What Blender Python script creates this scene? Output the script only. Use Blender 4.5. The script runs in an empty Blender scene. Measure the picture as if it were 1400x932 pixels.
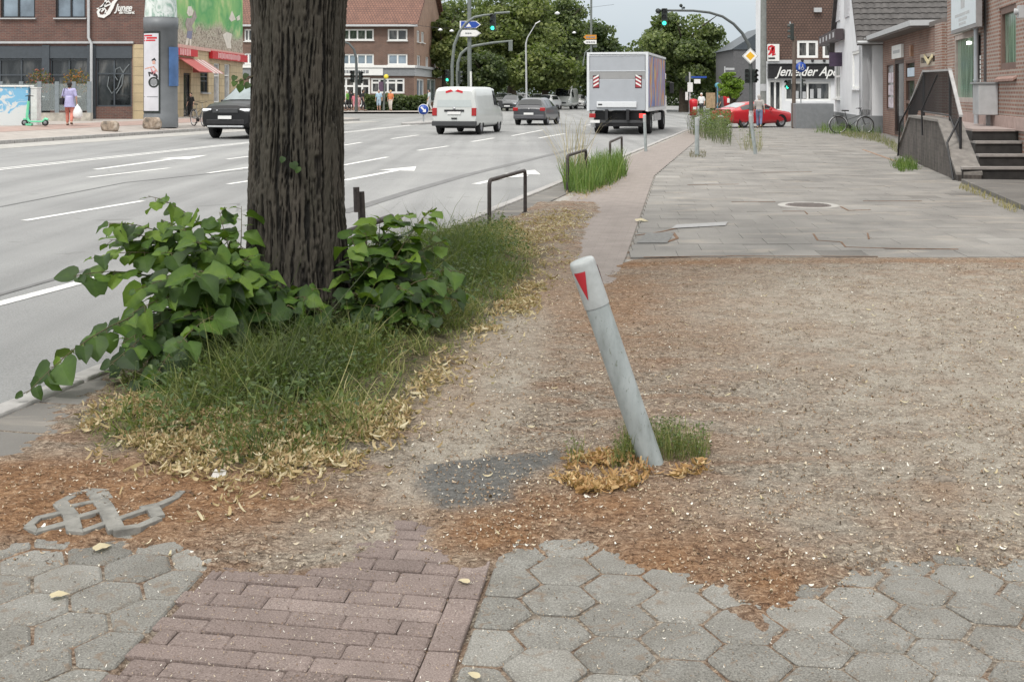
import bpy, math, random
import numpy as np
from mathutils import Vector, Matrix
random.seed(7); rng = np.random.default_rng(7)
R = math.radians
F, H, HY, CX = 1550.0, 1.7, 127.0, 700.0      # camera calibration in photograph pixels
A = R(13.2); SA, CA = math.sin(A), math.cos(A)   # heading of the street
sc = bpy.context.scene
COL = sc.collection
V = Vector
Z = V((0, 0, 1))

def S(u, v, z=0.0): return V((u * SA - v * CA, u * CA + v * SA, z))
def uv_of(x, y): return x * SA + y * CA, -x * CA + y * SA
def hgt(x, y):
    u, v = uv_of(x, y)
    if v > 24:
        if u < 64: return 0.17 + min(.28, (v - 24) * .07)
        if y > 88: return 0.2
        return .06
    if v >= 4: return -0.1 + .008 * (v - 4)
    if y > 88 and v > 4: return .1
    return 0.0 if u < 55.5 else -.1
def P(px, py, d): return V(((px - CX) / F * d, d, H - (py - HY) / F * d))
def G0(px, py, z=0.0):
    d = (H - z) * F / (py - HY); return V(((px - CX) / F * d, d, z))
def G(px, py):
    d = 2.0
    while d < 200:
        x = (px - CX) / F * d; z = H - (py - HY) / F * d
        if z <= hgt(x, d): return V((x, d, hgt(x, d)))
        d += .02
    return V((x, d, 0))
def at(px, d):
    x = (px - CX) / F * d; return V((x, d, hgt(x, d)))

# ---------- noise ----------
_T = rng.random((256, 256))
def vn(x, y, s=0):
    x = np.asarray(x, float) + s * 17.3; y = np.asarray(y, float) + s * 31.7
    xi = np.floor(x).astype(int); yi = np.floor(y).astype(int); fx = x - xi; fy = y - yi
    fx = fx * fx * (3 - 2 * fx); fy = fy * fy * (3 - 2 * fy)
    a = _T[xi & 255, yi & 255]; b = _T[(xi + 1) & 255, yi & 255]; c = _T[xi & 255, (yi + 1) & 255]; d = _T[(xi + 1) & 255, (yi + 1) & 255]
    return (a * (1 - fx) + b * fx) * (1 - fy) + (c * (1 - fx) + d * fx) * fy
def fbm(x, y, o=4, s=0):
    t = 0; a = .5; n = 0
    for k in range(o):
        t = t + a * vn(x * 2 ** k, y * 2 ** k, s + k); n += a; a *= .5
    return t / n
def sst(a, b, x):
    t = np.clip((x - a) / (b - a), 0, 1); return t * t * (3 - 2 * t)
def sdist(px, py, poly):
    """signed distance (positive inside) of points to a polygon"""
    px = np.asarray(px, float); py = np.asarray(py, float); d = np.full(px.shape, 1e9); ins = np.zeros(px.shape, bool); n = len(poly)
    for i in range(n):
        ax, ay = poly[i]; bx, by = poly[(i + 1) % n]
        ex, ey = bx - ax, by - ay; L = ex * ex + ey * ey + 1e-12
        t = np.clip(((px - ax) * ex + (py - ay) * ey) / L, 0, 1)
        d = np.minimum(d, np.hypot(px - ax - t * ex, py - ay - t * ey))
        c = (ay > py) != (by > py)
        with np.errstate(divide='ignore', invalid='ignore'):
            xx = (bx - ax) * (py - ay) / (by - ay + 1e-30) + ax
        ins ^= c & (px < xx)
    return np.where(ins, d, -d)
def gpoly(pts, z=0.0): return [tuple(G0(a, b, z)[:2]) for a, b in pts]

# ---------- materials ----------
class NT:
    def __init__(s, name):
        s.m = bpy.data.materials.new(name); s.m.use_nodes = True; s.t = s.m.node_tree; s.t.nodes.clear()
        s.out = s.t.nodes.new('ShaderNodeOutputMaterial'); s.b = s.n('BsdfPrincipled'); s.t.links.new(s.b.outputs[0], s.out.inputs[0])
    def n(s, ty, ins=None, **kw):
        nd = s.t.nodes.new('ShaderNode' + ty)
        for k, v in kw.items(): setattr(nd, k, v)
        for k, v in (ins or {}).items(): s.set(nd, k, v)
        return nd
    def set(s, nd, k, v):
        i = nd.inputs[k]
        if isinstance(v, bpy.types.NodeSocket): s.t.links.new(v, i)
        elif isinstance(v, bpy.types.Node): s.t.links.new(v.outputs[0], i)
        else:
            if hasattr(i.default_value, '__len__') and len(i.default_value) == 4 and len(v) == 3: v = (*v, 1)
            i.default_value = v
    def P(s, **kw):
        for k, v in kw.items(): s.set(s.b, k.replace('_', ' '), v)
    def co(s, kind='Object', scale=(1, 1, 1), rot=(0, 0, 0)):
        c = s.n('TexCoord'); mp = s.n('Mapping', {'Vector': c.outputs[kind]}); mp.inputs['Scale'].default_value = scale; mp.inputs['Rotation'].default_value = rot
        return mp.outputs[0]
    def noise(s, co, scale, detail=4, dist=0, rough=.55):
        return s.n('TexNoise', {'Vector': co, 'Scale': scale, 'Detail': detail, 'Distortion': dist, 'Roughness': rough}).outputs[0]
    def ramp(s, fac, stops):
        r = s.n('ValToRGB', {'Fac': fac}); e = r.color_ramp.elements
        while len(e) < len(stops): e.new(.5)
        for q, (p, c) in zip(e, stops): q.position = p; q.color = (*c, 1) if len(c) == 3 else c
        return r.outputs[0]
    def mix(s, f, a, b, mode='MIX'):
        m = s.n('Mix', data_type='RGBA', blend_type=mode); s.set(m, 0, f); s.set(m, 6, a); s.set(m, 7, b); return m.outputs[2]
    def math(s, op, a, b=0.0, clamp=False):
        m = s.n('Math', {0: a, 1: b}, operation=op); m.use_clamp = clamp; return m.outputs[0]
    def attr(s, name): return s.n('Attribute', attribute_name=name)
    def bump(s, h, st=.3, d=.01):
        b = s.n('Bump', {'Height': h, 'Strength': st, 'Distance': d}); s.P(Normal=b.outputs[0])
def mul(c, k): return tuple(min(1, x * k) for x in c)
def M(name, col, rough=.7, metal=0, var=.15, vs=6, bump=0, bs=60, spec=.5, coat=0, emit=0):
    t = NT(name); co = t.co()
    if var:
        n = t.noise(co, vs, 5); c = t.ramp(n, [(.3, mul(col, 1 - var)), (.7, mul(col, 1 + var))])
    else: c = (*col, 1)
    t.P(Base_Color=c, Roughness=rough, Metallic=metal); t.b.inputs['Specular IOR Level'].default_value = spec
    if coat: t.P(Coat_Weight=coat, Coat_Roughness=.05)
    if emit: t.P(Emission_Color=(*col, 1), Emission_Strength=emit)
    if bump: t.bump(t.noise(co, bs, 4), bump)
    return t.m
def brickmat(name, c1, c2, mort, bw=.25, bh=.083, ms=.012, rough=.85, bumpd=.004, off=.5):
    t = NT(name); uv = t.co('UV')
    b = t.n('TexBrick', {'Vector': uv, 'Color1': c1, 'Color2': c2, 'Mortar': mort, 'Scale': 1.0, 'Mortar Size': ms, 'Brick Width': bw, 'Row Height': bh, 'Bias': -.1}, offset=off)
    n = t.noise(uv, 1.3, 6); n2 = t.noise(uv, 25, 3)
    c = t.mix(.5, b.outputs[0], t.ramp(n, [(.3, (.45, .45, .45)), (.7, (1.0, 1.0, 1.0))]), 'MULTIPLY')
    c = t.mix(.4, c, t.ramp(n2, [(.3, (.5, .5, .5)), (.7, (1.1, 1.05, 1.0))]), 'MULTIPLY')
    t.P(Base_Color=c, Roughness=rough); t.bump(b.outputs[1], -.6 if bumpd else 0, .006)
    return t.m
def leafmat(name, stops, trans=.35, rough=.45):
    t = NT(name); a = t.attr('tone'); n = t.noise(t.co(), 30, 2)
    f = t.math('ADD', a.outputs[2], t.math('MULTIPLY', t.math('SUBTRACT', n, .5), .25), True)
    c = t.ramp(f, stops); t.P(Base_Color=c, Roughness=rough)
    tr = t.n('BsdfTranslucent', {'Color': t.mix(.4, c, (.25, .4, .03, 1))}); mx = t.n('MixShader', {0: trans, 1: t.b.outputs[0], 2: tr.outputs[0]})
    t.t.links.new(mx.outputs[0], t.out.inputs[0]); return t.m

# ---------- mesh builders ----------
def tag(o, label=None, cat=None, group=None, kind=None):
    if label: o['label'] = label
    if cat: o['category'] = cat
    if group: o['group'] = group
    if kind: o['kind'] = kind
    return o
def root(name, loc, label, cat, group=None):
    o = bpy.data.objects.new(name, None); COL.objects.link(o); o.location = loc; o.empty_display_size = .1
    bpy.context.view_layer.update() if False else None
    return tag(o, label, cat, group)
def link(name, me, mats, parent=None, loc=None):
    o = bpy.data.objects.new(name, me); COL.objects.link(o)
    for m in (mats if isinstance(mats, (list, tuple)) else [mats]): me.materials.append(m)
    if loc is not None: o.location = loc
    if parent: o.parent = parent
    return o
def wloc(o):
    l = V(o.location)
    while o.parent: o = o.parent; l += o.location
    return l
def npmesh(name, VV, FF, mats, parent=None, tone=None, col=None, smooth=False, origin=None):
    """VV n x 3, FF m x k arrays"""
    VV = np.asarray(VV, np.float32); FF = np.asarray(FF, np.int32)
    off = V((0, 0, 0))
    if origin is not None: off = V(origin)
    elif parent is not None: off = wloc(parent)
    VV = VV - np.array(off, np.float32)
    me = bpy.data.meshes.new(name); m, k = FF.shape
    me.vertices.add(len(VV)); me.vertices.foreach_set('co', VV.ravel())
    me.loops.add(m * k); me.loops.foreach_set('vertex_index', FF.ravel())
    me.polygons.add(m); me.polygons.foreach_set('loop_start', np.arange(0, m * k, k, dtype=np.int32))
    me.polygons.foreach_set('loop_total', np.full(m, k, np.int32))
    me.polygons.foreach_set('use_smooth', np.full(m, smooth))
    if tone is not None:
        a = me.attributes.new('tone', 'FLOAT', 'POINT'); a.data.foreach_set('value', np.asarray(tone, np.float32))
    if col is not None:
        a = me.attributes.new('Col', 'FLOAT_COLOR', 'POINT'); a.data.foreach_set('color', np.asarray(col, np.float32).ravel())
    me.update(calc_edges=True); me.validate()
    return link(name, me, mats, parent, off if origin is not None else None)
class MB:
    def __init__(s): s.v = []; s.f = []; s.mi = []; s.sm = []; s.m = 0; s.smooth = False
    def add(s, vs, fs):
        b = len(s.v); s.v += [V(v) for v in vs]
        for f in fs: s.f.append([b + i for i in f]); s.mi.append(s.m); s.sm.append(s.smooth)
        return s
    def poly(s, *p): return s.add(p, [list(range(len(p)))])
    def obox(s, c, ex, ey, ez):
        c, ex, ey, ez = V(c), V(ex), V(ey), V(ez)
        if ex.cross(ey).dot(ez) < 0: ex = -ex
        vs = [c + ex * a + ey * b + ez * d for d in (-1, 1) for a, b in ((-1, -1), (1, -1), (1, 1), (-1, 1))]
        return s.add(vs, [[3, 2, 1, 0], [4, 5, 6, 7], [0, 1, 5, 4], [1, 2, 6, 5], [2, 3, 7, 6], [3, 0, 4, 7]])
    def box(s, a, b):
        a, b = V(a), V(b); h = (b - a) / 2; h = V((abs(h.x), abs(h.y), abs(h.z)))
        return s.obox((a + b) / 2, (h.x, 0, 0), (0, h.y, 0), (0, 0, h.z))
    def tube(s, pts, r, n=8, caps=True):
        pts = [V(p) for p in pts]; k = len(pts); rr = r if isinstance(r, (list, tuple)) else [r] * k; vs = []; up = None
        for i, p in enumerate(pts):
            t = (pts[min(i + 1, k - 1)] - pts[max(i - 1, 0)]).normalized()
            if up is None: up = t.orthogonal().normalized()
            else:
                up = up - t * up.dot(t); up = up.normalized() if up.length > 1e-6 else t.orthogonal().normalized()
            w = t.cross(up)
            vs += [p + (up * math.cos(2 * math.pi * j / n) + w * math.sin(2 * math.pi * j / n)) * rr[i] for j in range(n)]
        fs = [[i * n + j, i * n + (j + 1) % n, (i + 1) * n + (j + 1) % n, (i + 1) * n + j] for i in range(k - 1) for j in range(n)]
        o = s.smooth; s.smooth = True; s.add(vs, fs); s.smooth = o
        if caps:
            s.add(vs[:n], [list(range(n))[::-1]]); s.add(vs[-n:], [list(range(n))])
        return s
    def lathe(s, prof, c, n=24, ax=Z, smooth=True):
        c = V(c); ax = V(ax).normalized(); a = ax.orthogonal().normalized(); b = ax.cross(a); vs = []
        for r, z in prof: vs += [c + ax * z + (a * math.cos(2 * math.pi * j / n) + b * math.sin(2 * math.pi * j / n)) * r for j in range(n)]
        fs = [[i * n + j, i * n + (j + 1) % n, (i + 1) * n + (j + 1) % n, (i + 1) * n + j] for i in range(len(prof) - 1) for j in range(n)]
        o = s.smooth; s.smooth = smooth; s.add(vs, fs); s.smooth = o
        return s
    def ball(s, c, r, n=10, sz=1.0, sx=1.0, sy=1.0):
        c = V(c); vs = []; k = max(4, n // 2)
        for i in range(k + 1):
            t = math.pi * i / k
            vs += [c + V((math.sin(t) * math.cos(2 * math.pi * j / n) * sx, math.sin(t) * math.sin(2 * math.pi * j / n) * sy, -math.cos(t) * sz)) * r for j in range(n)]
        fs = [[i * n + j, i * n + (j + 1) % n, (i + 1) * n + (j + 1) % n, (i + 1) * n + j] for i in range(k) for j in range(n)]
        o = s.smooth; s.smooth = True; s.add(vs, fs); s.smooth = o
        return s
    def prism(s, pts, d):
        """extrude the 3D polygon pts by vector d"""
        pts = [V(p) for p in pts]; d = V(d); n = len(pts)
        nr = V((0, 0, 0))
        for i in range(n): nr += pts[i].cross(pts[(i + 1) % n])
        if nr.dot(d) > 0: pts = pts[::-1]
        vs = pts + [p + d for p in pts]
        return s.add(vs, [list(range(n)), list(range(2 * n - 1, n - 1, -1))] + [[(i + 1) % n, i, n + i, n + (i + 1) % n] for i in range(n)])
    def stroke(s, o, e, up, pts, w, th=.02):
        """flat ribbon along 2D points pts on the plane (o, e, up), thickness th along e x up"""
        o, e, up = V(o), V(e), V(up); n = e.cross(up); k = len(pts); q = [V((p[0], p[1])) for p in pts]
        ww = w if isinstance(w, (list, tuple)) else [w] * k; l = []; r = []
        for i in range(k):
            t = (q[min(i + 1, k - 1)] - q[max(i - 1, 0)]).normalized(); m = V((-t.y, t.x)) * ww[i] / 2
            l.append(q[i] + m); r.append(q[i] - m)
        W = lambda p, d: o + e * p.x + up * p.y + n * d
        for i in range(k - 1):
            a, b, c, d = l[i], l[i + 1], r[i + 1], r[i]
            s.add([W(x, th) for x in (a, d, c, b)] + [W(x, 0) for x in (a, d, c, b)], [[0, 1, 2, 3], [0, 4, 5, 1], [2, 6, 7, 3], [0, 3, 7, 4], [1, 5, 6, 2]])
        return s
    def build(s, name, mats, parent=None, origin=None, bevel=0, seg=2):
        off = V(origin) if origin is not None else (wloc(parent) if parent is not None else V((0, 0, 0)))
        me = bpy.data.meshes.new(name); me.from_pydata([v - off for v in s.v], [], s.f)
        me.polygons.foreach_set('material_index', s.mi); me.polygons.foreach_set('use_smooth', s.sm)
        uvl = me.uv_layers.new(name='UVMap'); d = np.zeros((len(me.loops), 2), np.float32)
        for p in me.polygons:
            n = p.normal
            if abs(n.z) > .75: f = lambda q: (q.x, q.y)
            else:
                h = V((-n.y, n.x, 0)); h = h.normalized() if h.length > 1e-6 else V((1, 0, 0)); up = n.cross(h)
                if up.z < 0: up = -up; 
                f = lambda q, h=h, up=up: (q.dot(h), q.dot(up))
            for li in p.loop_indices: d[li] = f(s.v[me.loops[li].vertex_index])
        uvl.data.foreach_set('uv', d.ravel()); me.update()
        o = link(name, me, mats, parent, off if (origin is not None) else None)
        if bevel:
            b = o.modifiers.new('bevel', 'BEVEL'); b.width = bevel; b.segments = seg; b.limit_method = 'ANGLE'; b.angle_limit = R(40)
        return o
def copytree(o, loc=None, rotz=None, label=None, parent=None):
    c = o.copy(); COL.objects.link(c)
    if parent: c.parent = parent
    for ch in o.children: copytree(ch, parent=c)
    if loc is not None: c.location = loc
    if rotz is not None: c.rotation_euler[2] = rotz
    if label: c['label'] = label
    return c
def stamp(name, tv, tf, pos, rot, scl, mats, parent=None, tone=None, smooth=False, origin=None, tvt=None):
    """many copies of a small template in one mesh: tv k x 3, tf m x q, pos n x 3, rot n x 3 x 3, scl n or n x 3"""
    tv = np.asarray(tv, float); tf = np.asarray(tf, int); n = len(pos); k = len(tv)
    scl = np.asarray(scl, float); scl = scl[:, None, None] if scl.ndim == 1 else scl[:, None, :]
    vv = (tv[None] * scl) @ np.transpose(rot, (0, 2, 1)) + np.asarray(pos)[:, None, :]
    ff = tf[None] + (np.arange(n) * k)[:, None, None]
    tn = None if tone is None else np.repeat(tone, k)
    if tvt is not None: tn = np.clip(tn + np.tile(tvt, n), 0, 1)
    return npmesh(name, vv.reshape(-1, 3), ff.reshape(-1, tf.shape[1]), mats, parent, tn, None, smooth, origin)
def frames(x, zup):
    """rotation matrices with columns x (forward), y, z from forward and approximate up arrays"""
    x = x / (np.linalg.norm(x, axis=1, keepdims=True) + 1e-9); y = np.cross(zup, x); y /= np.linalg.norm(y, axis=1, keepdims=True) + 1e-9; z = np.cross(x, y)
    return np.stack([x, y, z], axis=2)
def rdir(n): 
    d = rng.normal(size=(n, 3)); return d / np.linalg.norm(d, axis=1, keepdims=True)
def text(s, o, e, size, mat, parent, shear=0, ext=.01, name='lettering', up=Z, width=None, bold=0):
    cu = bpy.data.curves.new(name, 'FONT'); cu.body = s; cu.size = size; cu.extrude = ext; cu.shear = shear; cu.align_x = 'LEFT'; cu.offset = bold
    ob = bpy.data.objects.new(name, cu); COL.objects.link(ob); cu.materials.append(mat)
    n = V(e).cross(up); m = Matrix((V(e), V(up), n)).transposed().to_4x4()
    if parent: ob.parent = parent
    ob.matrix_local = Matrix.Translation(V(o) - (wloc(parent) if parent else V((0, 0, 0)))) @ m
    bpy.context.view_layer.update(); dg = bpy.context.evaluated_depsgraph_get(); me = bpy.data.meshes.new_from_object(ob.evaluated_get(dg)); ml = ob.matrix_local.copy(); dx = ob.dimensions.x
    bpy.data.objects.remove(ob); ob = bpy.data.objects.new(name, me); COL.objects.link(ob)
    if parent: ob.parent = parent
    ob.matrix_local = ml
    if width: ob.scale = (width / max(dx, 1e-3), 1, 1)
    return ob

# ---------- camera, light, sky ----------
cam = bpy.data.cameras.new('camera'); co = bpy.data.objects.new('camera', cam); COL.objects.link(co); sc.camera = co
co.location = (0, 0, H); co.rotation_euler = (R(90), 0, 0)
cam.lens = 36 * F / 1400; cam.sensor_width = 36; cam.shift_y = -(466 - HY) / 1400; cam.clip_end = 2000; cam.clip_start = .05
EL, AZ = R(54), R(205)       # sun behind the camera, to the left, behind cloud
w = bpy.data.worlds.new('World'); sc.world = w; w.use_nodes = True; nt = w.node_tree; nt.nodes.clear()
o_ = nt.nodes.new('ShaderNodeOutputWorld'); bg = nt.nodes.new('ShaderNodeBackground'); sky = nt.nodes.new('ShaderNodeTexSky'); sky.sky_type = 'NISHITA'; sky.sun_disc = False
sky.sun_elevation = EL; sky.sun_rotation = AZ; sky.air_density = 1; sky.dust_density = 3
tc = nt.nodes.new('ShaderNodeTexCoord'); mp = nt.nodes.new('ShaderNodeMapping'); mp.inputs['Scale'].default_value = (1, 1, 2.5); nz = nt.nodes.new('ShaderNodeTexNoise'); nz.inputs['Scale'].default_value = 2.2; nz.inputs['Detail'].default_value = 7
rp = nt.nodes.new('ShaderNodeValToRGB'); rp.color_ramp.elements[0].position = .3; rp.color_ramp.elements[0].color = (4.3, 4.9, 5.4, 1); rp.color_ramp.elements[1].position = .72; rp.color_ramp.elements[1].color = (5.6, 5.9, 6.15, 1)
mx = nt.nodes.new('ShaderNodeMix'); mx.data_type = 'RGBA'; mx.inputs[0].default_value = .85
nt.links.new(tc.outputs['Generated'], mp.inputs[0]); nt.links.new(mp.outputs[0], nz.inputs['Vector']); nt.links.new(nz.outputs[0], rp.inputs[0]); nt.links.new(sky.outputs[0], mx.inputs[6]); nt.links.new(rp.outputs[0], mx.inputs[7]); sx = nt.nodes.new('ShaderNodeSeparateXYZ'); nt.links.new(tc.outputs['Generated'], sx.inputs[0])      # overcast sky: three times brighter overhead than at the horizon
mr = nt.nodes.new('ShaderNodeMapRange'); mr.inputs[1].default_value = 0.05; mr.inputs[2].default_value = 1; mr.inputs[3].default_value = 0; mr.inputs[4].default_value = 1; nt.links.new(sx.outputs[2], mr.inputs[0])
m2 = nt.nodes.new('ShaderNodeMix'); m2.data_type = 'RGBA'; m2.inputs[7].default_value = (15.6, 15.2, 14.5, 1); nt.links.new(mr.outputs[0], m2.inputs[0]); nt.links.new(mx.outputs[2], m2.inputs[6]); nt.links.new(m2.outputs[2], bg.inputs[0]); nt.links.new(bg.outputs[0], o_.inputs[0])
bg.inputs[1].default_value = .1
sl = bpy.data.lights.new('sun', 'SUN'); so = bpy.data.objects.new('sun', sl); COL.objects.link(so); sl.energy = 1.3; sl.angle = R(10); sl.color = (1, .97, .92)
sd = V((math.sin(AZ) * math.cos(EL), math.cos(AZ) * math.cos(EL), math.sin(EL))); so.rotation_euler = sd.to_track_quat('Z', 'Y').to_euler()
sc.view_settings.view_transform = 'Standard'; sc.view_settings.look = 'None'; sc.view_settings.exposure = .52; sc.view_settings.gamma = 1; sc.view_settings.use_curve_mapping = False
sc.render.engine = 'CYCLES'; sc.cycles.use_denoising = True; sc.cycles.max_bounces = 6; sc.cycles.transparent_max_bounces = 8

# ---------- shared materials ----------
m_white = M('white paint', (.78, .78, .76), .5, var=.05); m_black = M('black paint', (.018, .018, .02), .45, var=.2); m_dark = M('dark rubber', (.02, .02, .021), .85)
m_steel = M('galvanised steel', (.36, .38, .39), .5, .35, var=.12, vs=14, bump=.05); m_grey = M('grey paint', (.22, .23, .24), .6, var=.1); m_lgrey = M('light grey paint', (.45, .46, .47), .6, var=.08)
m_red = M('red paint', (.55, .02, .03), .4, var=.08); m_blue = M('sign blue', (.02, .07, .35), .4, var=.05); m_yel = M('sign yellow', (.75, .42, .02), .4, var=.05)
_t = NT('window glass'); _c = _t.co('Object', (1, 1, .35)); _n = _t.noise(_c, 1.7, 4, .4); _t.P(Base_Color=_t.ramp(_n, [(.38, (.015, .018, .02)), (.5, (.04, .045, .048)), (.6, (.13, .13, .125)), (.68, (.04, .04, .04))]), Roughness=.07); _t.b.inputs['Specular IOR Level'].default_value = .8; m_glass = _t.m; m_cglass = M('vehicle glass', (.02, .024, .027), .04, var=0, spec=.8)
m_cream = M('cream', (.62, .5, .3), .8, var=.1); m_orange = M('orange', (.6, .25, .03), .5)
m_concrete = M('concrete', (.33, .32, .3), .9, var=.2, vs=5, bump=.2); m_wood = M('wood', (.35, .25, .15), .8, var=.3)
m_skin = M('skin', (.5, .3, .22), .6, var=.05); m_lens_g = M('lit green lens', (.05, .9, .5), .3, var=0, emit=1.6); m_lens_r = M('lit red lamp', (.9, .05, .03), .3, var=0, emit=.6); m_lens_off = M('unlit lens', (.02, .02, .02), .2, var=0)
m_trunk2 = M('bark far', (.07, .055, .04), .95, var=.3, bump=.4, bs=20)
m_chrome = M('metal rim', (.5, .5, .52), .3, .8, var=0); m_lamp = M('lamp glass', (.75, .76, .78), .15, var=0, spec=.8)
# ================= GROUND =================
# base sheet out to the horizon
t = NT('far ground'); c = t.co(); t.P(Base_Color=t.ramp(t.noise(c, .05, 6), [(.35, (.13, .14, .09)), (.65, (.2, .2, .19))]), Roughness=.95)
tag(MB().poly((-900, -300, -.36), (900, -300, -.36), (900, 1500, -.36), (-900, 1500, -.36)).build('ground', t.m), kind='structure')

def asphalt(name, base, streak=True):
    t = NT(name); ob = t.co('Object', rot=(0, 0, A)); st = t.co('Object', (1.1, .03, 1), (0, 0, A))
    n = t.noise(ob, 90, 4, rough=.8); n2 = t.noise(st, 1.0, 4); n3 = t.noise(ob, .35, 5)
    c = t.ramp(n, [(.36, mul(base, .72)), (.5, base), (.66, mul(base, 1.25))])
    c = t.mix(.55, c, t.ramp(n2, [(.3, (.55, .55, .55)), (.5, (.95, .95, .95)), (.7, (1.25, 1.25, 1.23))]), 'MULTIPLY') if streak else c
    c = t.mix(.5, c, t.ramp(n3, [(.3, (.72, .72, .72)), (.7, (1.18, 1.18, 1.16))]), 'MULTIPLY')
    vo = t.n('TexVoronoi', {'Vector': t.co('Object', (.9, .35, 1), (0, 0, A)), 'Scale': .55}, feature='DISTANCE_TO_EDGE'); ck = t.math('ADD', vo.outputs[0], t.math('MULTIPLY', t.noise(ob, 2.5, 5), .05)); ckm = t.math('MULTIPLY', t.ramp(ck, [(.024, (.55, .55, .55)), (.032, (0, 0, 0))]), t.ramp(t.noise(ob, .22, 3), [(.54, (0, 0, 0)), (.6, (1, 1, 1))])); c = t.mix(ckm, c, (.09, .09, .09, 1))
    c = t.mix(t.ramp(t.noise(ob, 1.4, 3), [(.66, (0, 0, 0)), (.7, (.35, .35, .35))]), c, (.08, .078, .075, 1))
    t.P(Base_Color=c, Roughness=.88); t.bump(n, .25, .006); return t.m
m_asph = asphalt('asphalt', (.25, .252, .252)); m_asph2 = asphalt('asphalt side', (.22, .22, .215), False)
def zr(v): return -.1 + .008 * (max(4, min(24, v)) - 4)
def sheet(us, vs, zf, name, mat):
    vv = [S(u, v, zf(u, v)) for u in us for v in vs]; n = len(vs)
    return npmesh(name, [tuple(x) for x in vv], [[i * n + j + 1, i * n + j, (i + 1) * n + j, (i + 1) * n + j + 1] for i in range(len(us) - 1) for j in range(n - 1)], mat)
tag(sheet([-20, 56, 100, 420], [4.0, 24.2], lambda u, v: zr(v), 'road', m_asph), kind='structure')
tag(sheet([55.4, 100], [-60, 4.0], lambda u, v: -.104, 'side_street', m_asph2), kind='structure')
tag(sheet([64, 97], [24.2, 110], lambda u, v: .056, 'junction', m_asph2), kind='structure')
# gutter strip of pale setts along the far kerb
m_sett = brickmat('setts', (.3, .29, .27), (.24, .235, .22), (.13, .12, .1), .2, .1, .012)
tag(sheet([-20, 62], [22.3, 24.0], lambda u, v: zr(v) + .005, 'gutter_strip', M('pale setts', (.36, .35, .33), .9, var=.15, vs=3, bump=.3, bs=30)), kind='structure')
# far pavement, rising from the kerb to the shops
m_pav = M('pavement slabs', (.34, .31, .285), .92, var=.14, vs=2.5, bump=.2)
m_redpav = M('reddish pavement', (.33, .24, .21), .92, var=.12, vs=3)
tag(sheet([-20, 63.5], [24.15, 28, 60], lambda u, v: .17 + min(.28, (v - 24) * .07), 'far_pavement', m_pav), kind='structure')
tag(sheet([-20, 63.5], [26.3, 27.9], lambda u, v: .176 + min(.28, (v - 24) * .07), 'far_cycle_path', m_redpav), kind='structure')
MBk = MB()
u = -18.0
while u < 63: MBk.obox(S(u + .49, 24.08, .1), S(.485, 0) , S(0, .08), (0, 0, .088)); u += 1
m_kerb = M('granite kerb', (.34, .33, .32), .85, var=.18, vs=9, bump=.3, bs=70)
tag(MBk.build('far_kerb', m_kerb, bevel=.012), kind='structure')
tag(npmesh('corner_pavement', [(-60, 89, .2), (-5.6, 89, .2), (-5.2, 99, .2), (-60, 99, .2)], [[0, 1, 2, 3]], m_pav), kind='structure')
# traffic island with keep-right sign
isl = G0(579, 169.5, 0)
b = MB(); pts = []
for k in range(20):
    a = 2 * math.pi * k / 20; pts.append(isl + S(3.2 * math.cos(a), .7 * math.sin(a), -.08))
b.prism(pts, (0, 0, .2)); tag(b.build('traffic_island', m_kerb, bevel=.02), kind='structure')

# near pavement base
t = NT('pavement base'); c = t.co(); n = t.noise(c, 3.5, 6); n2 = t.noise(c, 70, 4)
cc = t.ramp(n2, [(.35, (.2, .185, .165)), (.5, (.3, .285, .26)), (.65, (.38, .365, .34))])
cc = t.mix(t.ramp(n, [(.52, (0, 0, 0)), (.66, (.8, .8, .8))]), cc, (.2, .12, .07, 1)); t.P(Base_Color=cc, Roughness=.95); t.bump(n2, .3, .006)
tag(sheet([-6, 55.4], [-14, 4.02], lambda u, v: -.022, 'pavement', t.m), kind='structure')
# granite kerb on this side
b = MB(); u = -5.0
while u < 55:
    b.obox(S(u + .49, 4.07 + random.uniform(-.008, .008), -.075 + random.uniform(-.006, .004)), S(.487, 0), S(0, .07), (0, 0, .085)); u += 1
tag(b.build('kerb', m_kerb, bevel=.014), kind='structure')

# concrete slab strip inside the kerb, near left
b = MB(); u = -2.0; k = 0
while u < 26:
    for v in (3.73, 3.23):
        if u > 12 and v < 3.5: continue
        b.obox(S(u + .245, v, -.035 + random.uniform(-.003, .003)), S(.243, 0), S(0, .243), (0, 0, .03))
    u += .5
m_slab = NT('concrete slab'); t = m_slab; c = t.co(); a = t.attr('tone')
nf = t.noise(c, 120, 4, rough=.7); nb = t.noise(c, 1.1, 5)
cc = t.ramp(t.math('ADD', nf, t.math('MULTIPLY', t.math('SUBTRACT', a.outputs[2], .5), .5)), [(.3, (.155, .149, .14)), (.5, (.22, .213, .202)), (.75, (.3, .292, .277))])
cc = t.mix(.8, cc, t.ramp(nb, [(.3, (.62, .61, .6)), (.7, (1.15, 1.13, 1.1))]), 'MULTIPLY'); ns2 = t.noise(t.co('Object', (.35, 1, 1)), 2.6, 6, .6); cc = t.mix(t.ramp(ns2, [(.56, (0, 0, 0)), (.66, (.45, .45, .45))]), cc, (.36, .32, .27, 1))
t.P(Base_Color=cc, Roughness=.92); t.bump(nf, .3, .004); m_slab = t.m
tag(b.build('kerbside_slabs', m_slab, bevel=.006), kind='structure')

# cycle path line (right edge) and helper
PR = [(1.0, -.45), (3.27, -.175), (4.26, -.055), (11.7, 1.17), (23.3, 2.92), (26.9, 3.68), (38.75, 6.2), (51.7, 9.4), (56, 10.5)]
def pright(y): return float(np.interp(y, [p[0] for p in PR], [p[1] for p in PR]))
pr_np = lambda y: np.interp(y, [p[0] for p in PR], [p[1] for p in PR])

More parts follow.
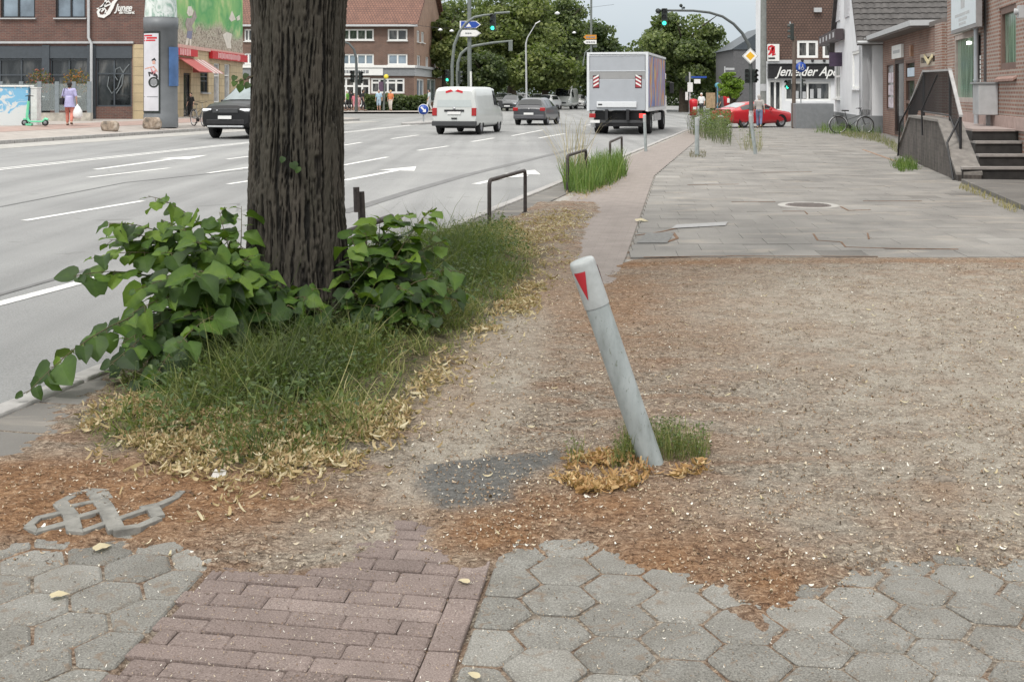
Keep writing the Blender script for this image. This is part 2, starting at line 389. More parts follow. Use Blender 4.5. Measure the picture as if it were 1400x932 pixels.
# big slabs of the footway beyond the bare earth
vs_, fs_, tn_ = [], [], []
def slabpoly(pts, z, tone, bev=.006, dep=.05, rnd=0):
    """one paving stone: bevelled prism appended to the arrays; pts counter-clockwise xy"""
    if rnd:
        o_ = []
        for i in range(len(pts)):
            p_, c_, q_ = pts[i - 1], pts[i], pts[(i + 1) % len(pts)]; r_ = rnd * random.uniform(.5, 1.3)
            for w_ in (p_, q_): l_ = math.hypot(w_[0] - c_[0], w_[1] - c_[1]) + 1e-9; k_ = min(r_, l_ * .4) / l_; o_.append((c_[0] + (w_[0] - c_[0]) * k_ + random.gauss(0, .0012), c_[1] + (w_[1] - c_[1]) * k_ + random.gauss(0, .0012)))
        pts = o_
    n = len(pts); cx = sum(p[0] for p in pts) / n; cy = sum(p[1] for p in pts) / n
    tx, ty = random.gauss(0, .004), random.gauss(0, .004); b0 = len(vs_)
    def zz(x, y): return z + tx * (x - cx) + ty * (y - cy)
    ins = []
    for x, y in pts:
        l = math.hypot(x - cx, y - cy); k = max(0, 1 - bev * 1.4 / max(l, 1e-4)); ins.append((cx + (x - cx) * k, cy + (y - cy) * k))
    for x, y in ins: vs_.append((x, y, zz(x, y)))
    for x, y in pts: vs_.append((x, y, zz(x, y) - bev))
    for x, y in pts: vs_.append((x, y, z - dep))
    tn_.extend([tone] * (3 * n)); fs_.append([b0 + i for i in range(n)])
    for q in (0, 1):
        for i in range(n): fs_.append([b0 + q * n + i, b0 + (q + 1) * n + i, b0 + (q + 1) * n + (i + 1) % n, b0 + q * n + (i + 1) % n])
def flush(name, mat, smooth=False):
    me = bpy.data.meshes.new(name); me.from_pydata(vs_, [], fs_)
    at_ = me.attributes.new('tone', 'FLOAT', 'POINT'); at_.data.foreach_set('value', np.array(tn_, np.float32)); me.update()
    o = link(name, me, mat); vs_.clear(); fs_.clear(); tn_.clear(); return o
y = 11.75; row = 0
while y < 54:
    x = pright(y + .25) + .012; xr = min(20, S(y / CA, -4.2).x + .3); off = .25 if row % 2 else 0
    first = True
    while x < xr:
        wd = (.25 if (first and off) else .5)
        dz = random.gauss(0, .0016); tone = min(1, max(0, random.gauss(.55, .04)))
        if random.random() < .03: tone = random.choice((.15, .95))
        sh = .17 * .25; g = .0011
        yb = y + .018 * (x - 1.2) * 0
        slabpoly([(x + g, y + g), (x + wd - g, y + g), (x + wd - g + .04, y + .5 - g), (x + g + .04, y + .5 - g)], dz, tone, .0022)
        x += wd; first = False
    y += .5; row += 1
tag(flush('footway_slabs', m_slab), kind='structure')
# darker and lighter replaced stones of the footway: part of the sheet's own repair patches
def flatquad(px, z, name, mat):
    return tag(npmesh(name, [tuple(G0(a, b_, 0)[:2]) + (z,) for a, b_ in px], [list(range(len(px)))], mat), kind='structure')
flatquad([(870, 333), (912, 333), (922, 319), (884, 319)], .0085, 'repair_patch', M('dark repair', (.17, .17, .165), .95, var=.2, vs=20))
flatquad([(918, 313), (992, 309), (995, 304), (925, 308)], .009, 'repair_patch', M('pale repair', (.34, .34, .34), .95, var=.1, vs=20))
# smooth pinkish cycle path, far part
t = NT('path brick far'); uvc = t.co('Object', rot=(0, 0, R(8.7))); n = t.noise(uvc, 4, 5); nf = t.noise(uvc, 80, 3)
bt = t.n('TexBrick', {'Vector': uvc, 'Color1': (.265, .233, .217, 1), 'Color2': (.255, .226, .21, 1), 'Mortar': (.23, .202, .185, 1), 'Scale': 1.0, 'Mortar Size': .006, 'Brick Width': .2, 'Row Height': .1})
cc = t.mix(.6, bt.outputs[0], t.ramp(n, [(.3, (.75, .73, .7)), (.7, (1.12, 1.1, 1.08))]), 'MULTIPLY'); cc = t.mix(.5, cc, t.ramp(nf, [(.3, (.7, .7, .7)), (.7, (1.15, 1.15, 1.15))]), 'MULTIPLY')
t.P(Base_Color=cc, Roughness=.92); t.bump(nf, .3, .004); m_pathfar = t.m
ys = np.linspace(7.0, 55, 60); vv = []
for y in ys: x = pright(y); kx = S((y - 3.85 * SA) / CA, 3.85).x; vv += [(max(kx, x - 1.02 - .03 * max(0, y - 12)), y, -.004), (x, y, -.004)]
tag(npmesh('cycle_path', vv, [[2 * i, 2 * i + 1, 2 * i + 3, 2 * i + 2] for i in range(len(ys) - 1)], m_pathfar), kind='structure')

# hexagonal paving and red path bricks in the foreground: real stones
def clip(poly, a, b, c):
    out = []; n = len(poly)
    for i in range(n):
        p, q = poly[i], poly[(i + 1) % n]; fp = a * p[0] + b * p[1] - c; fq = a * q[0] + b * q[1] - c
        if fp >= 0: out.append(p)
        if fp * fq < 0: t_ = fp / (fp - fq); out.append((p[0] + (q[0] - p[0]) * t_, p[1] + (q[1] - p[1]) * t_))
    return out
TH = R(7.2); hs, hc = math.sin(TH), math.cos(TH)
def loc(a, b_): return (-.175 + a * hc + b_ * hs, 3.27 - a * hs + b_ * hc)    # a: right of the path's right edge, b: along the path
s_ = .134; af = s_ * math.sqrt(3)
for side in (0, 1):
    for i in range(-2, 34):
        for j in range(-8, 14):
            a = i * 1.5 * s_ + .06; b_ = j * af + (af / 2 if i % 2 else 0)
            hexa = [(a + (s_ - .006) * math.cos(k * math.pi / 3), b_ + (s_ - .006) * math.sin(k * math.pi / 3)) for k in range(6)]
            hexa = clip(hexa, 1, 0, .008)
            if side: hexa = [(-1.0 - p[0], p[1] + .07) for p in hexa][::-1]
            if len(hexa) < 3: continue
            ar = abs(sum(hexa[k][0] * hexa[(k + 1) % len(hexa)][1] - hexa[(k + 1) % len(hexa)][0] * hexa[k][1] for k in range(len(hexa)))) / 2
            if ar < .004: continue
            w_ = [loc(*p) for p in hexa]; cy = sum(p[1] for p in w_) / len(w_); cx = sum(p[0] for p in w_) / len(w_)
            if uv_of(cx, cy)[1] > 3.35 or cy > 5.6 or cy < 1.4: continue
            slabpoly(w_, random.gauss(0, .0025), min(1, max(0, random.gauss(.5, .09))), .007, rnd=.009)
m_hex = NT('hex paving'); t = m_hex; c = t.co(); a = t.attr('tone'); nf = t.noise(c, 160, 5, rough=.75); nb = t.noise(c, 6, 5)
cc = t.ramp(t.math('ADD', nf, t.math('MULTIPLY', t.math('SUBTRACT', a.outputs[2], .5), .35)), [(.3, (.06, .058, .051)), (.43, (.165, .161, .148)), (.56, (.24, .235, .218)), (.66, (.34, .332, .308)), (.74, (.52, .51, .48))])
cc = t.mix(.5, cc, t.ramp(nb, [(.32, (.6, .56, .5)), (.68, (1.12, 1.12, 1.1))]), 'MULTIPLY'); nd = t.noise(c, 17, 6, .8); cc = t.mix(t.ramp(nd, [(.57, (0, 0, 0)), (.68, (.6, .6, .6))]), cc, (.17, .12, .08, 1))
t.P(Base_Color=cc, Roughness=.93); t.bump(nf, .6, .005)
tag(flush('hexagon_paving', t.m), kind='structure')
for j in range(-22, 27):
    b_ = j * .092
    # lengthwise border brick on the right, stretcher bricks across
    if j % 2 == 0: slabpoly([loc(-.108, b_), loc(-.008, b_), loc(-.008, b_ + .18), loc(-.108, b_ + .18)], random.gauss(0, .002), random.gauss(.52, .07), .005, rnd=.006)
    x0 = -.99
    offs = (j * 37 % 100) / 100 * .2
    xs = [-.99 - random.uniform(-.02, .03)] + [-.99 + offs + .185 * k for k in range(0, 8) if -.99 + offs + .185 * k > -.95 and -.99 + offs + .185 * k < -.16 and random.random() < .72] + [-.112]
    for k in range(len(xs) - 1): sk_ = lambda a_: -.035 * (a_ + .112); slabpoly([loc(xs[k] + .001, b_ + sk_(xs[k])), loc(xs[k + 1] - .001, b_ + sk_(xs[k + 1])), loc(xs[k + 1] - .001, b_ + .0845 + sk_(xs[k + 1])), loc(xs[k] + .001, b_ + .0845 + sk_(xs[k]))], random.gauss(-.001, .0024), random.gauss(.47, .07), .005, rnd=.006)
m_rb = NT('red path brick'); t = m_rb; c = t.co(); a = t.attr('tone'); nf = t.noise(c, 170, 5, rough=.75); nb = t.noise(c, 5, 5)
cc = t.ramp(t.math('ADD', nf, t.math('MULTIPLY', t.math('SUBTRACT', a.outputs[2], .5), .35)), [(.3, (.07, .053, .047)), (.44, (.165, .128, .116)), (.57, (.235, .188, .172)), (.67, (.33, .28, .255)), (.75, (.48, .43, .39))])
cc = t.mix(.5, cc, t.ramp(nb, [(.32, (.68, .66, .64)), (.68, (1.12, 1.1, 1.08))]), 'MULTIPLY')
t.P(Base_Color=cc, Roughness=.93); t.bump(nf, .5, .004)
tag(flush('cycle_path_bricks', t.m), kind='structure')

# ---- bare earth and litter: one relief sheet that rises over the stones where it lies ----
dirt_px = [(-420, 700), (-150, 690), (-40, 668), (0, 634), (38, 616), (76, 594), (84, 572), (96, 556), (150, 528), (215, 487), (290, 440), (400, 385), (520, 345), (640, 316), (700, 298), (756, 268),
           (800, 262), (820, 285), (800, 303), (792, 335), (789, 362), (812, 392), (838, 385), (852, 362), (880, 355), (1000, 350.5), (1200, 351.5), (1400, 353), (1900, 356), (2600, 560), (2400, 900), (1900, 800), (1400, 764), (1290, 764), (1200, 771), (1130, 792), (1062, 830),
           (1046, 866), (1030, 833), (960, 800), (900, 776), (850, 754), (770, 740), (700, 745), (676, 758), (640, 776), (605, 768), (596, 742), (585, 716), (555, 712), (535, 728), (500, 752), (450, 768), (390, 780), (300, 778), (262, 762), (230, 748), (196, 744), (180, 728), (120, 742), (70, 738), (0, 748), (-150, 752), (-420, 770)]
dirt_w = gpoly(dirt_px)
rows = [2.2]
while rows[-1] < 17.5: rows.append(rows[-1] * 1.0036)
rows = np.array(rows); cols = np.arange(-4.4, 7.6, .0125)
XX, YY = np.meshgrid(cols, rows)
def near_mask(poly_px, soft): return sst(-soft, soft, sdist(XX, YY, gpoly(poly_px)))
D = sdist(XX, YY, dirt_w)
wob = (fbm(XX * 7, YY * 7, 4, 3) - .5) * .22 + (fbm(XX * 30, YY * 30, 3, 5) - .5) * .10
slabside = sst(11.0, 11.5, YY) * (XX > pr_np(YY) - .1)
D = D + wob * (1 - slabside * .9)
VVv = -XX * CA + YY * SA
cover = sst(-.05, .07, D)
n1 = fbm(XX * 3.1, YY * 3.1, 5, 11); n2 = fbm(XX * 40, YY * 40, 3, 21)
Zd = -.0065 + cover * .0195 + (n2 - .5) * .011 * (0.5 + cover) + ((n1 - .5) * .045 + (fbm(XX * 9, YY * 9, 3, 17) - .5) * .016) * cover * sst(0, .4, D)
_la = (XX + .175) * hc - (YY - 3.27) * hs; Zd = np.where((D < -.06) & (_la > -1.0) & (_la < .005), np.minimum(Zd, -.016), Zd)
Zd = Zd - slabside * cover * .016 + .014 * sst(.12, .4, D) * (1 - slabside)
Zd = np.where(D < -.10, np.minimum(Zd, -.0085), Zd)
pathz = (XX > pr_np(YY) - 1.1) & (XX < pr_np(YY)) & (YY > 6.5)
track = sst(.75, .1, np.abs(XX - (pr_np(YY) - .55)))
Zd = Zd - .006 * track * cover
Zd = np.where((D < -.12) & (YY > 6.5), -.06, Zd)
tr0 = G0(405, 452)
Zd = Zd + .07 * np.exp(-((XX - tr0.x) ** 2 + (YY - tr0.y) ** 2) / .9 ** 2) * cover
Zd = np.where(VVv > 3.98, -.2, Zd)
# where things lie, in photograph terms projected on the ground (world-fixed from here on)
PXx = CX + F * XX / YY; PYy = HY + F * H / YY
def blob(cx, cy, rx, ry, p=1.0): return p * np.exp(-(((PXx - cx) / rx) ** 2 + ((PYy - cy) / ry) ** 2))
org = blob(120, 690, 260, 60, 1.1) + blob(330, 690, 120, 40, .5) + blob(-150, 690, 200, 60, 1) + blob(660, 735, 90, 35, 1) + blob(800, 700, 140, 30, .75) + blob(930, 770, 130, 40, .85) + blob(1060, 810, 60, 40, .8) + blob(850, 640, 90, 40, .4) + blob(900, 362, 120, 6, .7) + blob(1250, 357, 250, 5, .55) + blob(850, 420, 70, 60, .45) + blob(960, 450, 160, 90, .25) + blob(620, 520, 60, 60, .35) + blob(750, 400, 60, 50, .4) + blob(1290, 680, 40, 25, .3)
pale = blob(635, 570, 55, 80, 1.6) + blob(690, 470, 50, 60, 1.4) + blob(750, 400, 45, 40, .5) + blob(810, 370, 40, 30, .6) + blob(570, 690, 60, 60, .8) + blob(500, 740, 90, 30, .75) + blob(1250, 520, 260, 140, .65) + blob(1200, 700, 260, 60, .4) + blob(1150, 420, 250, 60, .45) + blob(1050, 400, 90, 60, .2) + blob(1500, 600, 200, 150, .6)
org = np.clip(org + (n1 - .5) * .5, 0, 1); pale = np.clip(pale + (fbm(XX * 4, YY * 4, 4, 31) - .5) * .7, 0, 1)
patch = .97 * sst(-.04, .06, sdist(XX, YY, gpoly([(566, 655), (585, 638), (640, 630), (700, 627), (768, 622), (772, 640), (735, 655), (715, 668), (700, 690), (650, 697), (600, 700), (575, 680)])) + wob * .35)
Zd = Zd + patch * .006
green = np.clip(sst(-.15, .25, sdist(XX, YY, gpoly([(115, 560), (130, 610), (230, 632), (330, 650), (470, 630), (540, 590), (590, 530), (650, 470), (720, 420), (755, 345), (690, 303), (600, 322), (430, 380), (230, 470), (150, 525)])) + wob), 0, 1)
hid = np.where((Zd < -.05), 0, 1)
nr, nc = XX.shape; idx = np.arange(nr * nc).reshape(nr, nc)
FFq = np.stack([idx[:-1, :-1], idx[:-1, 1:], idx[1:, 1:], idx[1:, :-1]], -1)
keep = (np.minimum.reduce([Zd[:-1, :-1], Zd[:-1, 1:], Zd[1:, 1:], Zd[1:, :-1]]) > -.05)
FFq = FFq[keep]
t = NT('earth and litter'); c = t.co(); st = t.co('Object', (.55, 1, 1), (0, 0, .4)); at_ = t.attr('Col'); sp = t.n('SeparateColor', {0: at_.outputs[0]})
nA = t.noise(st, 36, 6, 1.3, .72); nB = t.noise(c, 120, 4, .6, .75); nC = t.noise(c, 8, 6)
nn = t.math('ADD', t.math('MULTIPLY', nA, .62), t.math('MULTIPLY', nB, .38))
brown = t.ramp(nn, [(.385, (.045, .034, .025)), (.45, (.132, .109, .086)), (.515, (.24, .203, .164)), (.575, (.42, .365, .295)), (.65, (.64, .59, .5))])
oran = t.ramp(nn, [(.385, (.06, .03, .017)), (.455, (.165, .087, .045)), (.525, (.265, .15, .08)), (.59, (.38, .245, .145)), (.67, (.53, .43, .31))])
pal = t.ramp(t.math('ADD', t.math('MULTIPLY', nB, .75), t.math('MULTIPLY', nA, .25)), [(.34, (.19, .163, .13)), (.45, (.3, .266, .22)), (.54, (.38, .345, .292)), (.64, (.53, .495, .435))])
grn = t.ramp(nn, [(.38, (.02, .022, .012)), (.48, (.06, .058, .03)), (.57, (.16, .13, .07)), (.66, (.32, .27, .15))])
gry = t.ramp(nn, [(.36, (.075, .074, .07)), (.5, (.135, .134, .128)), (.64, (.22, .216, .205))])
mod = lambda s_, k: t.math('ADD', s_, t.math('MULTIPLY', t.math('SUBTRACT', nC, .5), t.math('MULTIPLY', s_, k)), True)
nD = t.noise(t.co('Object', (.7, 1.6, 1)), 2.6, 6, .7); nE = t.noise(c, 7, 5, .5)
rust = t.ramp(nn, [(.38, (.06, .036, .025)), (.47, (.18, .112, .075)), (.54, (.28, .19, .13)), (.62, (.43, .33, .25))])
cc = t.mix(t.ramp(nD, [(.42, (.75, .75, .75)), (.56, (0, 0, 0))]), brown, rust)
pal = t.mix(t.ramp(nE, [(.38, (.6, .6, .6)), (.55, (0, 0, 0))]), pal, brown)
cc = t.mix(t.math('MULTIPLY', mod(sp.outputs[1], 2.2), 1.15, True), cc, pal); cc = t.mix(mod(sp.outputs[0], 1.2), cc, oran); cc = t.mix(sp.outputs[2], cc, gry); cc = t.mix(at_.outputs[3], cc, grn)
t.P(Base_Color=cc, Roughness=.97); t.bump(nn, 1.0, .02); t.b.inputs['Specular IOR Level'].default_value = .2
colr = np.stack([org, pale, patch, green * .9], -1).reshape(-1, 4)
tag(npmesh('earth', np.stack([XX, YY, Zd], -1).reshape(-1, 3), FFq, t.m, col=colr, smooth=True), kind='structure')
def zd_at(x, y):
    j = np.clip(np.round((np.asarray(x) - cols[0]) / .0125).astype(int), 0, len(cols) - 1); i = np.clip(np.searchsorted(rows, np.asarray(y)), 0, len(rows) - 1); return np.maximum(Zd[i, j], -.02)

# exposed edges of sunken stones in the orange litter: grey concrete ribs standing just proud
q = lambda pts: [G0(a / 3.884, 540 + b_ / 3.884) for a, b_ in pts]
b = MB()
for pts, w_ in [([(150, 722), (205, 675), (345, 643)], .035), ([(152, 722), (195, 748), (355, 705)], .045), ([(310, 600), (400, 552), (480, 528), (545, 532), (575, 575)], .04), ([(320, 598), (375, 660), (395, 742)], .06), ([(370, 742), (440, 750), (565, 705)], .035),
               ([(490, 535), (560, 620), (620, 742)], .065), ([(372, 618), (545, 582)], .03), ([(405, 678), (565, 632)], .035), ([(600, 745), (740, 725), (845, 680)], .04), ([(620, 690), (760, 640)], .03), ([(760, 632), (815, 632), (840, 675)], .055), ([(745, 632), (840, 612), (930, 575), (965, 540)], .035)]:
    w3 = q(pts); f2 = [(p.x, p.y) for p in w3]
    kz = getattr(b, 'kz', 0); b.kz = kz + 1; b.stroke((0, 0, 0), V((1, 0, 0)), V((0, 1, 0)), f2, w_, .0228 + .0005 * kz)
tag(b.build('sunken_stone_edges', M('stone rib', (.2, .195, .178), .93, var=.3, vs=18, bump=.4, bs=150), bevel=.003), kind='structure')

# rust coloured litter caught in the open joints of the footway
b = MB()
for pts, w_ in [([(1112, 320), (1118, 329), (1150, 331), (1156, 338), (1220, 340), (1310, 341)], .025), ([(1150, 283), (1160, 288), (1190, 287)], .03), ([(1070, 289), (1100, 289), (1104, 293)], .02), ([(870, 322), (905, 317), (925, 312)], .03), ([(1186, 319), (1188, 327)], .02), ([(912, 331), (926, 326), (920, 318)], .04), ([(1000, 276), (1060, 276)], .015), ([(1180, 275), (1260, 275)], .015), ([(940, 253), (1010, 252)], .02), ([(1040, 236), (1110, 235)], .02), ([(880, 352), (1010, 350), (1200, 351)], .02)]:
    b.stroke((0, 0, 0), V((1, 0, 0)), V((0, 1, 0)), [tuple(G0(*p_)[:2]) for p_ in pts], w_, .0055)
tag(b.build('joint_litter', M('joint litter', (.17, .1, .06), .95, var=.4, vs=14)), kind='structure')
# manhole cover
mh = G0(1105, 281); r0 = root('manhole_cover', mh, 'round cast iron manhole cover set in the grey footway slabs', 'manhole cover')
b = MB(); b.lathe([(.34, .004), (.41, .012), (.44, .012), (.455, .002)], mh, 40); b.build('frame', M('cover ring', (.36, .35, .33), .8, var=.1), r0)
b = MB(); b.lathe([(0.001, .012), (.33, .012), (.338, .004)], mh, 40)
for k in range(-4, 5):
    l = math.sqrt(.3 ** 2 - (k * .065) ** 2); b.box(mh + V((-l, k * .065 - .012, .01)), mh + V((l, k * .065 + .012, .018)))
b.build('lid', M('cast iron', (.17, .15, .14), .7, .2, var=.2, vs=20), r0)

# ---- road markings (thin sheets 4 mm above the asphalt) ----
t = NT('worn white marking'); c = t.co(); n = t.noise(c, 9, 6, .5, .75); n2 = t.noise(c, 60, 4, 0, .7); f = t.math('ADD', t.math('MULTIPLY', n, .55), t.math('MULTIPLY', n2, .45)); t.P(Base_Color=t.ramp(f, [(.36, (.25, .25, .245)), (.43, (.55, .55, .54)), (.52, (.74, .74, .72))]), Roughness=.75); m_line = t.m
def roadp(px, py):
    p = G0(px, py, 0)
    for _ in range(6): p = G0(px, py, zr(uv_of(p.x, p.y)[1]))
    return uv_of(p.x, p.y)
b = MB()
def rq(u0, v0, u1, v1, wd):
    b.poly(*[S(u, v, zr(v) + .005) for u, v in ((u0, v0 - wd / 2), (u1, v1 - wd / 2), (u1, v1 + wd / 2), (u0, v0 + wd / 2))])
def rline(a, c_, wd=.12):
    u0, v0 = roadp(*a); u1, v1 = roadp(*c_); rq(u0, v0, u1, v1, wd)
for a, c_, w_ in [((-60, 431), (138, 379), .14), ((33, 302), (195, 275), .12), ((120, 243), (232, 230), .12), ((284, 237), (342, 229), .12), ((312, 252), (345, 247), .12), ((310, 218), (342, 214), .12), ((470, 226), (530, 215), .13), ((571, 206), (613, 200), .13), ((535, 190), (572, 185), .13), ((645, 194), (675, 189), .13), ((700, 186), (742, 178), .13), ((737, 189), (772, 183), .13), ((470, 199), (494, 195), .13), ((800, 172), (812, 170), .12)]:
    rline(a, c_, w_)
for (u0, v0), (u1, v1) in [((roadp(-60, 238)), (roadp(345, 192)))]:
    for dv in (-.13, .13):
        rq(u0, v0 + dv, 62, v1 + dv + (62 - u1) * (v1 - v0) / (u1 - u0) * .3, .12)
def arrow(a, c_, turn=0):
    u0, v0 = roadp(*a); u1, v1 = roadp(*c_); L = u1 - u0; v1 = v0 + (v1 - v0) * .5
    rq(u0, v0, u1 - L * .3, v1, .17)
    b.poly(*[S(u, v, zr(v) + .005) for u, v in ((u1 - L * .32, v1 - .42), (u1, v1), (u1 - L * .32, v1 + .42))])
    if turn:
        b.poly(*[S(u, v, zr(v) + .0095) for u, v in ((u0 + L * .35, v0), (u0 + L * .5, v0 - .55), (u0 + L * .62, v0 - .5), (u0 + L * .45, v0 + .05))])
arrow((130, 232), (268, 212)); arrow((470, 247), (573, 228)); arrow((650, 252), (747, 233), 1)
tag(b.build('road_markings', m_line), kind='structure')
m_seam = M('tar seam', (.15, .15, .15), .8, var=.15)
b = MB()
def tar(pts, w_):
    q_ = [roadp(*p) for p in pts]
    for (u0, v0), (u1, v1) in zip(q_, q_[1:]): rq(u0, v0, u1, v1, w_)
tar([(-60, 422), (0, 403), (130, 366)], .07); tar([(468, 291), (560, 262), (640, 239), (760, 210), (800, 199)], .22); tar([(0, 283), (170, 250), (340, 232)], .05)
tag(b.build('tar_seams', m_seam), kind='structure')
# ================= STREET TREE, SHOOTS, GRASS =================
tb = V((tr0.x, tr0.y, 0)); TD = tb.y
lr = root('lime_tree', tb, 'thick lime tree trunk with dark furrowed bark growing in the verge beside the road', 'tree')
na, nz_ = 720, 760
th = np.linspace(0, 2 * np.pi, na, endpoint=False); zz = np.linspace(-.06, 5.2, nz_)
TT, ZZ = np.meshgrid(th, zz)
wr = .8 * (fbm(np.cos(TT) * 2 + ZZ * 1.3, np.sin(TT) * 2 + ZZ * .9, 3, 41) - .5) * 2.2
ang = TT * 24 / (2 * np.pi) * 1.0
# periodic ridges: blend two copies of the noise across the seam
def ridg(a, z, s): 
    n = vn(a, z, s); return 1 - np.abs(2 * n - 1)
k_ = sst(.82, 1.0, TT / (2 * np.pi))
def per(f): return f(TT * 1.0) * (1 - k_) + f(TT - 2 * np.pi) * k_
r1 = per(lambda a: ridg(a * 8 + wr * .6, ZZ * 1.3 + wr, 51)); r2 = per(lambda a: ridg(a * 17 + wr * 2.0, ZZ * 2.6, 57)); r3 = per(lambda a: vn(a * 34, ZZ * 26, 61))
fur = np.clip(.22 * r1 + .6 * r2 + .34 * (r3 - .25), 0, 1)
furrow = sst(.26, .74, fur)
base_r = np.interp(zz, [-.06, .05, .2, .45, .9, 1.6, 2.1, 2.3, 2.45, 3.2, 5.2], [.47, .435, .38, .345, .328, .32, .326, .337, .348, .36, .33])[:, None]
flare = 1 + .16 * np.exp(-ZZ / .25) * np.cos(5 * TT + 1.0) + .03 * np.cos(2 * TT + ZZ)
RR = base_r * flare + furrow * .023 + (r3 - .5) * .009 - .013
cxx = np.interp(zz, [0, 1, 2.4, 5.2], [.02, 0, .02, .05])[:, None]
vv = np.stack([tb.x + cxx + RR * np.cos(TT), tb.y + RR * np.sin(TT), ZZ], -1).reshape(-1, 3)
ii = np.arange(na * nz_).reshape(nz_, na); i2 = np.roll(ii, -1, 1)
ff = np.stack([ii[:-1], i2[:-1], i2[1:], ii[1:]], -1).reshape(-1, 4)
t = NT('lime bark'); c = t.co('Object', (1, 1, .35)); a = t.attr('tone'); n = t.noise(c, 55, 5); nb = t.noise(c, 5, 4)
f = t.math('ADD', t.math('MULTIPLY', a.outputs[2], .7), t.math('MULTIPLY', n, .35))
cc = t.ramp(f, [(.2, (.005, .0042, .0034)), (.42, (.013, .0105, .008)), (.68, (.031, .0265, .021)), (.95, (.062, .054, .044))]); cc = t.mix(.6, cc, t.ramp(nb, [(.35, (.6, .64, .52)), (.65, (1.15, 1.1, 1.05))]), 'MULTIPLY')
t.P(Base_Color=cc, Roughness=.95); t.bump(n, .5, .01); m_bark = t.m
tk = npmesh('trunk', vv, ff, m_bark, lr, tone=furrow.ravel(), smooth=True)
LEAF = [(0.02, .35, .45, .62), (0.16, .6)]
# a lime leaf: heart shaped, folded a little along the midrib
def leaf_t(fold=.14, droop=.22, wid=1.0, wav=.03, ph=0.0):
    half = [(0, 0), (-.08, .2), (.02, .42), (.22, .53), (.46, .51), (.7, .37), (.87, .17), (1.0, 0)]
    mid = [(0, 0), (.03, 0), (.12, 0), (.25, 0), (.45, 0), (.68, 0), (.88, 0), (1.0, 0)]
    v = []; f = []
    def z_(x, y): return fold * abs(y) - droop * x * x + wav * math.sin(9 * x + ph + (3 if y > 0 else 0)) * abs(y) * 2
    for s in (1, -1):
        b0 = len(v)
        for (x, y), (mx_, my) in zip(half, mid): v.append((mx_, 0, z_(mx_, 0))); v.append((x, s * y * wid * (1 + .06 * math.sin(17 * x + ph)), z_(x, s * y)))
        for i in range(len(half) - 1):
            q = [b0 + 2 * i, b0 + 2 * i + 2, b0 + 2 * i + 3, b0 + 2 * i + 1]; f.append(q if s < 0 else q[::-1])
    return v, f
LT, LF = leaf_t()
LT2, _f = leaf_t(.3, .45, .85, .09, 1.0); LT3, _f = leaf_t(-.05, .3, 1.08, .12, 2.2)
LTT = np.array([.13, -.04] * 16)
def leafstamp(name, pos, rot, scl, mat, par, tone):
    n = len(pos); pick = rng.integers(0, 3, n); vv = []
    tv = np.array([LT, LT2, LT3])[pick]; v_ = (tv * np.asarray(scl)[:, None, :]) @ np.transpose(rot, (0, 2, 1)) + pos[:, None, :]; k = tv.shape[1]
    ff = np.asarray(LF)[None] + (np.arange(n) * k)[:, None, None]
    return npmesh(name, v_.reshape(-1, 3), ff.reshape(-1, 4), mat, par, np.clip(np.repeat(tone, k) + np.tile(LTT, n), 0, 1), None, True)
m_lime = leafmat('lime leaf', [(0, (.01, .025, .006)), (.35, (.026, .062, .009)), (.62, (.062, .128, .013)), (1, (.15, .24, .025))], .35, .6)
m_twig = M('green twig', (.09, .075, .035), .8, var=.2)
def shoots(name, label, specs, pos0, per_len=.075, size=(.09, .17)):
    r = root(name, pos0, label, 'shrub', 'leafy shoots at the lime trunk'); b = MB(); lp, ld, lu, ls, lt = [], [], [], [], []
    for (p0, p1, lift, dens) in specs:
        p0, p1 = V(p0), V(p1); L = (p1 - p0).length; cpt = (p0 + p1) / 2 + V((0, 0, lift)) + V((random.uniform(-.05, .05), random.uniform(-.08, .08), 0)); pts = []
        for k in range(11):
            t_ = k / 10; pts.append(p0 * (1 - t_) ** 2 + cpt * 2 * t_ * (1 - t_) + p1 * t_ * t_)
        b.tube(pts, [.007 * (1 - .75 * k / 10) for k in range(11)], 5)
        m = max(3, int(L / per_len * dens)); sd_ = 1
        for k in range(m):
            t_ = .22 + .78 * (k + .5) / m; i = min(9, int(t_ * 10)); fr = t_ * 10 - i; p = pts[i].lerp(pts[i + 1], fr); tg = (pts[i + 1] - pts[i]).normalized(); side = tg.cross(Z).normalized(); sd_ = -sd_
            d = (tg * random.uniform(.2, .8) + side * sd_ * random.uniform(.5, 1.1) + Z * random.uniform(-.75, .1)).normalized()
            pp = p + d * random.uniform(.02, .05) + Z * random.uniform(-.01, .01)
            sz = random.uniform(*size) * random.choice((.55, .85, 1, 1, 1.1)) * (1.05 - .35 * abs(t_ - .55)) * (0.55 if t_ > .95 else 1)
            lp.append(pp); ld.append(d); lu.append((Z * random.uniform(.6, 1.2) + tg * .2 + V((random.gauss(0, .4), random.gauss(-.15, .4), 0)))); ls.append((sz, sz * random.uniform(.82, 1.05), sz)); lt.append(min(1, max(0, .3 + .55 * (pp.z - .15) / .9 * .8 + random.gauss(0, .2))))  # leaf tone rises with height: shading under the clump put into colour
            b.tube([p, pp], .0022, 4, False)
    b.build('stems', m_twig, r)
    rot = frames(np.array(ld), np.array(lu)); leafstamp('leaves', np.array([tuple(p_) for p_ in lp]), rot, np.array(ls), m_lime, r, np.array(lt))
    return r
def tip(px, py, d): return P(px, py, d)
L0 = lambda: V((tb.x - .3 + random.uniform(-.15, .15), tb.y - .25 + random.uniform(-.2, .25), random.uniform(.02, .25)))
sp = []
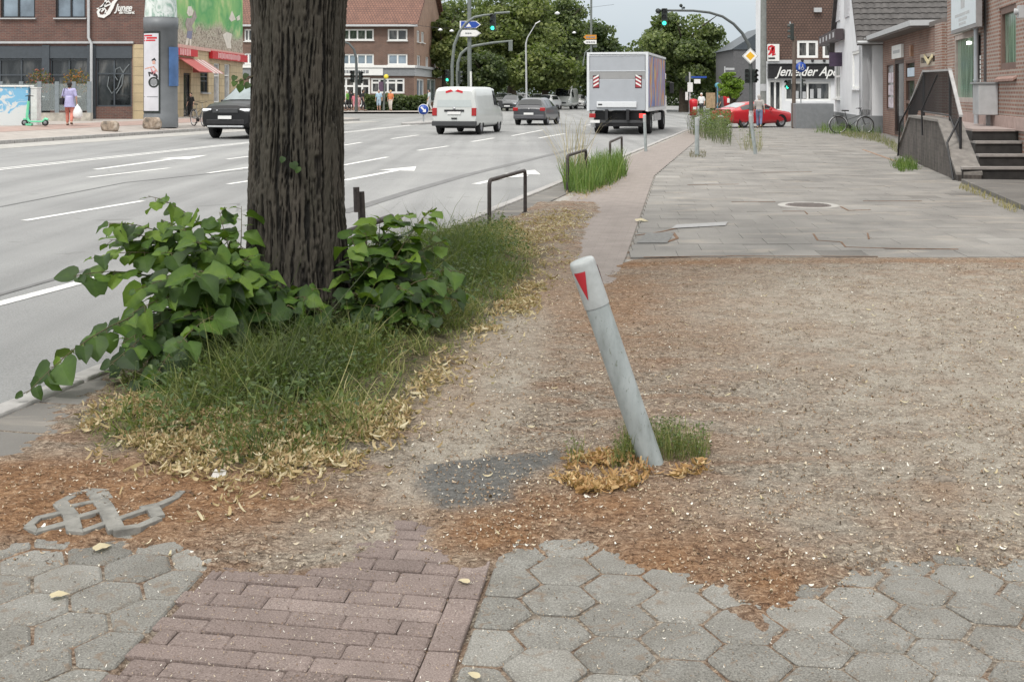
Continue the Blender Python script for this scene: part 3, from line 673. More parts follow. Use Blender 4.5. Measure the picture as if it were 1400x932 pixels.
for px, py, d, lift in [(203, 268, 7.6, .30), (146, 305, 7.3, .34), (101, 378, 7.0, .34), (128, 352, 7.2, .3), (150, 328, 7.5, .28), (36, 538, 6.2, .42), (330, 282, 7.8, .1), (300, 290, 7.7, .14), (185, 320, 7.4, .25), (220, 300, 7.5, .22), (250, 310, 7.3, .2), (270, 330, 7.1, .18), (165, 470, 6.6, .3), (178, 430, 6.7, .28), (190, 395, 6.8, .28), (230, 380, 6.8, .2), (210, 520, 6.3, .3), (245, 470, 6.4, .25), (310, 455, 6.9, .2), (345, 400, 7.2, .1), (290, 400, 6.9, .2), (300, 350, 7.3, .15), (150, 500, 6.4, .32), (180, 560, 6.2, .3), (350, 420, 7.3, .08), (400, 440, 7.35, .08), (430, 450, 7.4, .06), (260, 430, 6.8, .2), (325, 330, 7.5, .1), (225, 345, 7.2, .22), (195, 500, 6.5, .2), (265, 380, 6.7, .25), (340, 350, 7.3, .1), (280, 350, 7.6, .2), (310, 380, 7.0, .2), (380, 388, 7.35, .12), (420, 405, 7.35, .1), (450, 425, 7.4, .06), (372, 430, 7.2, .1), (400, 420, 7.2, .1), (440, 395, 7.5, .08), (355, 375, 7.3, .12)]:
    sp.append((L0(), tip(px, py, d), lift, 1.12))
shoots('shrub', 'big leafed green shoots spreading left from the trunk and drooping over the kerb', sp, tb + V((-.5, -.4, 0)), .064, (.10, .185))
R0 = lambda: V((tb.x + .35 + random.uniform(-.1, .3), tb.y - .1 + random.uniform(-.2, .3), random.uniform(.0, .15)))
sp = []
for px, py, d, lift in [(560, 290, 8.1, .2), (592, 283, 8.2, .18), (520, 298, 8.0, .15), (500, 318, 7.9, .12), (478, 318, 7.7, .1), (610, 330, 8.2, .2), (632, 372, 8.1, .22), (625, 410, 7.9, .25), (595, 430, 7.7, .2), (560, 435, 7.6, .18), (520, 420, 7.5, .15), (485, 400, 7.5, .1), (540, 350, 7.8, .15), (580, 350, 7.9, .18), (545, 390, 7.6, .15), (600, 380, 7.9, .2), (500, 370, 7.7, .1), (570, 320, 8.1, .15), (530, 330, 8, .12), (480, 350, 7.7, .08), (520, 450, 7.4, .1), (640, 400, 8.0, .22), (470, 440, 7.5, .05), (560, 400, 7.5, .2)]:
    sp.append((R0(), tip(px, py, d), lift, 1.2))
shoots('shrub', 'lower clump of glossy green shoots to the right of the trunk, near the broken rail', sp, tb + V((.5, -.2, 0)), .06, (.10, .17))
# crown of the lime tree above the picture, with limbs (it shades the verge)
b = MB()
for k in range(7):
    a_ = k * .9; e = tb + V((math.cos(a_) * 2.6, math.sin(a_) * 2.6, 7 + .5 * math.sin(k * 2)))
    s0 = tb + V((.05, 0, 4.0 + .15 * k)); b.tube([s0, s0.lerp(e, .4) + Z * .4, e], [.13, .09, .03], 7)
b.tube([tb + V((.05, 0, 5.0)), tb + V((.1, .1, 7.5)), tb + V((0, .2, 10))], [.33, .2, .05], 10)
b.build('limbs', m_bark, lr)
n = 2600
d_ = rdir(n); rad = rng.uniform(.55, 1.0, n) ** .5
cp = d_ * rad[:, None] * np.array([3.4, 3.4, 3.0]) + np.array([tb.x + .3, tb.y + .3, 7.9]) + (rng.normal(size=(n, 3)) * .15)
stamp('crown', LT, LF, cp, frames(rdir(n) * np.array([1, 1, .5]) - np.array([0, 0, .3]), rdir(n) * .5 + np.array([0, 0, 1])), rng.uniform(.16, .3, n), m_lime, lr, tone=rng.uniform(.1, .8, n), smooth=True)
# the small spray that hangs into view left of the trunk and the two leaves on the bark
b = MB(); lp = []; ld = []
for px, py, d in [(322, 104, TD - .1), (332, 110, TD - .1), (330, 116, TD - .15), (338, 101, TD - .1), (322, 111, TD - .05), (341, 114, TD - .1)]: lp.append(P(px, py, d)); ld.append((-.4 + random.random() * .3, random.uniform(-.5, .2), -.5))
for px, py in [(388, 215), (400, 222), (408, 228)]: lp.append(P(px, py, TD - .38)); ld.append((random.uniform(-.5, .5), -.3, -.8))
b.tube([P(352, 100, TD - .1), P(340, 108, TD - .1), P(322, 112, TD - .1)], .004, 5); b.build('twig', m_twig, lr)
stamp('sprig_leaves', LT, LF, np.array([tuple(p) for p in lp]), frames(np.array(ld), np.tile([0, -.8, .5], (len(lp), 1)) + rng.normal(size=(len(lp), 3)) * .2), rng.uniform(.042, .062, len(lp)), m_lime, lr, tone=rng.uniform(.2, .6, len(lp)), smooth=True)

# ---- grass and herbs of the verge ----
def sample(poly, n, dens=None):
    p = np.array(poly); lo, hi = p.min(0), p.max(0); out = []
    tot = 0
    while tot < n:
        q = rng.uniform(lo, hi, (n * 2, 2)); s = sdist(q[:, 0], q[:, 1], poly); k = s > 0
        if dens is not None: k &= rng.random(len(q)) < dens(q[:, 0], q[:, 1], s)
        out.append(q[k]); tot += k.sum()
    return np.concatenate(out)[:n]
BLT = [(0, -.5, 0), (0, .5, 0), (.12, -.42, .45), (.12, .42, .45), (.38, -.25, .8), (.38, .25, .8), (.7, 0, .98), (.7, .02, .98)]
BLF = [[0, 1, 3, 2], [2, 3, 5, 4], [4, 5, 7, 6]]
def blades(name, pts, hmin, hmax, wd, mat, z=None, lean=1.0, tone=None, parent=None, seg=None, tilt=.25, hscale=None):
    n = len(pts); h = rng.uniform(hmin, hmax, n); a = rng.uniform(0, 2 * np.pi, n)
    if hscale is not None: h = h * hscale
    X = np.stack([np.cos(a), np.sin(a), np.zeros(n)], 1); up = np.stack([rng.normal(0, tilt, n), rng.normal(0, tilt, n), np.ones(n)], 1)
    up /= np.linalg.norm(up, axis=1, keepdims=True); Y = np.cross(up, X); Y /= np.linalg.norm(Y, axis=1, keepdims=True); X = np.cross(Y, up)
    rot = np.stack([X, Y, up], 2); zz_ = zd_at(pts[:, 0], pts[:, 1]) if z is None else z
    pos = np.column_stack([pts, zz_ - .005 if np.ndim(zz_) else np.full(n, zz_)])
    w = wd * rng.uniform(.6, 1.4, n)
    return stamp(name, BLT, BLF, pos, rot, np.stack([h * rng.uniform(.3, 1.1, n) * lean, w, h], 1), mat, parent, tone=np.clip(rng.normal(.5, .22, n), 0, 1) if tone is None else tone)
m_grass = leafmat('verge grass', [(0, (.03, .045, .014)), (.3, (.075, .1, .028)), (.55, (.16, .185, .052)), (.78, (.3, .29, .11)), (1, (.46, .4, .22))], .35, .65)
vg = gpoly([(112, 566), (118, 604), (140, 622), (235, 640), (300, 662), (400, 655), (480, 634), (535, 600), (575, 545), (625, 490), (690, 442), (722, 405), (742, 355), (700, 300), (650, 312), (600, 322), (480, 345), (330, 415), (215, 475), (150, 528)])
pts = sample(vg, 36000, lambda x, y, s: np.clip(.06 + s * .9, 0, 1) * np.clip(3.4 * fbm(x * 4, y * 4, 3, 71) - 1.0, .05, 1))
sd_ = sdist(pts[:, 0], pts[:, 1], vg); hs_ = np.clip(.3 + sd_ * 1.1, .3, 1.15) * (.35 + 1.2 * vn(pts[:, 0] * 4, pts[:, 1] * 4, 77)) * np.where(rng.random(len(pts)) < .04, 1.9, 1)
tn = np.clip(.66 - sd_ * .62 + rng.normal(0, .17, len(pts)) + (vn(pts[:, 0] * 2.5, pts[:, 1] * 2.5, 79) - .5) * .55 + .12 * sst(9.5, 12, pts[:, 1]), 0, 1)  # straw tones at the rim; shade by trunk and shoots painted in darker
tag(blades('verge_grass', pts, .06, .24, .0055, m_grass, tone=tn, hscale=hs_, tilt=.5, lean=1.6), 'thick green grass and weeds of the verge round the lime trunk', 'grass', kind='stuff')
# small round-leaved herbs
OV = [(0, 0, 0), (.35, .26, .06), (.35, -.26, .06), (.75, .2, 0), (.75, -.2, 0), (1, 0, -.1), (.35, 0, -.02), (.75, 0, -.06)]
OVF = [[0, 6, 1, 1], [0, 2, 6, 6], [6, 7, 3, 1], [6, 2, 4, 7], [7, 5, 3, 3], [7, 4, 5, 5]]
OVQ = [[0, 2, 7, 1]] 
OVv = [(0, 0, 0), (.4, .28, .07), (1, 0, -.12), (.4, -.28, .07)]; OVf = [[0, 3, 2, 1]]
m_herb = leafmat('verge herbs', [(0, (.025, .045, .014)), (.5, (.065, .105, .028)), (1, (.15, .2, .055))], .3, .5)
pts = sample(vg, 15000, lambda x, y, s: np.clip((s - .05) * 1.6, 0, 1) * np.clip(.2 + 1.5 * fbm(x * 3, y * 3, 3, 91), 0, 1))
n = len(pts); h = rng.uniform(.02, .2, n); pos = np.column_stack([pts, zd_at(pts[:, 0], pts[:, 1]) + h])
rot = frames(np.column_stack([rng.normal(size=(n, 2)), rng.normal(-.1, .4, n)]), np.column_stack([rng.normal(0, .5, (n, 2)), np.ones(n)]))
tag(stamp('verge_herbs', OVv, OVf, pos, rot, rng.uniform(.018, .05, n), m_herb, tone=np.clip(rng.normal(.45, .2, n), 0, 1)), 'small dark round leaved herbs low between the verge grass', 'ground cover', kind='stuff')
# dry straw coloured bracts: curled strips
BR = []; 
for k in range(5):
    a_ = (k / 4 - .5) * 2.3; w_ = .085 * math.sin(math.pi * (k + .6) / 5.2) + .02
    BR += [(math.sin(a_) * .5, -w_, .28 * (1 - math.cos(a_ * 1.3))), (math.sin(a_) * .5, w_, .28 * (1 - math.cos(a_ * 1.3)) + .03)]
BRF = [[2 * k, 2 * k + 2, 2 * k + 3, 2 * k + 1] for k in range(4)]
m_bract = leafmat('dry bracts', [(0, (.12, .065, .03)), (.3, (.3, .195, .095)), (.65, (.46, .355, .19)), (1, (.64, .57, .4))], .25, .7)
def bracts(polys, label, name, hi=.035, sizes=(.03, .07), tmu=.55, parent=None, z=None):
    pp = []; zz_ = []
    for pl, n in polys:
        w_ = gpoly(pl); p = sample(w_, n, lambda x, y, s: np.clip(.1 + s * 2.2, 0, 1) * np.clip(3.2 * fbm(x * 5, y * 5, 3, 13) - 1.0, .04, 1)); pp.append(p); zz_.append((np.maximum(zd_at(p[:, 0], p[:, 1]), -.01) if z is None else np.full(n, z)) + rng.uniform(.002, hi, n) ** 1.0)
    pts = np.concatenate(pp); n = len(pts); pos = np.column_stack([pts, np.concatenate(zz_)])
    rot = frames(np.column_stack([rng.normal(size=(n, 2)), rng.normal(0, .6, n)]), np.column_stack([rng.normal(0, 1.2, (n, 2)), np.ones(n)]))
    o = stamp(name, BR, BRF, pos, rot, np.stack([rng.uniform(*sizes, n), rng.uniform(.02, .075, n), rng.uniform(.02, .07, n)], 1), m_bract, tone=np.clip(rng.normal(tmu, .24, n), 0, 1), smooth=True)
    return tag(o, label, 'leaf litter', kind='stuff')
bracts([([(95, 605), (112, 640), (230, 662), (300, 682), (430, 678), (510, 655), (560, 612), (560, 560), (440, 560), (300, 565), (180, 545), (120, 550)], 5200),
        ([(545, 612), (600, 545), (660, 480), (740, 430), (752, 380), (700, 400), (640, 455), (570, 520), (520, 580)], 1200)], 'straw coloured dry bracts heaped along the edge of the verge grass', 'dry_bracts')
bracts([([(690, 420), (740, 425), (760, 360), (790, 330), (815, 290), (760, 288), (690, 300), (650, 318), (680, 350), (720, 360)], 2400)], 'yellow dry bracts in the strip by the first hooped rail', 'dry_bracts', tmu=.6)
bracts([([(790, 275), (820, 268), (860, 245), (840, 238), (790, 255), (770, 266)], 350)], 'yellow dry bracts fringing the tall grass by the kerb', 'dry_bracts', tmu=.5, z=-.005)
m_keep = m_bract; m_bract = leafmat('orange bracts', [(0, (.2, .09, .035)), (.4, (.42, .24, .1)), (.75, (.58, .4, .2)), (1, (.7, .58, .36))], .25, .7)
bracts([([(752, 668), (770, 640), (830, 628), (880, 640), (895, 660), (860, 682), (790, 688)], 640), ([(900, 655), (970, 640), (975, 655), (910, 668)], 70)], 'orange heap of dry bracts at the foot of the leaning bollard', 'dry_bracts', hi=.03, tmu=.5); m_bract = m_keep
bracts([([(60, 610), (90, 690), (300, 720), (520, 690), (620, 600), (720, 470), (800, 350), (760, 330), (640, 440), (540, 560), (300, 560), (140, 540)], 1100)], 'scattered straw coloured bracts thinning out over the earth beyond the verge', 'dry_bracts', hi=.012, tmu=.6)

# loose crumbs, chips and single bracts over the bare earth
crumb = gpoly([(-300, 640), (120, 640), (300, 680), (520, 650), (640, 500), (760, 380), (900, 357), (1400, 358), (1900, 370), (2000, 800), (1400, 790), (1060, 840), (900, 790), (680, 760), (500, 790), (280, 780), (-300, 760)])
def near_dens(x, y, s): return np.clip((6.0 / y) ** 1.6, 0, 1) * (.3 + vn(x * 3, y * 3, 97))
pts = sample(crumb, 42000, near_dens); n = len(pts); pos = np.column_stack([pts, zd_at(pts[:, 0], pts[:, 1]) + .003])
m_crumb = leafmat('crumbs', [(0, (.05, .03, .02)), (.35, (.2, .12, .07)), (.7, (.42, .33, .24)), (.9, (.62, .55, .42)), (1, (.78, .76, .7))], .1, .85)
rot = frames(np.column_stack([rng.normal(size=(n, 2)), rng.normal(0, .15, n)]), np.column_stack([rng.normal(0, .3, (n, 2)), np.ones(n)]))
sz = rng.uniform(.006, .02, n); sz[rng.random(n) < .07] *= 1.7; sz = np.stack([sz, sz * rng.uniform(.6, 2.2, n), sz], 1)
tag(stamp('litter_crumbs', BR, BRF, pos, rot, sz, m_crumb, tone=np.clip(rng.normal(.5, .27, n), 0, 1), smooth=True), 'crumbs of bark, bract and blossom strewn over the bare earth', 'litter', kind='stuff')
cl_ = gpoly([(560, 700), (700, 660), (900, 660), (1150, 680), (1380, 720), (1390, 770), (1180, 780), (1070, 850), (1030, 840), (900, 785), (690, 750)])
pts = sample(cl_, 1500, lambda x, y, s: np.clip(2.5 * vn(x * 4, y * 4, 44) - .6, .03, 1)); n = len(pts); pos = np.column_stack([pts, zd_at(pts[:, 0], pts[:, 1]) + .004])
rot = frames(np.column_stack([rng.normal(size=(n, 2)), rng.normal(0, .3, n)]), np.column_stack([rng.normal(0, .5, (n, 2)), np.ones(n)]))
tag(stamp('pale_chips', BR, BRF, pos, rot, np.stack([rng.uniform(.005, .015, n), rng.uniform(.012, .045, n), rng.uniform(.006, .02, n)], 1), m_crumb, tone=np.clip(rng.normal(.6, .22, n), 0, 1)), 'pale chips and grit washed together above the hexagon paving', 'litter', kind='stuff')
pts = sample(crumb, 260, near_dens); n = len(pts); pos = np.column_stack([pts, zd_at(pts[:, 0], pts[:, 1]) + .008])
rot = frames(np.column_stack([rng.normal(size=(n, 2)), rng.normal(0, .15, n)]), np.column_stack([rng.normal(0, .4, (n, 2)), np.ones(n)]))
tag(stamp('fallen_leaves', BR, BRF, pos, rot, rng.uniform(.022, .05, n), m_bract, tone=rng.uniform(.75, 1, n), smooth=True), 'single pale bracts lying scattered on the bare earth', 'leaf litter', kind='stuff')
stones = gpoly([(-100, 760), (280, 790), (640, 780), (1040, 870), (1400, 790), (1500, 990), (-100, 990)])
pts = sample(stones, 4200, lambda x, y, s: np.clip(.25 + 1.2 * vn(x * 5, y * 5, 66), 0, 1)); n = len(pts); pos = np.column_stack([pts, np.full(n, .004)])
rot = frames(np.column_stack([rng.normal(size=(n, 2)), rng.normal(0, .15, n)]), np.column_stack([rng.normal(0, .3, (n, 2)), np.ones(n)]))
tag(stamp('paving_crumbs', BR, BRF, pos, rot, rng.uniform(.004, .013, n), m_crumb, tone=np.clip(rng.normal(.5, .35, n), 0, 1)), 'specks and crumbs lying on the foreground paving stones', 'litter', kind='stuff')
def yleaf(px, py, sz, label, ang=.5, tone=.9):
    p = G0(px, py, .012); rot = frames(np.array([[math.cos(ang), math.sin(ang), .1]]), np.array([[.1, -.2, 1.0]]))
    o = stamp('fallen_leaf', LT, LF, np.array([tuple(p)]), rot, np.array([[sz, sz * .5, sz]]), m_bract, tone=np.array([tone]), smooth=True, origin=tuple(p)); return tag(o, label, 'leaf')
yleaf(130, 751, .075, 'pale yellow leaf lying on the left hexagon stones, near the orange litter', 1.0); yleaf(70, 815, .06, 'small cream leaf on the left hexagon stones near the picture edge', .6); yleaf(640, 796, .05, 'pale leaf lying on the border row between red bricks and hexagon stones', 2.4); yleaf(653, 926, .05, 'pale leaf on the first hexagon stones at the bottom edge', 2.2); yleaf(1176, 637, .07, 'yellow leaf alone on the pale bare earth right of the bollard', 3.0, .95); yleaf(432, 686, .06, 'curled cream leaf on the earth left of the dark patch', 2.8); yleaf(425, 727, .05, 'yellowish leaf on the brown earth above the red bricks', .9); yleaf(870, 302, .2, 'white scrap of paper on the pinkish cycle path', .3, 1)
# dark bird-like bark fragment at the right
p = G0(1292, 667, 0); b = MB()
b.tube([p + V((-.05, .0, .02)), p + V((0, .01, .035)), p + V((.06, -.01, .02))], [.012, .022, .008], 7); b.tube([p + V((-.05, .02, .03)), p + V((-.02, .03, .04))], [.006, .01], 6); b.tube([p + V((.03, .0, .02)), p + V((.055, .03, .03)), p + V((.07, .02, .015))], [.01, .012, .004], 6)
tag(b.build('bark_fragment', M('weathered bark', (.2, .17, .14), .95, var=.35, vs=50, bump=.5, bs=120), origin=p), 'dark curled piece of bark on the bare earth at the right', 'bark')
b = MB(); p = G0(870, 718)
b.tube([G0(845, 716, .012), G0(880, 717, .02), G0(915, 712, .013)], [.004, .006, .003], 6); tag(b.build('twig', m_trunk2, origin=p), 'short brown twig lying in the orange litter below the bollard', 'twig')
# grey cardboard scrap in the bracts
p = G0(298, 662); b = MB(); b.prism([p + V((-.03, -.02, .03)), p + V((.035, -.025, .028)), p + V((.03, .03, .05)), p + V((-.02, .03, .055))], (0, 0, .003)); tag(b.build('paper_scrap', M('grey scrap', (.5, .48, .46), .9), origin=p), 'torn grey scrap of paper at the edge of the straw coloured bracts', 'scrap')

# weeds
def tuft(name, px_poly, n, hmin, hmax, wd, label, mat, cat='weed', z=None, herbs=0, group=None, tmu=.5):
    w_ = gpoly(px_poly); cen = V((sum(p[0] for p in w_) / len(w_), sum(p[1] for p in w_) / len(w_), 0)); r = root(name, cen, label, cat, group)
    pts = sample(w_, n); blades('foliage', pts, hmin, hmax, wd, mat, z=(None if z is None else z), parent=r, tone=np.clip(rng.normal(tmu, .2, n), 0, 1), lean=.6, tilt=.2)
    if herbs:
        p2 = sample(w_, herbs); h = rng.uniform(.2, 1, herbs) * hmax * .8; pos = np.column_stack([p2, (zd_at(p2[:, 0], p2[:, 1]) if z is None else z) + h])
        rot = frames(np.column_stack([rng.normal(size=(herbs, 2)), rng.normal(0, .5, herbs)]), np.column_stack([rng.normal(0, .6, (herbs, 2)), np.ones(herbs)]))
        stamp('leaves', OVv, OVf, pos, rot, rng.uniform(.02, .05, herbs) * (.42 if hmax < .18 else 1 if hmax < .5 else 2.2), m_herb, r, tone=np.clip(rng.normal(.6, .25, herbs), 0, 1))
    return r
m_tall = leafmat('tall grass', [(0, (.03, .06, .012)), (.45, (.085, .16, .03)), (.75, (.17, .26, .06)), (1, (.36, .36, .16))], .35, .6)
tuft('grass_tuft', [(835, 650), (905, 640), (965, 645), (972, 628), (930, 612), (880, 610), (850, 618)], 900, .03, .17, .0028, 'green weeds growing round the foot of the leaning bollard', m_grass, herbs=900)
tuft('grass_tuft', [(772, 640), (792, 650), (802, 630), (785, 622)], 50, .03, .12, .004, 'thin weed sprig at the dark patch left of the leaning bollard', m_grass, herbs=25)
tuft('grass_tuft', [(772, 262), (800, 266), (835, 254), (858, 240), (846, 228), (800, 238), (770, 246)], 2000, .2, .6, .012, 'tall bright green grass clump between the hooped rails at the kerb', m_tall, z=-.01)
tuft('grass_tuft', [(772, 252), (795, 256), (796, 238), (772, 240)], 60, .9, 1.5, .012, 'tall dry seed stalks standing over the grass clump by the second rail', leafmat('dry stalk', [(0, (.3, .24, .14)), (1, (.55, .48, .33))], .2, .8), z=-.01)
tuft('grass_tuft', [(940, 182), (975, 196), (1000, 200), (998, 186), (970, 180)], 420, .25, 1.35, .014, 'dense bush of grey green weeds behind the upright bollard', leafmat('grey weed', [(0, (.04, .05, .03)), (.5, (.1, .12, .06)), (1, (.25, .24, .15))], .3, .7), z=-.02, herbs=2200)
tuft('grass_tuft', [(1008, 206), (1040, 210), (1042, 200), (1012, 198)], 90, .2, .9, .012, 'sparse dry weeds round the foot of the slightly leaning far bollard', leafmat('dry weed', [(0, (.12, .12, .06)), (1, (.4, .36, .24))], .3, .8), z=-.02, herbs=50)
tuft('grass_tuft', [(942, 216), (964, 216), (966, 208), (944, 208)], 160, .03, .14, .01, 'low brown weeds at the foot of the upright bollard', leafmat('brown weed', [(0, (.06, .05, .03)), (1, (.2, .16, .09))], .3, .8), z=-.005)
tuft('grass_tuft', [(1218, 228), (1232, 236), (1258, 232), (1240, 222)], 420, .08, .3, .012, 'bright green weed patch at the corner of the stone stair wall', m_tall, z=-.01, herbs=200)
tuft('grass_tuft', [(1150, 186), (1205, 196), (1232, 214), (1240, 205), (1200, 184), (1150, 182)], 1500, .04, .22, .012, 'dry grass along the kerb in front of the brick shop', leafmat('pale dry grass', [(0, (.1, .12, .05)), (.5, (.2, .21, .1)), (1, (.42, .36, .22))], .3, .8), z=-.015)
tuft('grass_tuft', [(1112, 182), (1140, 184), (1205, 184), (1205, 178), (1130, 176)], 900, .1, .5, .014, 'green weeds against the white house behind the bicycle', m_tall, z=-.015)
tuft('grass_tuft', [(1310, 258), (1345, 272), (1385, 292), (1395, 286), (1350, 264), (1312, 252)], 420, .03, .12, .008, 'yellow dry grass along the edge of the raised doorstep strip', leafmat('straw grass', [(0, (.16, .15, .06)), (1, (.5, .42, .2))], .3, .8), z=-.01)
# ================= STREET FURNITURE =================
m_dred = M('reflector red', (.36, .02, .03), .4, var=.1)
def bollard(base, top, label, rad=.055, cap=True, group=None, capcol='std'):
    base, top = V(base), V(top); ax = (top - base).normalized(); L = (top - base).length; r = root('bollard', base, label, 'bollard', group)
    t = bollard.mat
    b = MB(); b.lathe([(rad, -.04), (rad, L - .21), (rad, L - .2)], base, 28, ax); b.build('post', t, r)
    b = MB(); b.lathe([(rad + .003, L - .215), (rad + .004, L - .02), (rad + .003, L - .006), (rad - .003, L + .002), (.001, L + .004)], base, 28, ax); cp_ = b.build('reflective_cap', m_capw, r)
    # red triangles wrapped on the cap
    a = (V((0, -1, 0)) - ax * ax.dot(V((0, -1, 0)))).normalized(); s_ = ax.cross(a)
    b = MB()
    for cen in ((-.52, 1.95) if capcol == 'std' else ()):
        b = MB()
        rows_ = [(0, 1.0), (1, 0.0)]
        N = 6
        for i in range(N):
            z0, z1 = L - .04 - .13 * i / N, L - .04 - .13 * (i + 1) / N
            w0, w1 = 1.0 * (1 - i / N), 1.0 * (1 - (i + 1) / N)
            for j in range(4):
                def pt(f, z, w_): an = cen + f * w_; return base + ax * z + (a * math.cos(an) + s_ * math.sin(an)) * (rad + .0062)
                f0, f1 = j / 4 - .5, (j + 1) / 4 - .5
                b.poly(pt(f0, z0, w0), pt(f1, z0, w0), pt(f1, z1, w1), pt(f0, z1, w1))
        b.build('red_triangle', m_dred, cp_)
    return r
t = NT('weathered bollard'); c = t.co('Object', (1, 1, .4)); n = t.noise(c, 16, 6, .15); n2 = t.noise(c, 90, 3)
cc = t.ramp(n, [(.25, (.17, .19, .185)), (.42, (.27, .3, .3)), (.6, (.33, .365, .37)), (.8, (.4, .43, .43))]); cc = t.mix(t.ramp(n2, [(.62, (0, 0, 0)), (.72, (.8, .8, .8))]), cc, (.14, .16, .13, 1))
t.P(Base_Color=cc, Roughness=.6); t.bump(n2, .15, .003); bollard.mat = t.m
m_capw = M('reflective white', (.36, .38, .38), .45, var=.12, vs=20)
bb = G0(893, 640); bt_ = P(795, 356, bb.y - .03)
bollard(bb, bt_, 'grey steel bollard leaning far to the left in the bare earth')
b1 = G0(1033, 211); bollard(b1, P(1026, 158, b1.y), 'slim grey bollard leaning slightly, under the priority road sign', .05, group='upright bollards along the footway', capcol='w')
b1 = G0(953, 213); bollard(b1, P(953, 161, b1.y), 'upright grey bollard with white cap in front of the weed bush', .06, group='upright bollards along the footway', capcol='w')
b1 = G0(883, 207); bollard(b1, P(881, 157, b1.y), 'dark upright bollard at the kerb behind the parked truck', .045, group='upright bollards along the footway', capcol='w')

m_rail = M('weathered dark rail', (.055, .045, .042), .6, .3, var=.35, vs=25, bump=.2)
m_railtop = m_rail
def hoop(a, c_, hgt_, label, r=.027):
    a, c_ = V(a), V(c_); h = V((0, 0, hgt_)); e = (c_ - a).normalized(); k = .06; o = root('hoop_rail', (a + c_) / 2, label, 'railing', 'hooped kerb rails')
    b = MB(); b.tube([a - Z * .05, a + h * .5, a + h - Z * k, a + h - Z * k * .3 + e * k * .3, a + h + e * k, c_ + h - e * k, c_ + h - Z * k * .3 - e * k * .3, c_ + h - Z * k, c_ + h * .5, c_ - Z * .05], r, 12); b.build('rail', m_rail, o)
    for p in (a, c_): b = MB(); b.lathe([(.05, 0), (.05, .012), (.03, .014)], p, 12); b.build('foot_plate', m_rail, o)
    return o
a1, c1 = G0(669, 312), G0(718, 291)
hoop(a1, c1, .60, 'dark metal hoop rail standing alone among dry bracts, the nearest one', .026)
hoop(G0(776, 262), G0(801, 250), .62, 'dark hoop rail half hidden in the tall green grass')
hoop(G0(834, 233), G0(850, 222), .62, 'small dark hoop rail beyond the grass clump, the farthest one')
# broken rail beside the trunk
g1 = P(499, 335, 10.3); g1.z = 0; r0 = root('broken_rail', g1, 'broken kerb rail beside the trunk, post with a bar hanging from it', 'railing')
b = MB(); b.tube([g1, P(493, 262, 10.3)], .034, 10); b.build('post', m_rail, r0)
b = MB(); b.tube([P(488, 290, 10.22), P(487, 256, 10.22)], .028, 10); b.build('clamp', m_rail, r0)
b = MB(); b.tube([P(455, 324, 9.6), P(535, 296, 11.4)], .028, 10); b.build('fallen_bar', m_rail, r0)

# traffic light parts
def signal(parent, p, n, lit, sc_=1.0, lamps=3, name='signal_head', back=False):
    """signal head at p (centre), facing unit vector n"""
    p, n = V(p), V(n).normalized(); s_ = n.cross(Z).normalized(); h = .16 * lamps * sc_
    b = MB(); b.obox(p, s_ * .15 * sc_, n * .1 * sc_, Z * h); hd = b.build(name, m_dsig, parent, bevel=.02)
    for k in range(lamps):
        cz = p + Z * (h - .16 * sc_ - k * .32 * sc_); b = MB()
        b.lathe([(.001, .1 * sc_ + .012), (.11 * sc_, .1 * sc_ + .008)], cz, 16, n); b.build('lens', m_lens_g if lit == k and k == lamps - 1 else (m_lens_r if lit == k else m_lens_off), hd)
        b = MB(); pts = [cz + n * .1 * sc_ + (s_ * math.cos(a) + Z * math.sin(a)) * .13 * sc_ for a in np.linspace(-.2, math.pi + .2, 9)]
        for q0, q1 in zip(pts, pts[1:]): b.prism([q0, q1, q1 + n * .16 * sc_, q0 + n * .16 * sc_], (q0 - cz - n * .1 * sc_).normalized() * .008)
        b.build('visor', m_dsig, hd)
    return hd
m_dsig = M('signal dark green', (.02, .028, .025), .5, var=.1)
CAMDIR = lambda p: V((-p[0], -p[1], 0)).normalized()
back = S(-1, 0)
def arcpts(pxs, d): return [P(a, c_, d) for a, c_ in pxs]
# right mast with arm over the lane
d = 44.0; base = at(1027, d); r0 = root('traffic_light', base, 'dark traffic light mast whose curved arm reaches left over the lane, priority sign on it', 'traffic light', 'traffic lights at the junction')
b = MB(); b.tube([base, P(1027, 130, d), P(1026, 80, d), P(1024, 62, d), P(1015, 46, d), P(1003, 33, d), P(988, 23, d), P(970, 17.5, d), P(948, 15, d), P(903, 14.5, d)], [.085, .08, .07, .065, .06, .055, .05, .05, .045, .04], 12); b.build('mast', m_dmast := M('dark green mast', (.09, .1, .1), .6, .2, var=.15, vs=10), r0)
signal(r0, P(908.5, 24, d), back, 2, .72); b = MB(); p = P(900, 15.5, d); b.lathe([(.001, -.12), (.1, -.12), (.1, .12), (.001, .14)], p, 12, back); b.build('detector', m_dsig, r0)
b = MB(); b.ball(P(931, 8, d), .07); b.ball(P(935, 11, d), .05); b.tube([P(933, 15, d), P(932, 8, d)], .02, 6); b.build('sensor', m_dsig, r0)
signal(r0, P(1021.5, 104, d) + back * .1, back, -1, .58); signal(r0, P(1032, 104, d) + back * .1, (back + S(0, -.7)).normalized(), -1, .55)
p = P(1026, 77, d) + back * .12; e = V((1, 0, 0)); e = V((back.y, -back.x, 0)) * -1
def diamond(b, p, e, n, s_, th): b.prism([p + e * s_, p + Z * s_, p - e * s_, p - Z * s_], n * th)
b = MB(); diamond(b, p, e, back, .315, .02); sg = b.build('priority_sign', m_white, r0)
b = MB(); diamond(b, p + back * .021, e, back, .295, .003); b.build('black_line', m_black, sg); b = MB(); diamond(b, p + back * .025, e, back, .28, .003); b.build('white_field', m_white, sg); b = MB(); diamond(b, p + back * .029, e, back, .17, .003); b.build('yellow_field', m_yel, sg)
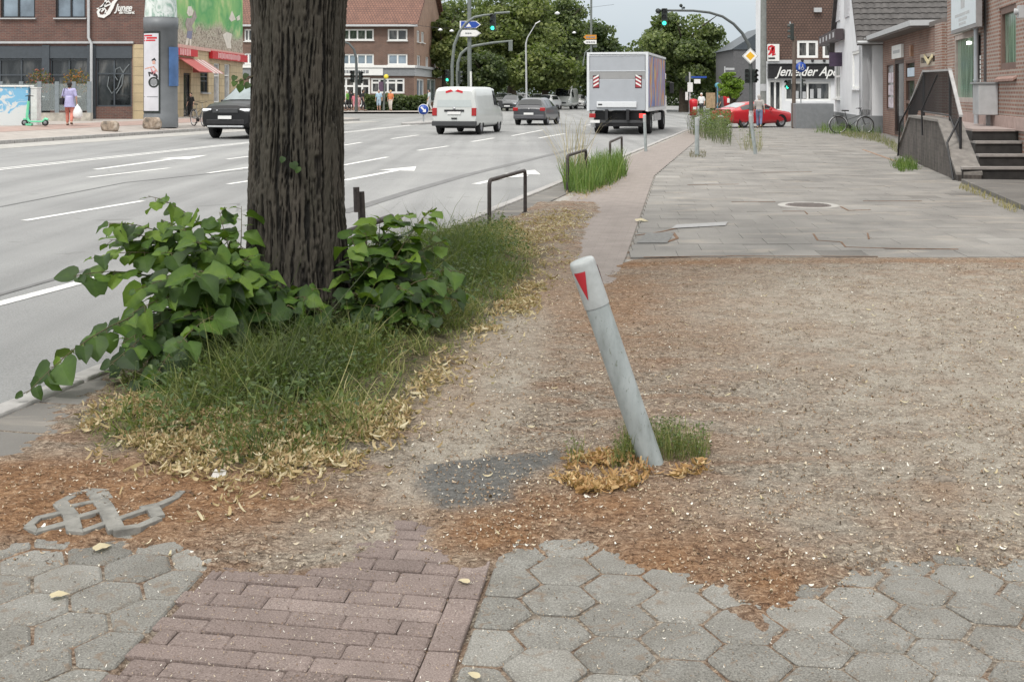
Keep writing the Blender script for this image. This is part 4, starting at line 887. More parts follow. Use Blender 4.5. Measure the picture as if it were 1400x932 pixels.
b = MB(); b.lathe([(.092, .55), (.092, 1.0)], base, 12); b.build('sticker_band', M('worn stickers', (.5, .45, .45), .7, var=.5, vs=9), r0)
# left masts
d = 64.0; base = at(618, d); r0 = root('traffic_light', base, 'curved arm traffic light mast left of the sign post, showing a green lamp', 'traffic light', 'traffic lights at the junction')
b = MB(); b.tube([base, P(618, 90, d), P(621, 62, d), P(628, 44, d), P(637, 32, d), P(648, 24, d), P(662, 21, d), P(674, 20, d)], [.1, .09, .085, .08, .075, .07, .06, .05], 10); b.build('mast', m_lmast := M('grey green mast', (.17, .19, .18), .6, .2, var=.15, vs=10), r0)
signal(r0, P(674, 31, d), back, 2, 1.0); b = MB(); b.tube([P(676, 18.5, d), P(697, 17, d)], .06, 8); b.build('lamp_arm', m_lmast, r0)
signal(r0, P(612, 104, d), back, 2, .7)
d = 68.0; base = at(627, d); r0 = root('traffic_light', base, 'grey mast with a long bare arm reaching right below the direction signs', 'traffic light', 'traffic lights at the junction')
b = MB(); b.tube([base, P(625.5, 100, d), P(626, 86, d), P(630, 74, d), P(638, 67, d), P(648, 63, d), P(672, 59, d), P(701, 56, d)], [.1, .1, .09, .085, .08, .075, .07, .05], 10); b.build('mast', m_lmast, r0)
b = MB(); b.obox(P(698, 63, d), (.12, 0, 0), (0, .06, 0), (0, 0, .3)); b.build('sensor_box', m_lmast, r0); signal(r0, P(628, 106, d), S(0, -1), -1, .8)
d = 90.0; base = at(487, d); r0 = root('traffic_light', base, 'traffic light mast bending left in front of the brick corner shops', 'traffic light', 'traffic lights at the junction')
b = MB(); b.tube([base, P(487.5, 100, d), P(487, 80, d), P(484, 68, d), P(477, 60, d), P(462, 54.5, d), P(445, 52, d)], [.12, .11, .1, .1, .09, .08, .07], 10); b.build('mast', m_dmast, r0)
signal(r0, P(482, 105, d), back, -1, 1.0); signal(r0, P(493, 106, d), (back + S(0, -1)).normalized(), -1, 1.0)
# sign post with two arrow signs
d = 66.0; base = at(642, d); r0 = root('sign_post', base, 'tall grey post carrying a blue and a white arrow direction sign', 'road sign')
b = MB(); b.tube([base, P(641.5, -60, d)], [.13, .11], 12); b.build('post', m_lmast, r0); b = MB(); b.tube([P(644, 125, d - .2), P(643.6, 98, d - .2)], .06, 8); b.build('white_sleeve', m_white, r0)
def arrowsign(parent, x0, x1, xt, y0, y1, d, mat, bord, th=.05):
    ym = (y0 + y1) / 2; xa = x1; o = [P(x0, y0, d), P(xa, y0, d), P(xt, ym, d), P(xa, y1, d), P(x0, y1, d)]
    b = MB(); b.prism(o, (0, th, 0)); s_ = b.build('arrow_sign', bord, parent); c_ = sum(o, V()) / 5
    b = MB(); b.prism([c_ + (p - c_) * .88 + V((0, -.012, 0)) for p in o], (0, .008, 0)); b.build('face', mat, s_); return s_
s1 = arrowsign(r0, 628.5, 651, 657.5, 29, 39, d - .3, m_blue, m_white); b = MB(); b.prism([P(637, 37, d - .33), P(644.5, 37, d - .33), P(641, 32, d - .33)], (0, .01, 0)); b.build('white_emblem', m_white, s1)
s2 = arrowsign(r0, 628.5, 651, 658, 41, 50.5, d - .3, m_white, M('sign edge', (.5, .5, .5), .5)); b = MB()
for k in range(3): b.box(P(636 + 3 * k, 46.4, d - .33), P(638.4 + 3 * k, 45, d - .32))
b.build('faded_lettering', m_grey, s2)
d = 92.0; base = at(808, d); r0 = root('sign_post', base, 'thin tall pole above the truck with an orange and a white direction sign', 'road sign')
b = MB(); b.tube([base, P(808.5, -60, d)], [.1, .08], 10); b.build('pole', m_lmast, r0)
for (y0, y1, mt) in ((48, 54, m_orange), (55, 60.5, m_white)):
    o = [P(815.5, y0, d - .2), P(815.5, y1, d - .2), P(801, y1, d - .2), P(797.5, (y0 + y1) / 2, d - .2), P(801, y0, d - .2)]; b = MB(); b.prism(o, (0, .05, 0)); s_ = b.build('arrow_sign', mt, r0)
    b = MB()
    for k in range(4): b.box(P(801.5 + 3.2 * k, y1 - 1.8, d - .22), P(803.9 + 3.2 * k, y0 + 2, d - .205))
    b.build('faded_lettering', m_grey, s_)
b = MB(); b.tube([P(808, 66, d), P(800, 72, d), P(797, 90, d)], .05, 6); b.box(P(811, 65, d), P(816, 61.5, d + .3)); b.build('lamp_arm', m_lmast, r0)
# keep-right sign on the island
d = isl.y; r0 = root('keep_right_sign', isl + Z * .12, 'round blue keep right sign with a white arrow on the traffic island', 'road sign')
b = MB(); b.tube([isl + Z * .1, P(579, 148, d)], .04, 8); b.build('post', m_steel, r0)
p = P(579, 150, d - .08); b = MB(); b.lathe([(.001, .02), (.3, .02), (.3, 0), (.001, 0)], p, 24, (0, -1, 0)); ds = b.build('disc', m_white, r0); b = MB(); b.lathe([(.001, .028), (.275, .028), (.275, .021)], p, 24, (0, -1, 0)); b.build('blue_field', m_blue, ds)
b = MB(); e1 = V((.7, 0, -.7)); e2 = V((.7, 0, .7)); q_ = p + V((0, -.03, 0)); b.prism([q_ - e1 * .2 + e2 * .045, q_ - e1 * .2 - e2 * .045, q_ + e1 * .05 - e2 * .045, q_ + e1 * .05 - e2 * .13, q_ + e1 * .2, q_ + e1 * .05 + e2 * .13, q_ + e1 * .05 + e2 * .045], (0, -.006, 0)); b.build('white_arrow', m_white, ds)
# street lamps far away
for px, d, y0, label, tipx, tipy in [(720, 100, 60, 'grey street lamp with a bent arm in front of the dense trees', 733, 32)]:
    base = at(px, d); r0 = root('street_lamp', base, label, 'street lamp'); b = MB(); b.tube([base, P(px - 1, y0, d), P(px + 1, y0 - 8, d), P(tipx, tipy, d)], [.09, .07, .05, .035], 8); b.build('pole', m_lgrey, r0); b = MB(); b.obox(P(tipx + 2, tipy - 1, d), (.22, 0, .12), (0, .1, 0), (0, 0, .05)); b.build('lamp_head', m_white, r0)
for i, (px, py, d) in enumerate([(602, 41, 95), (617.5, 42.5, 95), (762, 18.5, 80), (785, 45, 105)]):
    r0 = root('hanging_lamp', P(px, py, d), ['small white lamp hanging in front of the trees, left of the blue arrow sign', 'small white lamp on the wire just beside the arrow signs', 'white lamp hanging high in front of the tall trees', 'white lamp on the wire left of the orange direction sign'][i], 'street lamp', 'lamps hung on wires')
    b = MB(); b.lathe([(.03, .12), (.1, .08), (.2, 0), (.17, -.06), (.001, -.1)], P(px, py, d), 12); b.build('shade', m_lamp, r0)
    b = MB(); q_ = P(px, py, d) + Z * .12; b.tube([q_ + V((-4, 0, .5)), q_, q_ + V((4, 0, .5))], .012, 4); b.build('wire', m_black, r0)
# big grey utility pole in front of the pharmacy
d = 65.0; base = at(1043.5, d); r0 = root('utility_pole', base, 'thick grey pole rising past the roof left of the pharmacy', 'pole'); b = MB(); b.tube([base, P(1044, -80, d)], [.18, .16], 14); b.build('shaft', M('pole grey', (.2, .21, .2), .8, var=.2, vs=4), r0); b = MB(); b.lathe([(.19, 1.9), (.19, 2.3)], base, 14); b.build('band', m_lgrey, r0)
# crossing signal and blue path sign at the grey wall
d = 56.0; base = at(1085, d); r0 = root('traffic_light', base, 'brown masted traffic light seen from behind, in front of the pharmacy', 'traffic light', 'traffic lights at the junction'); b = MB(); b.tube([base, P(1086, 50, d)], [.1, .09], 10); b.build('mast', M('brown mast', (.13, .1, .08), .7, var=.2), r0)
signal(r0, P(1083, 44, d), S(0, 1), -1, .85); signal(r0, P(1078, 116, d) + back * .1, (back + S(0, .9)).normalized(), 1, .75, 2); signal(r0, P(1096, 114, d), S(0, -1), -1, .7, 2)
b = MB(); b.tube([P(1080, 30, d), P(1081, 38, d)], .03, 6); b.build('finial', m_lgrey, r0)
d = 54.6; base = at(1095, d); r0 = root('path_sign', base, 'round blue footpath sign on a thin grey post against the grey wall', 'road sign'); b = MB(); b.tube([base, P(1095, 84, d)], .03, 8); b.build('post', m_steel, r0)
p = P(1095, 92, d - .06); b = MB(); b.lathe([(.001, .02), (.25, .02), (.25, 0), (.001, 0)], p, 24, (0, -1, 0)); ds = b.build('disc', m_blue, r0); b = MB(); b.ball(p + V((-.08, -.03, .07)), .035, 8); b.obox(p + V((-.08, -.028, -.04)), (.04, 0, 0), (0, .006, 0), (0, 0, .08)); b.lathe([(.05, .03), (.075, .03)], p + V((.07, 0, -.06)), 12, (0, -1, 0)); b.obox(p + V((.08, -.028, .06)), (.02, 0, 0), (0, .006, 0), (0, 0, .08)); b.build('pictogram', m_lgrey, ds)
# post with street name plate, small signs and red litter bin
d = 53.0; base = at(943, d); r0 = root('sign_post', base, 'crowded sign post at the corner with street name plates above the red bin', 'road sign'); b = MB(); b.tube([base, P(943, 99, d)], .04, 8); b.build('post', m_lgrey, r0)
for (x0, x1, y0, y1, mt, nm) in [(945, 966, 104.5, 107, m_blue, 'street_name_plate'), (949, 957.5, 108.5, 114.5, m_white, 'number_plate'), (940, 947, 113, 126, m_white, 'timetable_plate'), (937, 940.5, 126, 137, m_white, 'white_box'), (937, 941, 104, 112, m_dsig, 'side_signal')]:
    b = MB(); b.box(P(x0, y0, d - .08), P(x1, y1, d - .05)); b.build(nm, mt, r0)
p = P(948, 148, d - .15); r0 = root('litter_bin', p - Z * .3, 'red litter bin hung on the crowded sign post', 'litter bin', 'red litter bins'); b = MB(); b.lathe([(.001, -.33), (.17, -.33), (.19, .2), (.2, .3), (.19, .31)], p, 16); b.build('drum', m_red, r0); b = MB(); b.lathe([(.2, .31), (.17, .4), (.001, .44)], p, 16); b.build('hood', m_red, r0); b = MB(); b.obox(p + V((.03, -.2, .0)), (.07, 0, 0), (0, .01, 0), (0, 0, .06)); b.build('sticker', m_white, r0); b = MB(); b.box(P(940, 177, d), P(951, 158, d - .2)); b.build('white_base', m_lgrey, r0)
d = 90; base = at(991, d); r0 = root('sign_post', base, 'pale post with a street name plate before the bright green tree', 'road sign'); b = MB(); b.tube([base, P(991, 91, d)], .05, 8); b.build('post', m_lgrey, r0); b = MB(); b.box(P(992, 96, d - .1), P(1004, 93, d - .05)); b.build('name_plate', m_lgrey, r0); b = MB(); b.lathe([(.001, .02), (.22, .02), (.22, 0)], P(981, 117, d), 16, (0, -1, 0)); b.tube([at(981, d), P(981, 117, d)], .035, 6); b.build('blue_disc', M('pale blue', (.1, .3, .4), .5), r0)
p = P(994, 137, 88); r0 = root('litter_bin', at(994, 88), 'second red litter bin, far across the side street behind the red car', 'litter bin', 'red litter bins'); b = MB(); b.lathe([(.001, -.6), (.25, -.6), (.3, .3), (.25, .5), (.001, .6)], p, 14); b.build('drum', m_red, r0); b = MB(); b.box(p + V((-.05, -.33, -.2)), p + V((.2, -.3, .15))); b.build('sticker', m_white, r0)
p = at(972, 92); b = MB(); b.box(P(966, 148, 92), P(977, 127, 92.3)); tag(b.build('timber_board', m_wood, origin=p), 'pale upright timber board under the trees across the junction', 'board')
# ================= BUILDINGS =================
m_brick1 = brickmat('dark red brick', (.2, .095, .075), (.13, .07, .062), (.2, .17, .15), .25, .08, .01)
m_brick2 = brickmat('brown brick', (.2, .105, .075), (.145, .08, .062), (.24, .2, .17), .25, .08, .012)
m_brick3 = brickmat('orange brick', (.36, .19, .14), (.26, .13, .1), (.42, .37, .33), .25, .083, .02)
m_tileroof = brickmat('red roof tile', (.24, .12, .085), (.19, .095, .07), (.1, .05, .04), .25, .33, .03, .8, 0)
m_ytile = brickmat('cream tile cladding', (.62, .5, .31), (.56, .45, .28), (.4, .32, .2), .6, .42, .02, .6, 0, 0)
m_slate = M('anthracite panel', (.06, .072, .085), .5, var=.12)
m_plaster = M('white plaster', (.72, .73, .75), .85, var=.06, vs=1.5, bump=.15, bs=90)
def fx(o, e, px, py):
    o, e = V(o), V(e); n = e.cross(Z); r = V(((px - CX) / F, 1, -(py - HY) / F)); c = V((0, 0, H)); t_ = (o - c).dot(n) / r.dot(n); p = c + r * t_; return (p - o).dot(e), p.z - o.z
def hole(o, e, x0, y0, x1, y1):
    xm = (x0 + x1) / 2; a = fx(o, e, x0, (y0 + y1) / 2)[0]; b_ = fx(o, e, x1, (y0 + y1) / 2)[0]; return (min(a, b_), fx(o, e, xm, y1)[1], max(a, b_), fx(o, e, xm, y0)[1])
def facade(parent, name, o, e, W, Hh, holes, mat, depth=6, rev=.14, z0=0):
    o, e = V(o), V(e); n = e.cross(Z); b = MB(); pt = lambda x, z, d=0: o + e * x + Z * z - n * d
    xs = sorted({0, W, *[h[0] for h in holes], *[h[2] for h in holes]}); zs = sorted({z0, Hh, *[h[1] for h in holes], *[h[3] for h in holes]})
    xs = [x for x in xs if 0 <= x <= W]; zs = [z for z in zs if z0 <= z <= Hh]
    for i in range(len(xs) - 1):
        for j in range(len(zs) - 1):
            cx, cz = (xs[i] + xs[i + 1]) / 2, (zs[j] + zs[j + 1]) / 2
            if any(h[0] < cx < h[2] and h[1] < cz < h[3] for h in holes): continue
            b.poly(pt(xs[i], zs[j]), pt(xs[i + 1], zs[j]), pt(xs[i + 1], zs[j + 1]), pt(xs[i], zs[j + 1]))
    for h in holes:
        x0, a, x1, c_ = max(h[0], 0), max(h[1], z0), min(h[2], W), min(h[3], Hh)
        b.poly(pt(x0, a), pt(x0, c_), pt(x0, c_, rev), pt(x0, a, rev)); b.poly(pt(x1, a, rev), pt(x1, c_, rev), pt(x1, c_), pt(x1, a)); b.poly(pt(x0, c_), pt(x1, c_), pt(x1, c_, rev), pt(x0, c_, rev)); b.poly(pt(x0, a, rev), pt(x1, a, rev), pt(x1, a), pt(x0, a))
    b.poly(pt(0, z0, depth), pt(0, z0), pt(0, Hh), pt(0, Hh, depth)); b.poly(pt(W, z0), pt(W, z0, depth), pt(W, Hh, depth), pt(W, Hh)); b.poly(pt(W, z0, depth), pt(0, z0, depth), pt(0, Hh, depth), pt(W, Hh, depth)); b.poly(pt(0, Hh), pt(W, Hh), pt(W, Hh, depth), pt(0, Hh, depth))
    return b.build(name, mat, parent)
def window(parent, o, e, h, fm, gm=None, nx=1, nz=1, fw=.06, rev=.12, sill=None, name='window', tops=None):
    o, e = V(o), V(e); n = e.cross(Z); x0, a, x1, c_ = h; b = MB(); pt = lambda x, z, d: o + e * x + Z * z - n * d
    def bar(xa, za, xb, zb, d0, d1): b.obox(pt((xa + xb) / 2, (za + zb) / 2, (d0 + d1) / 2), e * (xb - xa) / 2, n * (d1 - d0) / 2, Z * (zb - za) / 2)
    d0, d1 = rev - .05, rev + .02
    bar(x0, a, x0 + fw, c_, d0, d1); bar(x1 - fw, a, x1, c_, d0, d1); bar(x0 + fw, c_ - fw, x1 - fw, c_, d0, d1); bar(x0 + fw, a, x1 - fw, a + fw, d0, d1)
    for k in range(1, nx): xm = x0 + (x1 - x0) * k / nx; bar(xm - fw / 2, a + fw, xm + fw / 2, c_ - fw, d0 + .004, d1)
    for z in (tops if tops else [k / nz for k in range(1, nz)]): zm = a + (c_ - a) * z; bar(x0 + fw, zm - fw / 2, x1 - fw, zm + fw / 2, d0 + .008, d1)
    fr = b.build(name, fm, parent); b = MB(); b.obox(pt((x0 + x1) / 2, (a + c_) / 2, rev + .03), e * (x1 - x0) / 2, n * .012, Z * (c_ - a) / 2); b.build('pane', gm or m_glass, fr)
    if sill: b = MB(); b.obox(pt((x0 + x1) / 2, a - .03, -.04), e * ((x1 - x0) / 2 + .06), n * .1, Z * .03); b.build('sill', sill, fr)
    return fr
m_pane_b = M('pane sky tint', (.2, .25, .3), .08, var=.4, vs=.8, spec=.8); m_curtain = M('curtained pane', (.32, .33, .34), .15, var=.35, vs=2.5, spec=.8)
EX = V((1, 0, 0))
# --- bakery building, far left ---
d = 54.0; o = V((-27.5, d, .44)); e = EX; W = (197 - CX) / F * d - o.x
r0 = root('shop_building', o + EX * W / 2, 'dark red brick corner building with a bakery and blue grey shop windows', 'building')
hg = [hole(o, e, -60, 64, 58, 150), hole(o, e, 68, 64, 120, 150), hole(o, e, 131, 64, 180, 146)]
hw = [hole(o, e, -60, -60, -30, 25), hole(o, e, 1, -60, 48, 25), hole(o, e, 76, -60, 117, 25)]
facade(r0, 'wall', o, e, W, 8, hw + [h for h in hg], m_brick1, 3.0)
for h in hw: window(r0, o, e, h, m_black, m_pane_b, 2, 1, .08, sill=m_lgrey)
for h in hg: 
    window(r0, o, e, h, m_slate, m_glass, max(2, int((h[2] - h[0]) / 1.0)), 1, .07, tops=[.55, .79], name='shop_window')
b = MB()
for h, (y0, y1) in zip(hg, [(61, 79)] * 3): z0_ = fx(o, e, 60, 80)[1]; z1_ = fx(o, e, 60, 63)[1]; b.obox(o + e * (h[0] + h[2]) / 2 + Z * (z0_ + z1_) / 2 + V((0, .03, 0)), e * ((h[2] - h[0]) / 2 + .02), (0, .05, 0), Z * (z1_ - z0_) / 2)
b.build('fascia_panel', m_slate, r0)
b = MB(); zc = fx(o, e, 60, 58.5)[1]; b.box(o + V((0, -.12, zc - .05)), o + V((fx(o, e, 183, 60)[0], .02, zc + .05))); b.build('ledge', m_lgrey, r0)
b = MB(); x0, z0_, x1, z1_ = hole(o, e, 182, 61, 197, 154); b.box(o + V((x0, -.05, -.1)), o + V((x1, .02, z1_))); b.build('tile_pier', m_ytile, r0)
for (xa, xb) in ((58, 68), (120, 131)):
    x0, z0_, x1, z1_ = hole(o, e, xa, 62, xb, 158); b = MB(); b.box(o + V((x0, -.06, -.1)), o + V((x1, .02, z1_))); b.build('pilaster', m_slate, r0)
b = MB(); xp = fx(o, e, 122.5, 30)[0]; xq = fx(o, e, 127, 90)[0]; pz = lambda y: fx(o, e, 122, y)[1]
b.tube([o + V((xp, -.14, 7.5)), o + V((xp, -.14, pz(52))), o + V((xq, -.2, pz(60))), o + V((xq, -.2, -.1))], .07, 8); b.build('downpipe', m_lgrey, r0)
# bakery lettering: white script letters and swash
xw = lambda px: fx(o, e, px, 10)[0]; zw = lambda py: fx(o, e, 150, py)[1]
lg = o + V((0, -.02, 0)); b = MB(); q2 = lambda pts: [(xw(80 + x / 10), zw(y / 10)) for x, y in pts]
b.stroke(lg, e, Z, q2([(870, -60), (800, 0), (760, 40), (730, 110), (690, 180), (620, 230), (560, 220), (545, 170), (580, 110), (640, 50), (690, 20), (720, 60), (650, 90), (590, 110), (530, 125)]), [.05, .1, .16, .17, .17, .16, .14, .12, .1, .09, .08, .08, .07, .06, .05], .05)
b.stroke(lg, e, Z, q2([(640, 200), (655, 150), (640, 120), (590, 165)]), .07, .05); b.stroke(lg, e, Z, q2([(600, 130), (640, 60), (650, 10), (700, -40)]), .09, .05); sw = b.build('bakery_emblem', m_white, r0)
text('Junge', lg + e * xw(158) + Z * zw(15.5), e, .48, m_white, r0, .35, .03, width=xw(182.5) - xw(158), bold=.01); text('die Bäckerei.', lg + e * xw(163) + Z * zw(19.3), e, .2, m_white, r0, .3, .03, width=xw(184) - xw(163), bold=.006)
# white swirl on the door glass
b = MB(); q3 = lambda pts: [(fx(o, e, a_, c_)[0], fx(o, e, a_, c_)[1]) for a_, c_ in pts]
b.stroke(o + V((0, .085, 0)), e, Z, q3([(148, 105), (146, 118), (152, 128), (160, 120), (165, 105), (170, 95), (176, 88)]), .05, .004); b.stroke(o + V((0, .087, 0)), e, Z, q3([(158, 128), (166, 116), (168, 100), (163, 92), (157, 95), (156, 104), (160, 110)]), .05, .004); b.build('glass_swirl', M('etched swirl', (.16, .18, .19), .5), r0)
# glass wind screen of the terrace
d = 50.5; r0 = root('wind_screen', at(80, d), 'glazed grey wind screen with wide posts before the bakery terrace', 'screen'); b = MB(); g_ = MB(); zg = hgt(-20, d)
xs = [-30, 1, 29, 54, 78, 101, 122]
m_scr = M('screen grey', (.2, .23, .25), .5)
for x_ in xs: p0 = P(x_, 160, d); b = MB(); b.box((p0.x - .09, d - .03, zg + .35), (p0.x + .09, d + .03, zg + 1.75)); b.build('post', m_scr, r0)
for xa, xb in zip(xs, xs[1:]): g_.box((P(xa, 0, d).x + .09, d - .008, zg + .45), (P(xb, 0, d).x - .09, d + .008, zg + 1.65))
t = NT('screen glass'); t.P(Base_Color=(.55, .6, .6), Roughness=.08); tr_ = t.n('BsdfTransparent', {'Color': (.85, .88, .88, 1)}); mx_ = t.n('MixShader', {0: .8, 1: t.b.outputs[0], 2: tr_.outputs[0]}); t.t.links.new(mx_.outputs[0], t.out.inputs[0]); g_.build('glazing', t.m, r0)
b = MB(); b.box((P(-30, 0, d).x, d - .2, zg - .1), (P(126, 0, d).x, d + .1, zg + .36)); tag(b.build('terrace_wall', M('pale rough wall', (.42, .39, .34), .9, var=.3, vs=4, bump=.4, bs=20), origin=(P(50, 0, d).x, d, zg)), 'low pale rough wall carrying the terrace wind screen', 'wall')
for i, (px, hh, lab, c1) in enumerate([(55, 1.75, 'reddish shrub in a dark planter behind the wind screen, the left one', (.3, .08, .07)), (104, 1.75, 'orange tinged shrub in a dark planter behind the wind screen, the right one', (.35, .13, .04))]):
    r0 = root('potted_shrub', P(px, 150, d + .8) * 1.0, lab, 'plant', 'planters on the terrace'); p0 = V((P(px, 0, d + .8).x, d + .8, zg)); r0.location = p0
    b = MB(); b.prism([p0 + V((-.35, -.25, 0)), p0 + V((.35, -.25, 0)), p0 + V((.35, .25, 0)), p0 + V((-.35, .25, 0))], (0, 0, .9)); b.build('planter', m_black, r0); b = MB(); b.tube([p0 + Z * .8, p0 + Z * 1.6], .02, 5); b.build('stem', m_trunk2, r0)
    n = 420; cp = np.array(tuple(p0)) + np.array([0, 0, hh]) + rdir(n) * rng.random((n, 1)) ** .4 * np.array([.62, .4, .62])
    stamp('foliage', OVv, OVf, cp, frames(rdir(n), rdir(n)), rng.uniform(.08, .16, n), leafmat('red shrub leaf', [(0, (.05, .07, .02)), (.45, (.13, .14, .04)), (.7, c1), (1, mul(c1, 1.7))], .3), r0, tone=np.clip(rng.normal(.5, .25, n), 0, 1))
    b = MB(); b.tube([p0 + V((-.5, -.34, 1.02)), p0 + V((-.1, -.4, 1.1)), p0 + V((.35, -.34, 1.05))], [.04, .09, .03], 6); tag(b.build('white_cushion', m_white, origin=p0 + Z), ['crumpled white cloth on the left planter', 'crumpled white cloth on the right planter'][i], 'cloth')
# --- yellow shop with mural ---
o = V((-17.2, 57.0, .42)); e = V((0, 1, 0)); W = 15.4
r0 = root('shop_building', o + e * W / 2, 'cream tiled shop with red signs and a painted green mural above', 'building')
hd = hole(o, e, 251, 100, 261, 152); hs4 = [hole(o, e, 274, 87, 285, 127), hole(o, e, 292.5, 87, 301, 140), hole(o, e, 307, 88, 315, 136)]; hd = (hd[0], 0, hd[2], hd[3])
zt = fx(o, e, 290, 70)[1]
facade(r0, 'wall', o, e, W, zt, [hd] + hs4, m_ytile, 8)
window(r0, o, e, hd, m_black, m_glass, 1, 1, .1, name='door')
for k, h in enumerate(hs4): window(r0, o, e, h, m_white if k else m_slate, m_curtain if k else m_glass, 1, 1, .06, tops=[.68] if k else [.4, .55, .68], sill=m_lgrey)
t = NT('mural paint'); c = t.co('Object', (1, 1, 1)); n = t.noise(c, .35, 4, .6); n2 = t.noise(c, 3.2, 6, 2.2); z_ = t.n('SeparateXYZ', {0: c}).outputs[2]
g1 = t.ramp(n, [(.3, (.6, .62, .32)), (.43, (.25, .48, .17)), (.55, (.1, .34, .12)), (.63, (.3, .5, .22)), (.72, (.62, .55, .3))]); g2 = t.ramp(n2, [(.36, (.12, .1, .08)), (.47, (.34, .29, .23)), (.56, (.55, .5, .42)), (.64, (.2, .2, .12))])
fz = t.math('ADD', z_, t.math('MULTIPLY', n, 2.6)); cc = t.mix(t.ramp(t.math('MULTIPLY', fz, .1), [(.6, (1, 1, 1)), (.66, (0, 0, 0))]), g1, g2); t.P(Base_Color=cc, Roughness=.8)
b = MB(); b.obox(o + e * W / 2 + Z * (zt + 2.9) - V((4, 0, 0)), V((4, 0, 0)), e * W / 2, Z * 2.9); mu = b.build('mural_wall', t.m, r0)
b = MB(); b.obox(o + e * W / 2 + Z * (zt + .02) + V((.04, 0, 0)), V((.07, 0, 0)), e * W / 2, Z * .09); b.build('ledge', M('pink ledge', (.6, .38, .33), .8), r0)
n_ = V((1, 0, 0)); mo = o + n_ * .012
def mshape(pts, mat, th=.012): b = MB(); w_ = [fx(o, e, x_, y_) for x_, y_ in pts]; b.prism([o + n_ * .003 + e * a_ + Z * c_ for a_, c_ in w_], n_ * th); return b.build('painted_figure', mat, mu)
mp1, mp2, mp3 = M('mural white', (.66, .62, .55), .8, var=.15, vs=3), M('mural shorts', (.2, .21, .3), .8), M('mural grey', (.33, .29, .27), .8, var=.25, vs=4)
mshape([(255, 25), (262, 25), (266, 13), (269, 24), (262, 36), (264, 42), (256, 43), (253, 33)], mp3); mshape([(256, 43), (263, 42.5), (261.5, 54), (255, 52)], mp2); mshape([(255, 52), (258, 53), (256, 63), (253, 63)], mp1); mshape([(259, 53.5), (261.5, 54), (261, 65), (258.5, 65)], mp1); mshape([(257, 9), (261, 9), (264, 15), (263, 21), (258, 23), (255, 18)], mp1)
mshape([(304, 48), (310, 44), (317, 47), (315, 58), (316, 67), (310, 66), (307, 56)], mp1); mshape([(313, 26), (317, 15), (320, 22), (322, 27), (316, 30)], mp1); mshape([(323, 24), (327, 21), (328, 27), (324, 29)], mp1)
def redsign(x0, x1, y0, y1, tx0, tx1):
    a_ = hole(o, e, x0, y0, x1, y1); b = MB(); b.obox(o + e * (a_[0] + a_[2]) / 2 + Z * (a_[1] + a_[3]) / 2 + n_ * .12, e * (a_[2] - a_[0]) / 2, n_ * .1, Z * (a_[3] - a_[1]) / 2); s_ = b.build('red_sign', m_red, r0)
    b = MB(); ta, tb_ = fx(o, e, tx0, 78)[0], fx(o, e, tx1, 78)[0]; k = 0; x_ = ta
    while x_ < tb_ - .1:
        w_ = random.uniform(.16, .3); hh = random.uniform(.12, .2); zc = (a_[1] + a_[3]) / 2; b.obox(o + e * (x_ + w_ / 2) + Z * zc + n_ * .225, e * w_ * .4, n_ * .006, Z * hh); x_ += w_ + .05
    b.build('faded_lettering', M('faded pink', (.7, .4, .4), .6), s_)
redsign(236, 265, 67, 76.5, 240, 256); redsign(285.5, 334, 73, 83, 293, 324)
# red awnings
b = MB()
for (xa, xb) in ((243, 263),):
    a_, c_ = fx(o, e, xa, 90)[0], fx(o, e, xb, 90)[0]; z1_ = fx(o, e, 253, 80)[1]; z0_ = fx(o, e, 253, 99)[1]
    b.prism([o + e * a_ + Z * z1_ + n_ * .02, o + e * c_ + Z * z1_ + n_ * .02, o + e * c_ + Z * z0_ + n_ * 1.1, o + e * a_ + Z * z0_ + n_ * 1.1], (0, 0, .04)); b.poly(o + e * c_ + Z * z1_ + n_ * .02, o + e * c_ + Z * z0_ + n_ * 1.1, o + e * c_ + Z * z0_ + n_ * .02)
b.build('awning', M('faded red cloth', (.5, .13, .12), .8, var=.15), r0)
a_, c_ = fx(o, e, 263, 90)[0], fx(o, e, 279, 95)[0]; b = MB()
for k in range(6):
    b.m = k % 2; x0, x1 = a_ + (c_ - a_) * k / 6, a_ + (c_ - a_) * (k + 1) / 6; z1_ = fx(o, e, 266, 82)[1]; z0_ = fx(o, e, 275, 101)[1]
    b.prism([o + e * x0 + Z * z1_ + n_ * .03, o + e * x1 + Z * z1_ + n_ * .03, o + e * (x1 + .5) + Z * z0_ + n_ * 1.0, o + e * (x0 + .5) + Z * z0_ + n_ * 1.0], (0, 0, .03))
b.build('striped_awning', [M('awning white', (.7, .62, .6), .8), M('awning pink', (.5, .25, .23), .8)], r0)
# --- brick corner house across the junction ---
d = 98.0; o = V(((300 - CX) / F * d, d, .2)); e = EX; W = (566 - CX) / F * d - o.x
r0 = root('brick_house', o + e * W / 2, 'brown brick corner house with red tiled roof and white windows over shops', 'building')
mkh = lambda lst: [hole(o, e, *q_) for q_ in lst]
up = mkh([(334, 40, 345, 57), (350, 40, 375, 57), (400, 40, 425, 57), (466, 40, 511, 55.5), (530, 40, 557, 56)]); mid = mkh([(334, 73, 345, 88), (350, 73, 375, 88), (400, 73, 425, 88), (466, 74, 511, 89), (530, 74, 557, 89)]); sh = mkh([(462, 106, 506, 146), (507, 107, 553, 128), (340, 106, 400, 146), (405, 106, 455, 146)])
ze = fx(o, e, 500, 36)[1]
facade(r0, 'wall', o, e, W, ze, up + mid + sh, m_brick2, 16)
for h in up + mid: window(r0, o, e, h, m_white, m_glass if h in up else m_pane_b, 4 if h[2] - h[0] > 2.4 else 2, 1, .13, sill=m_white)
for k, h in enumerate(sh): window(r0, o, e, h, m_white, m_glass, 4, 1, .16, tops=[.7], name='shop_window')
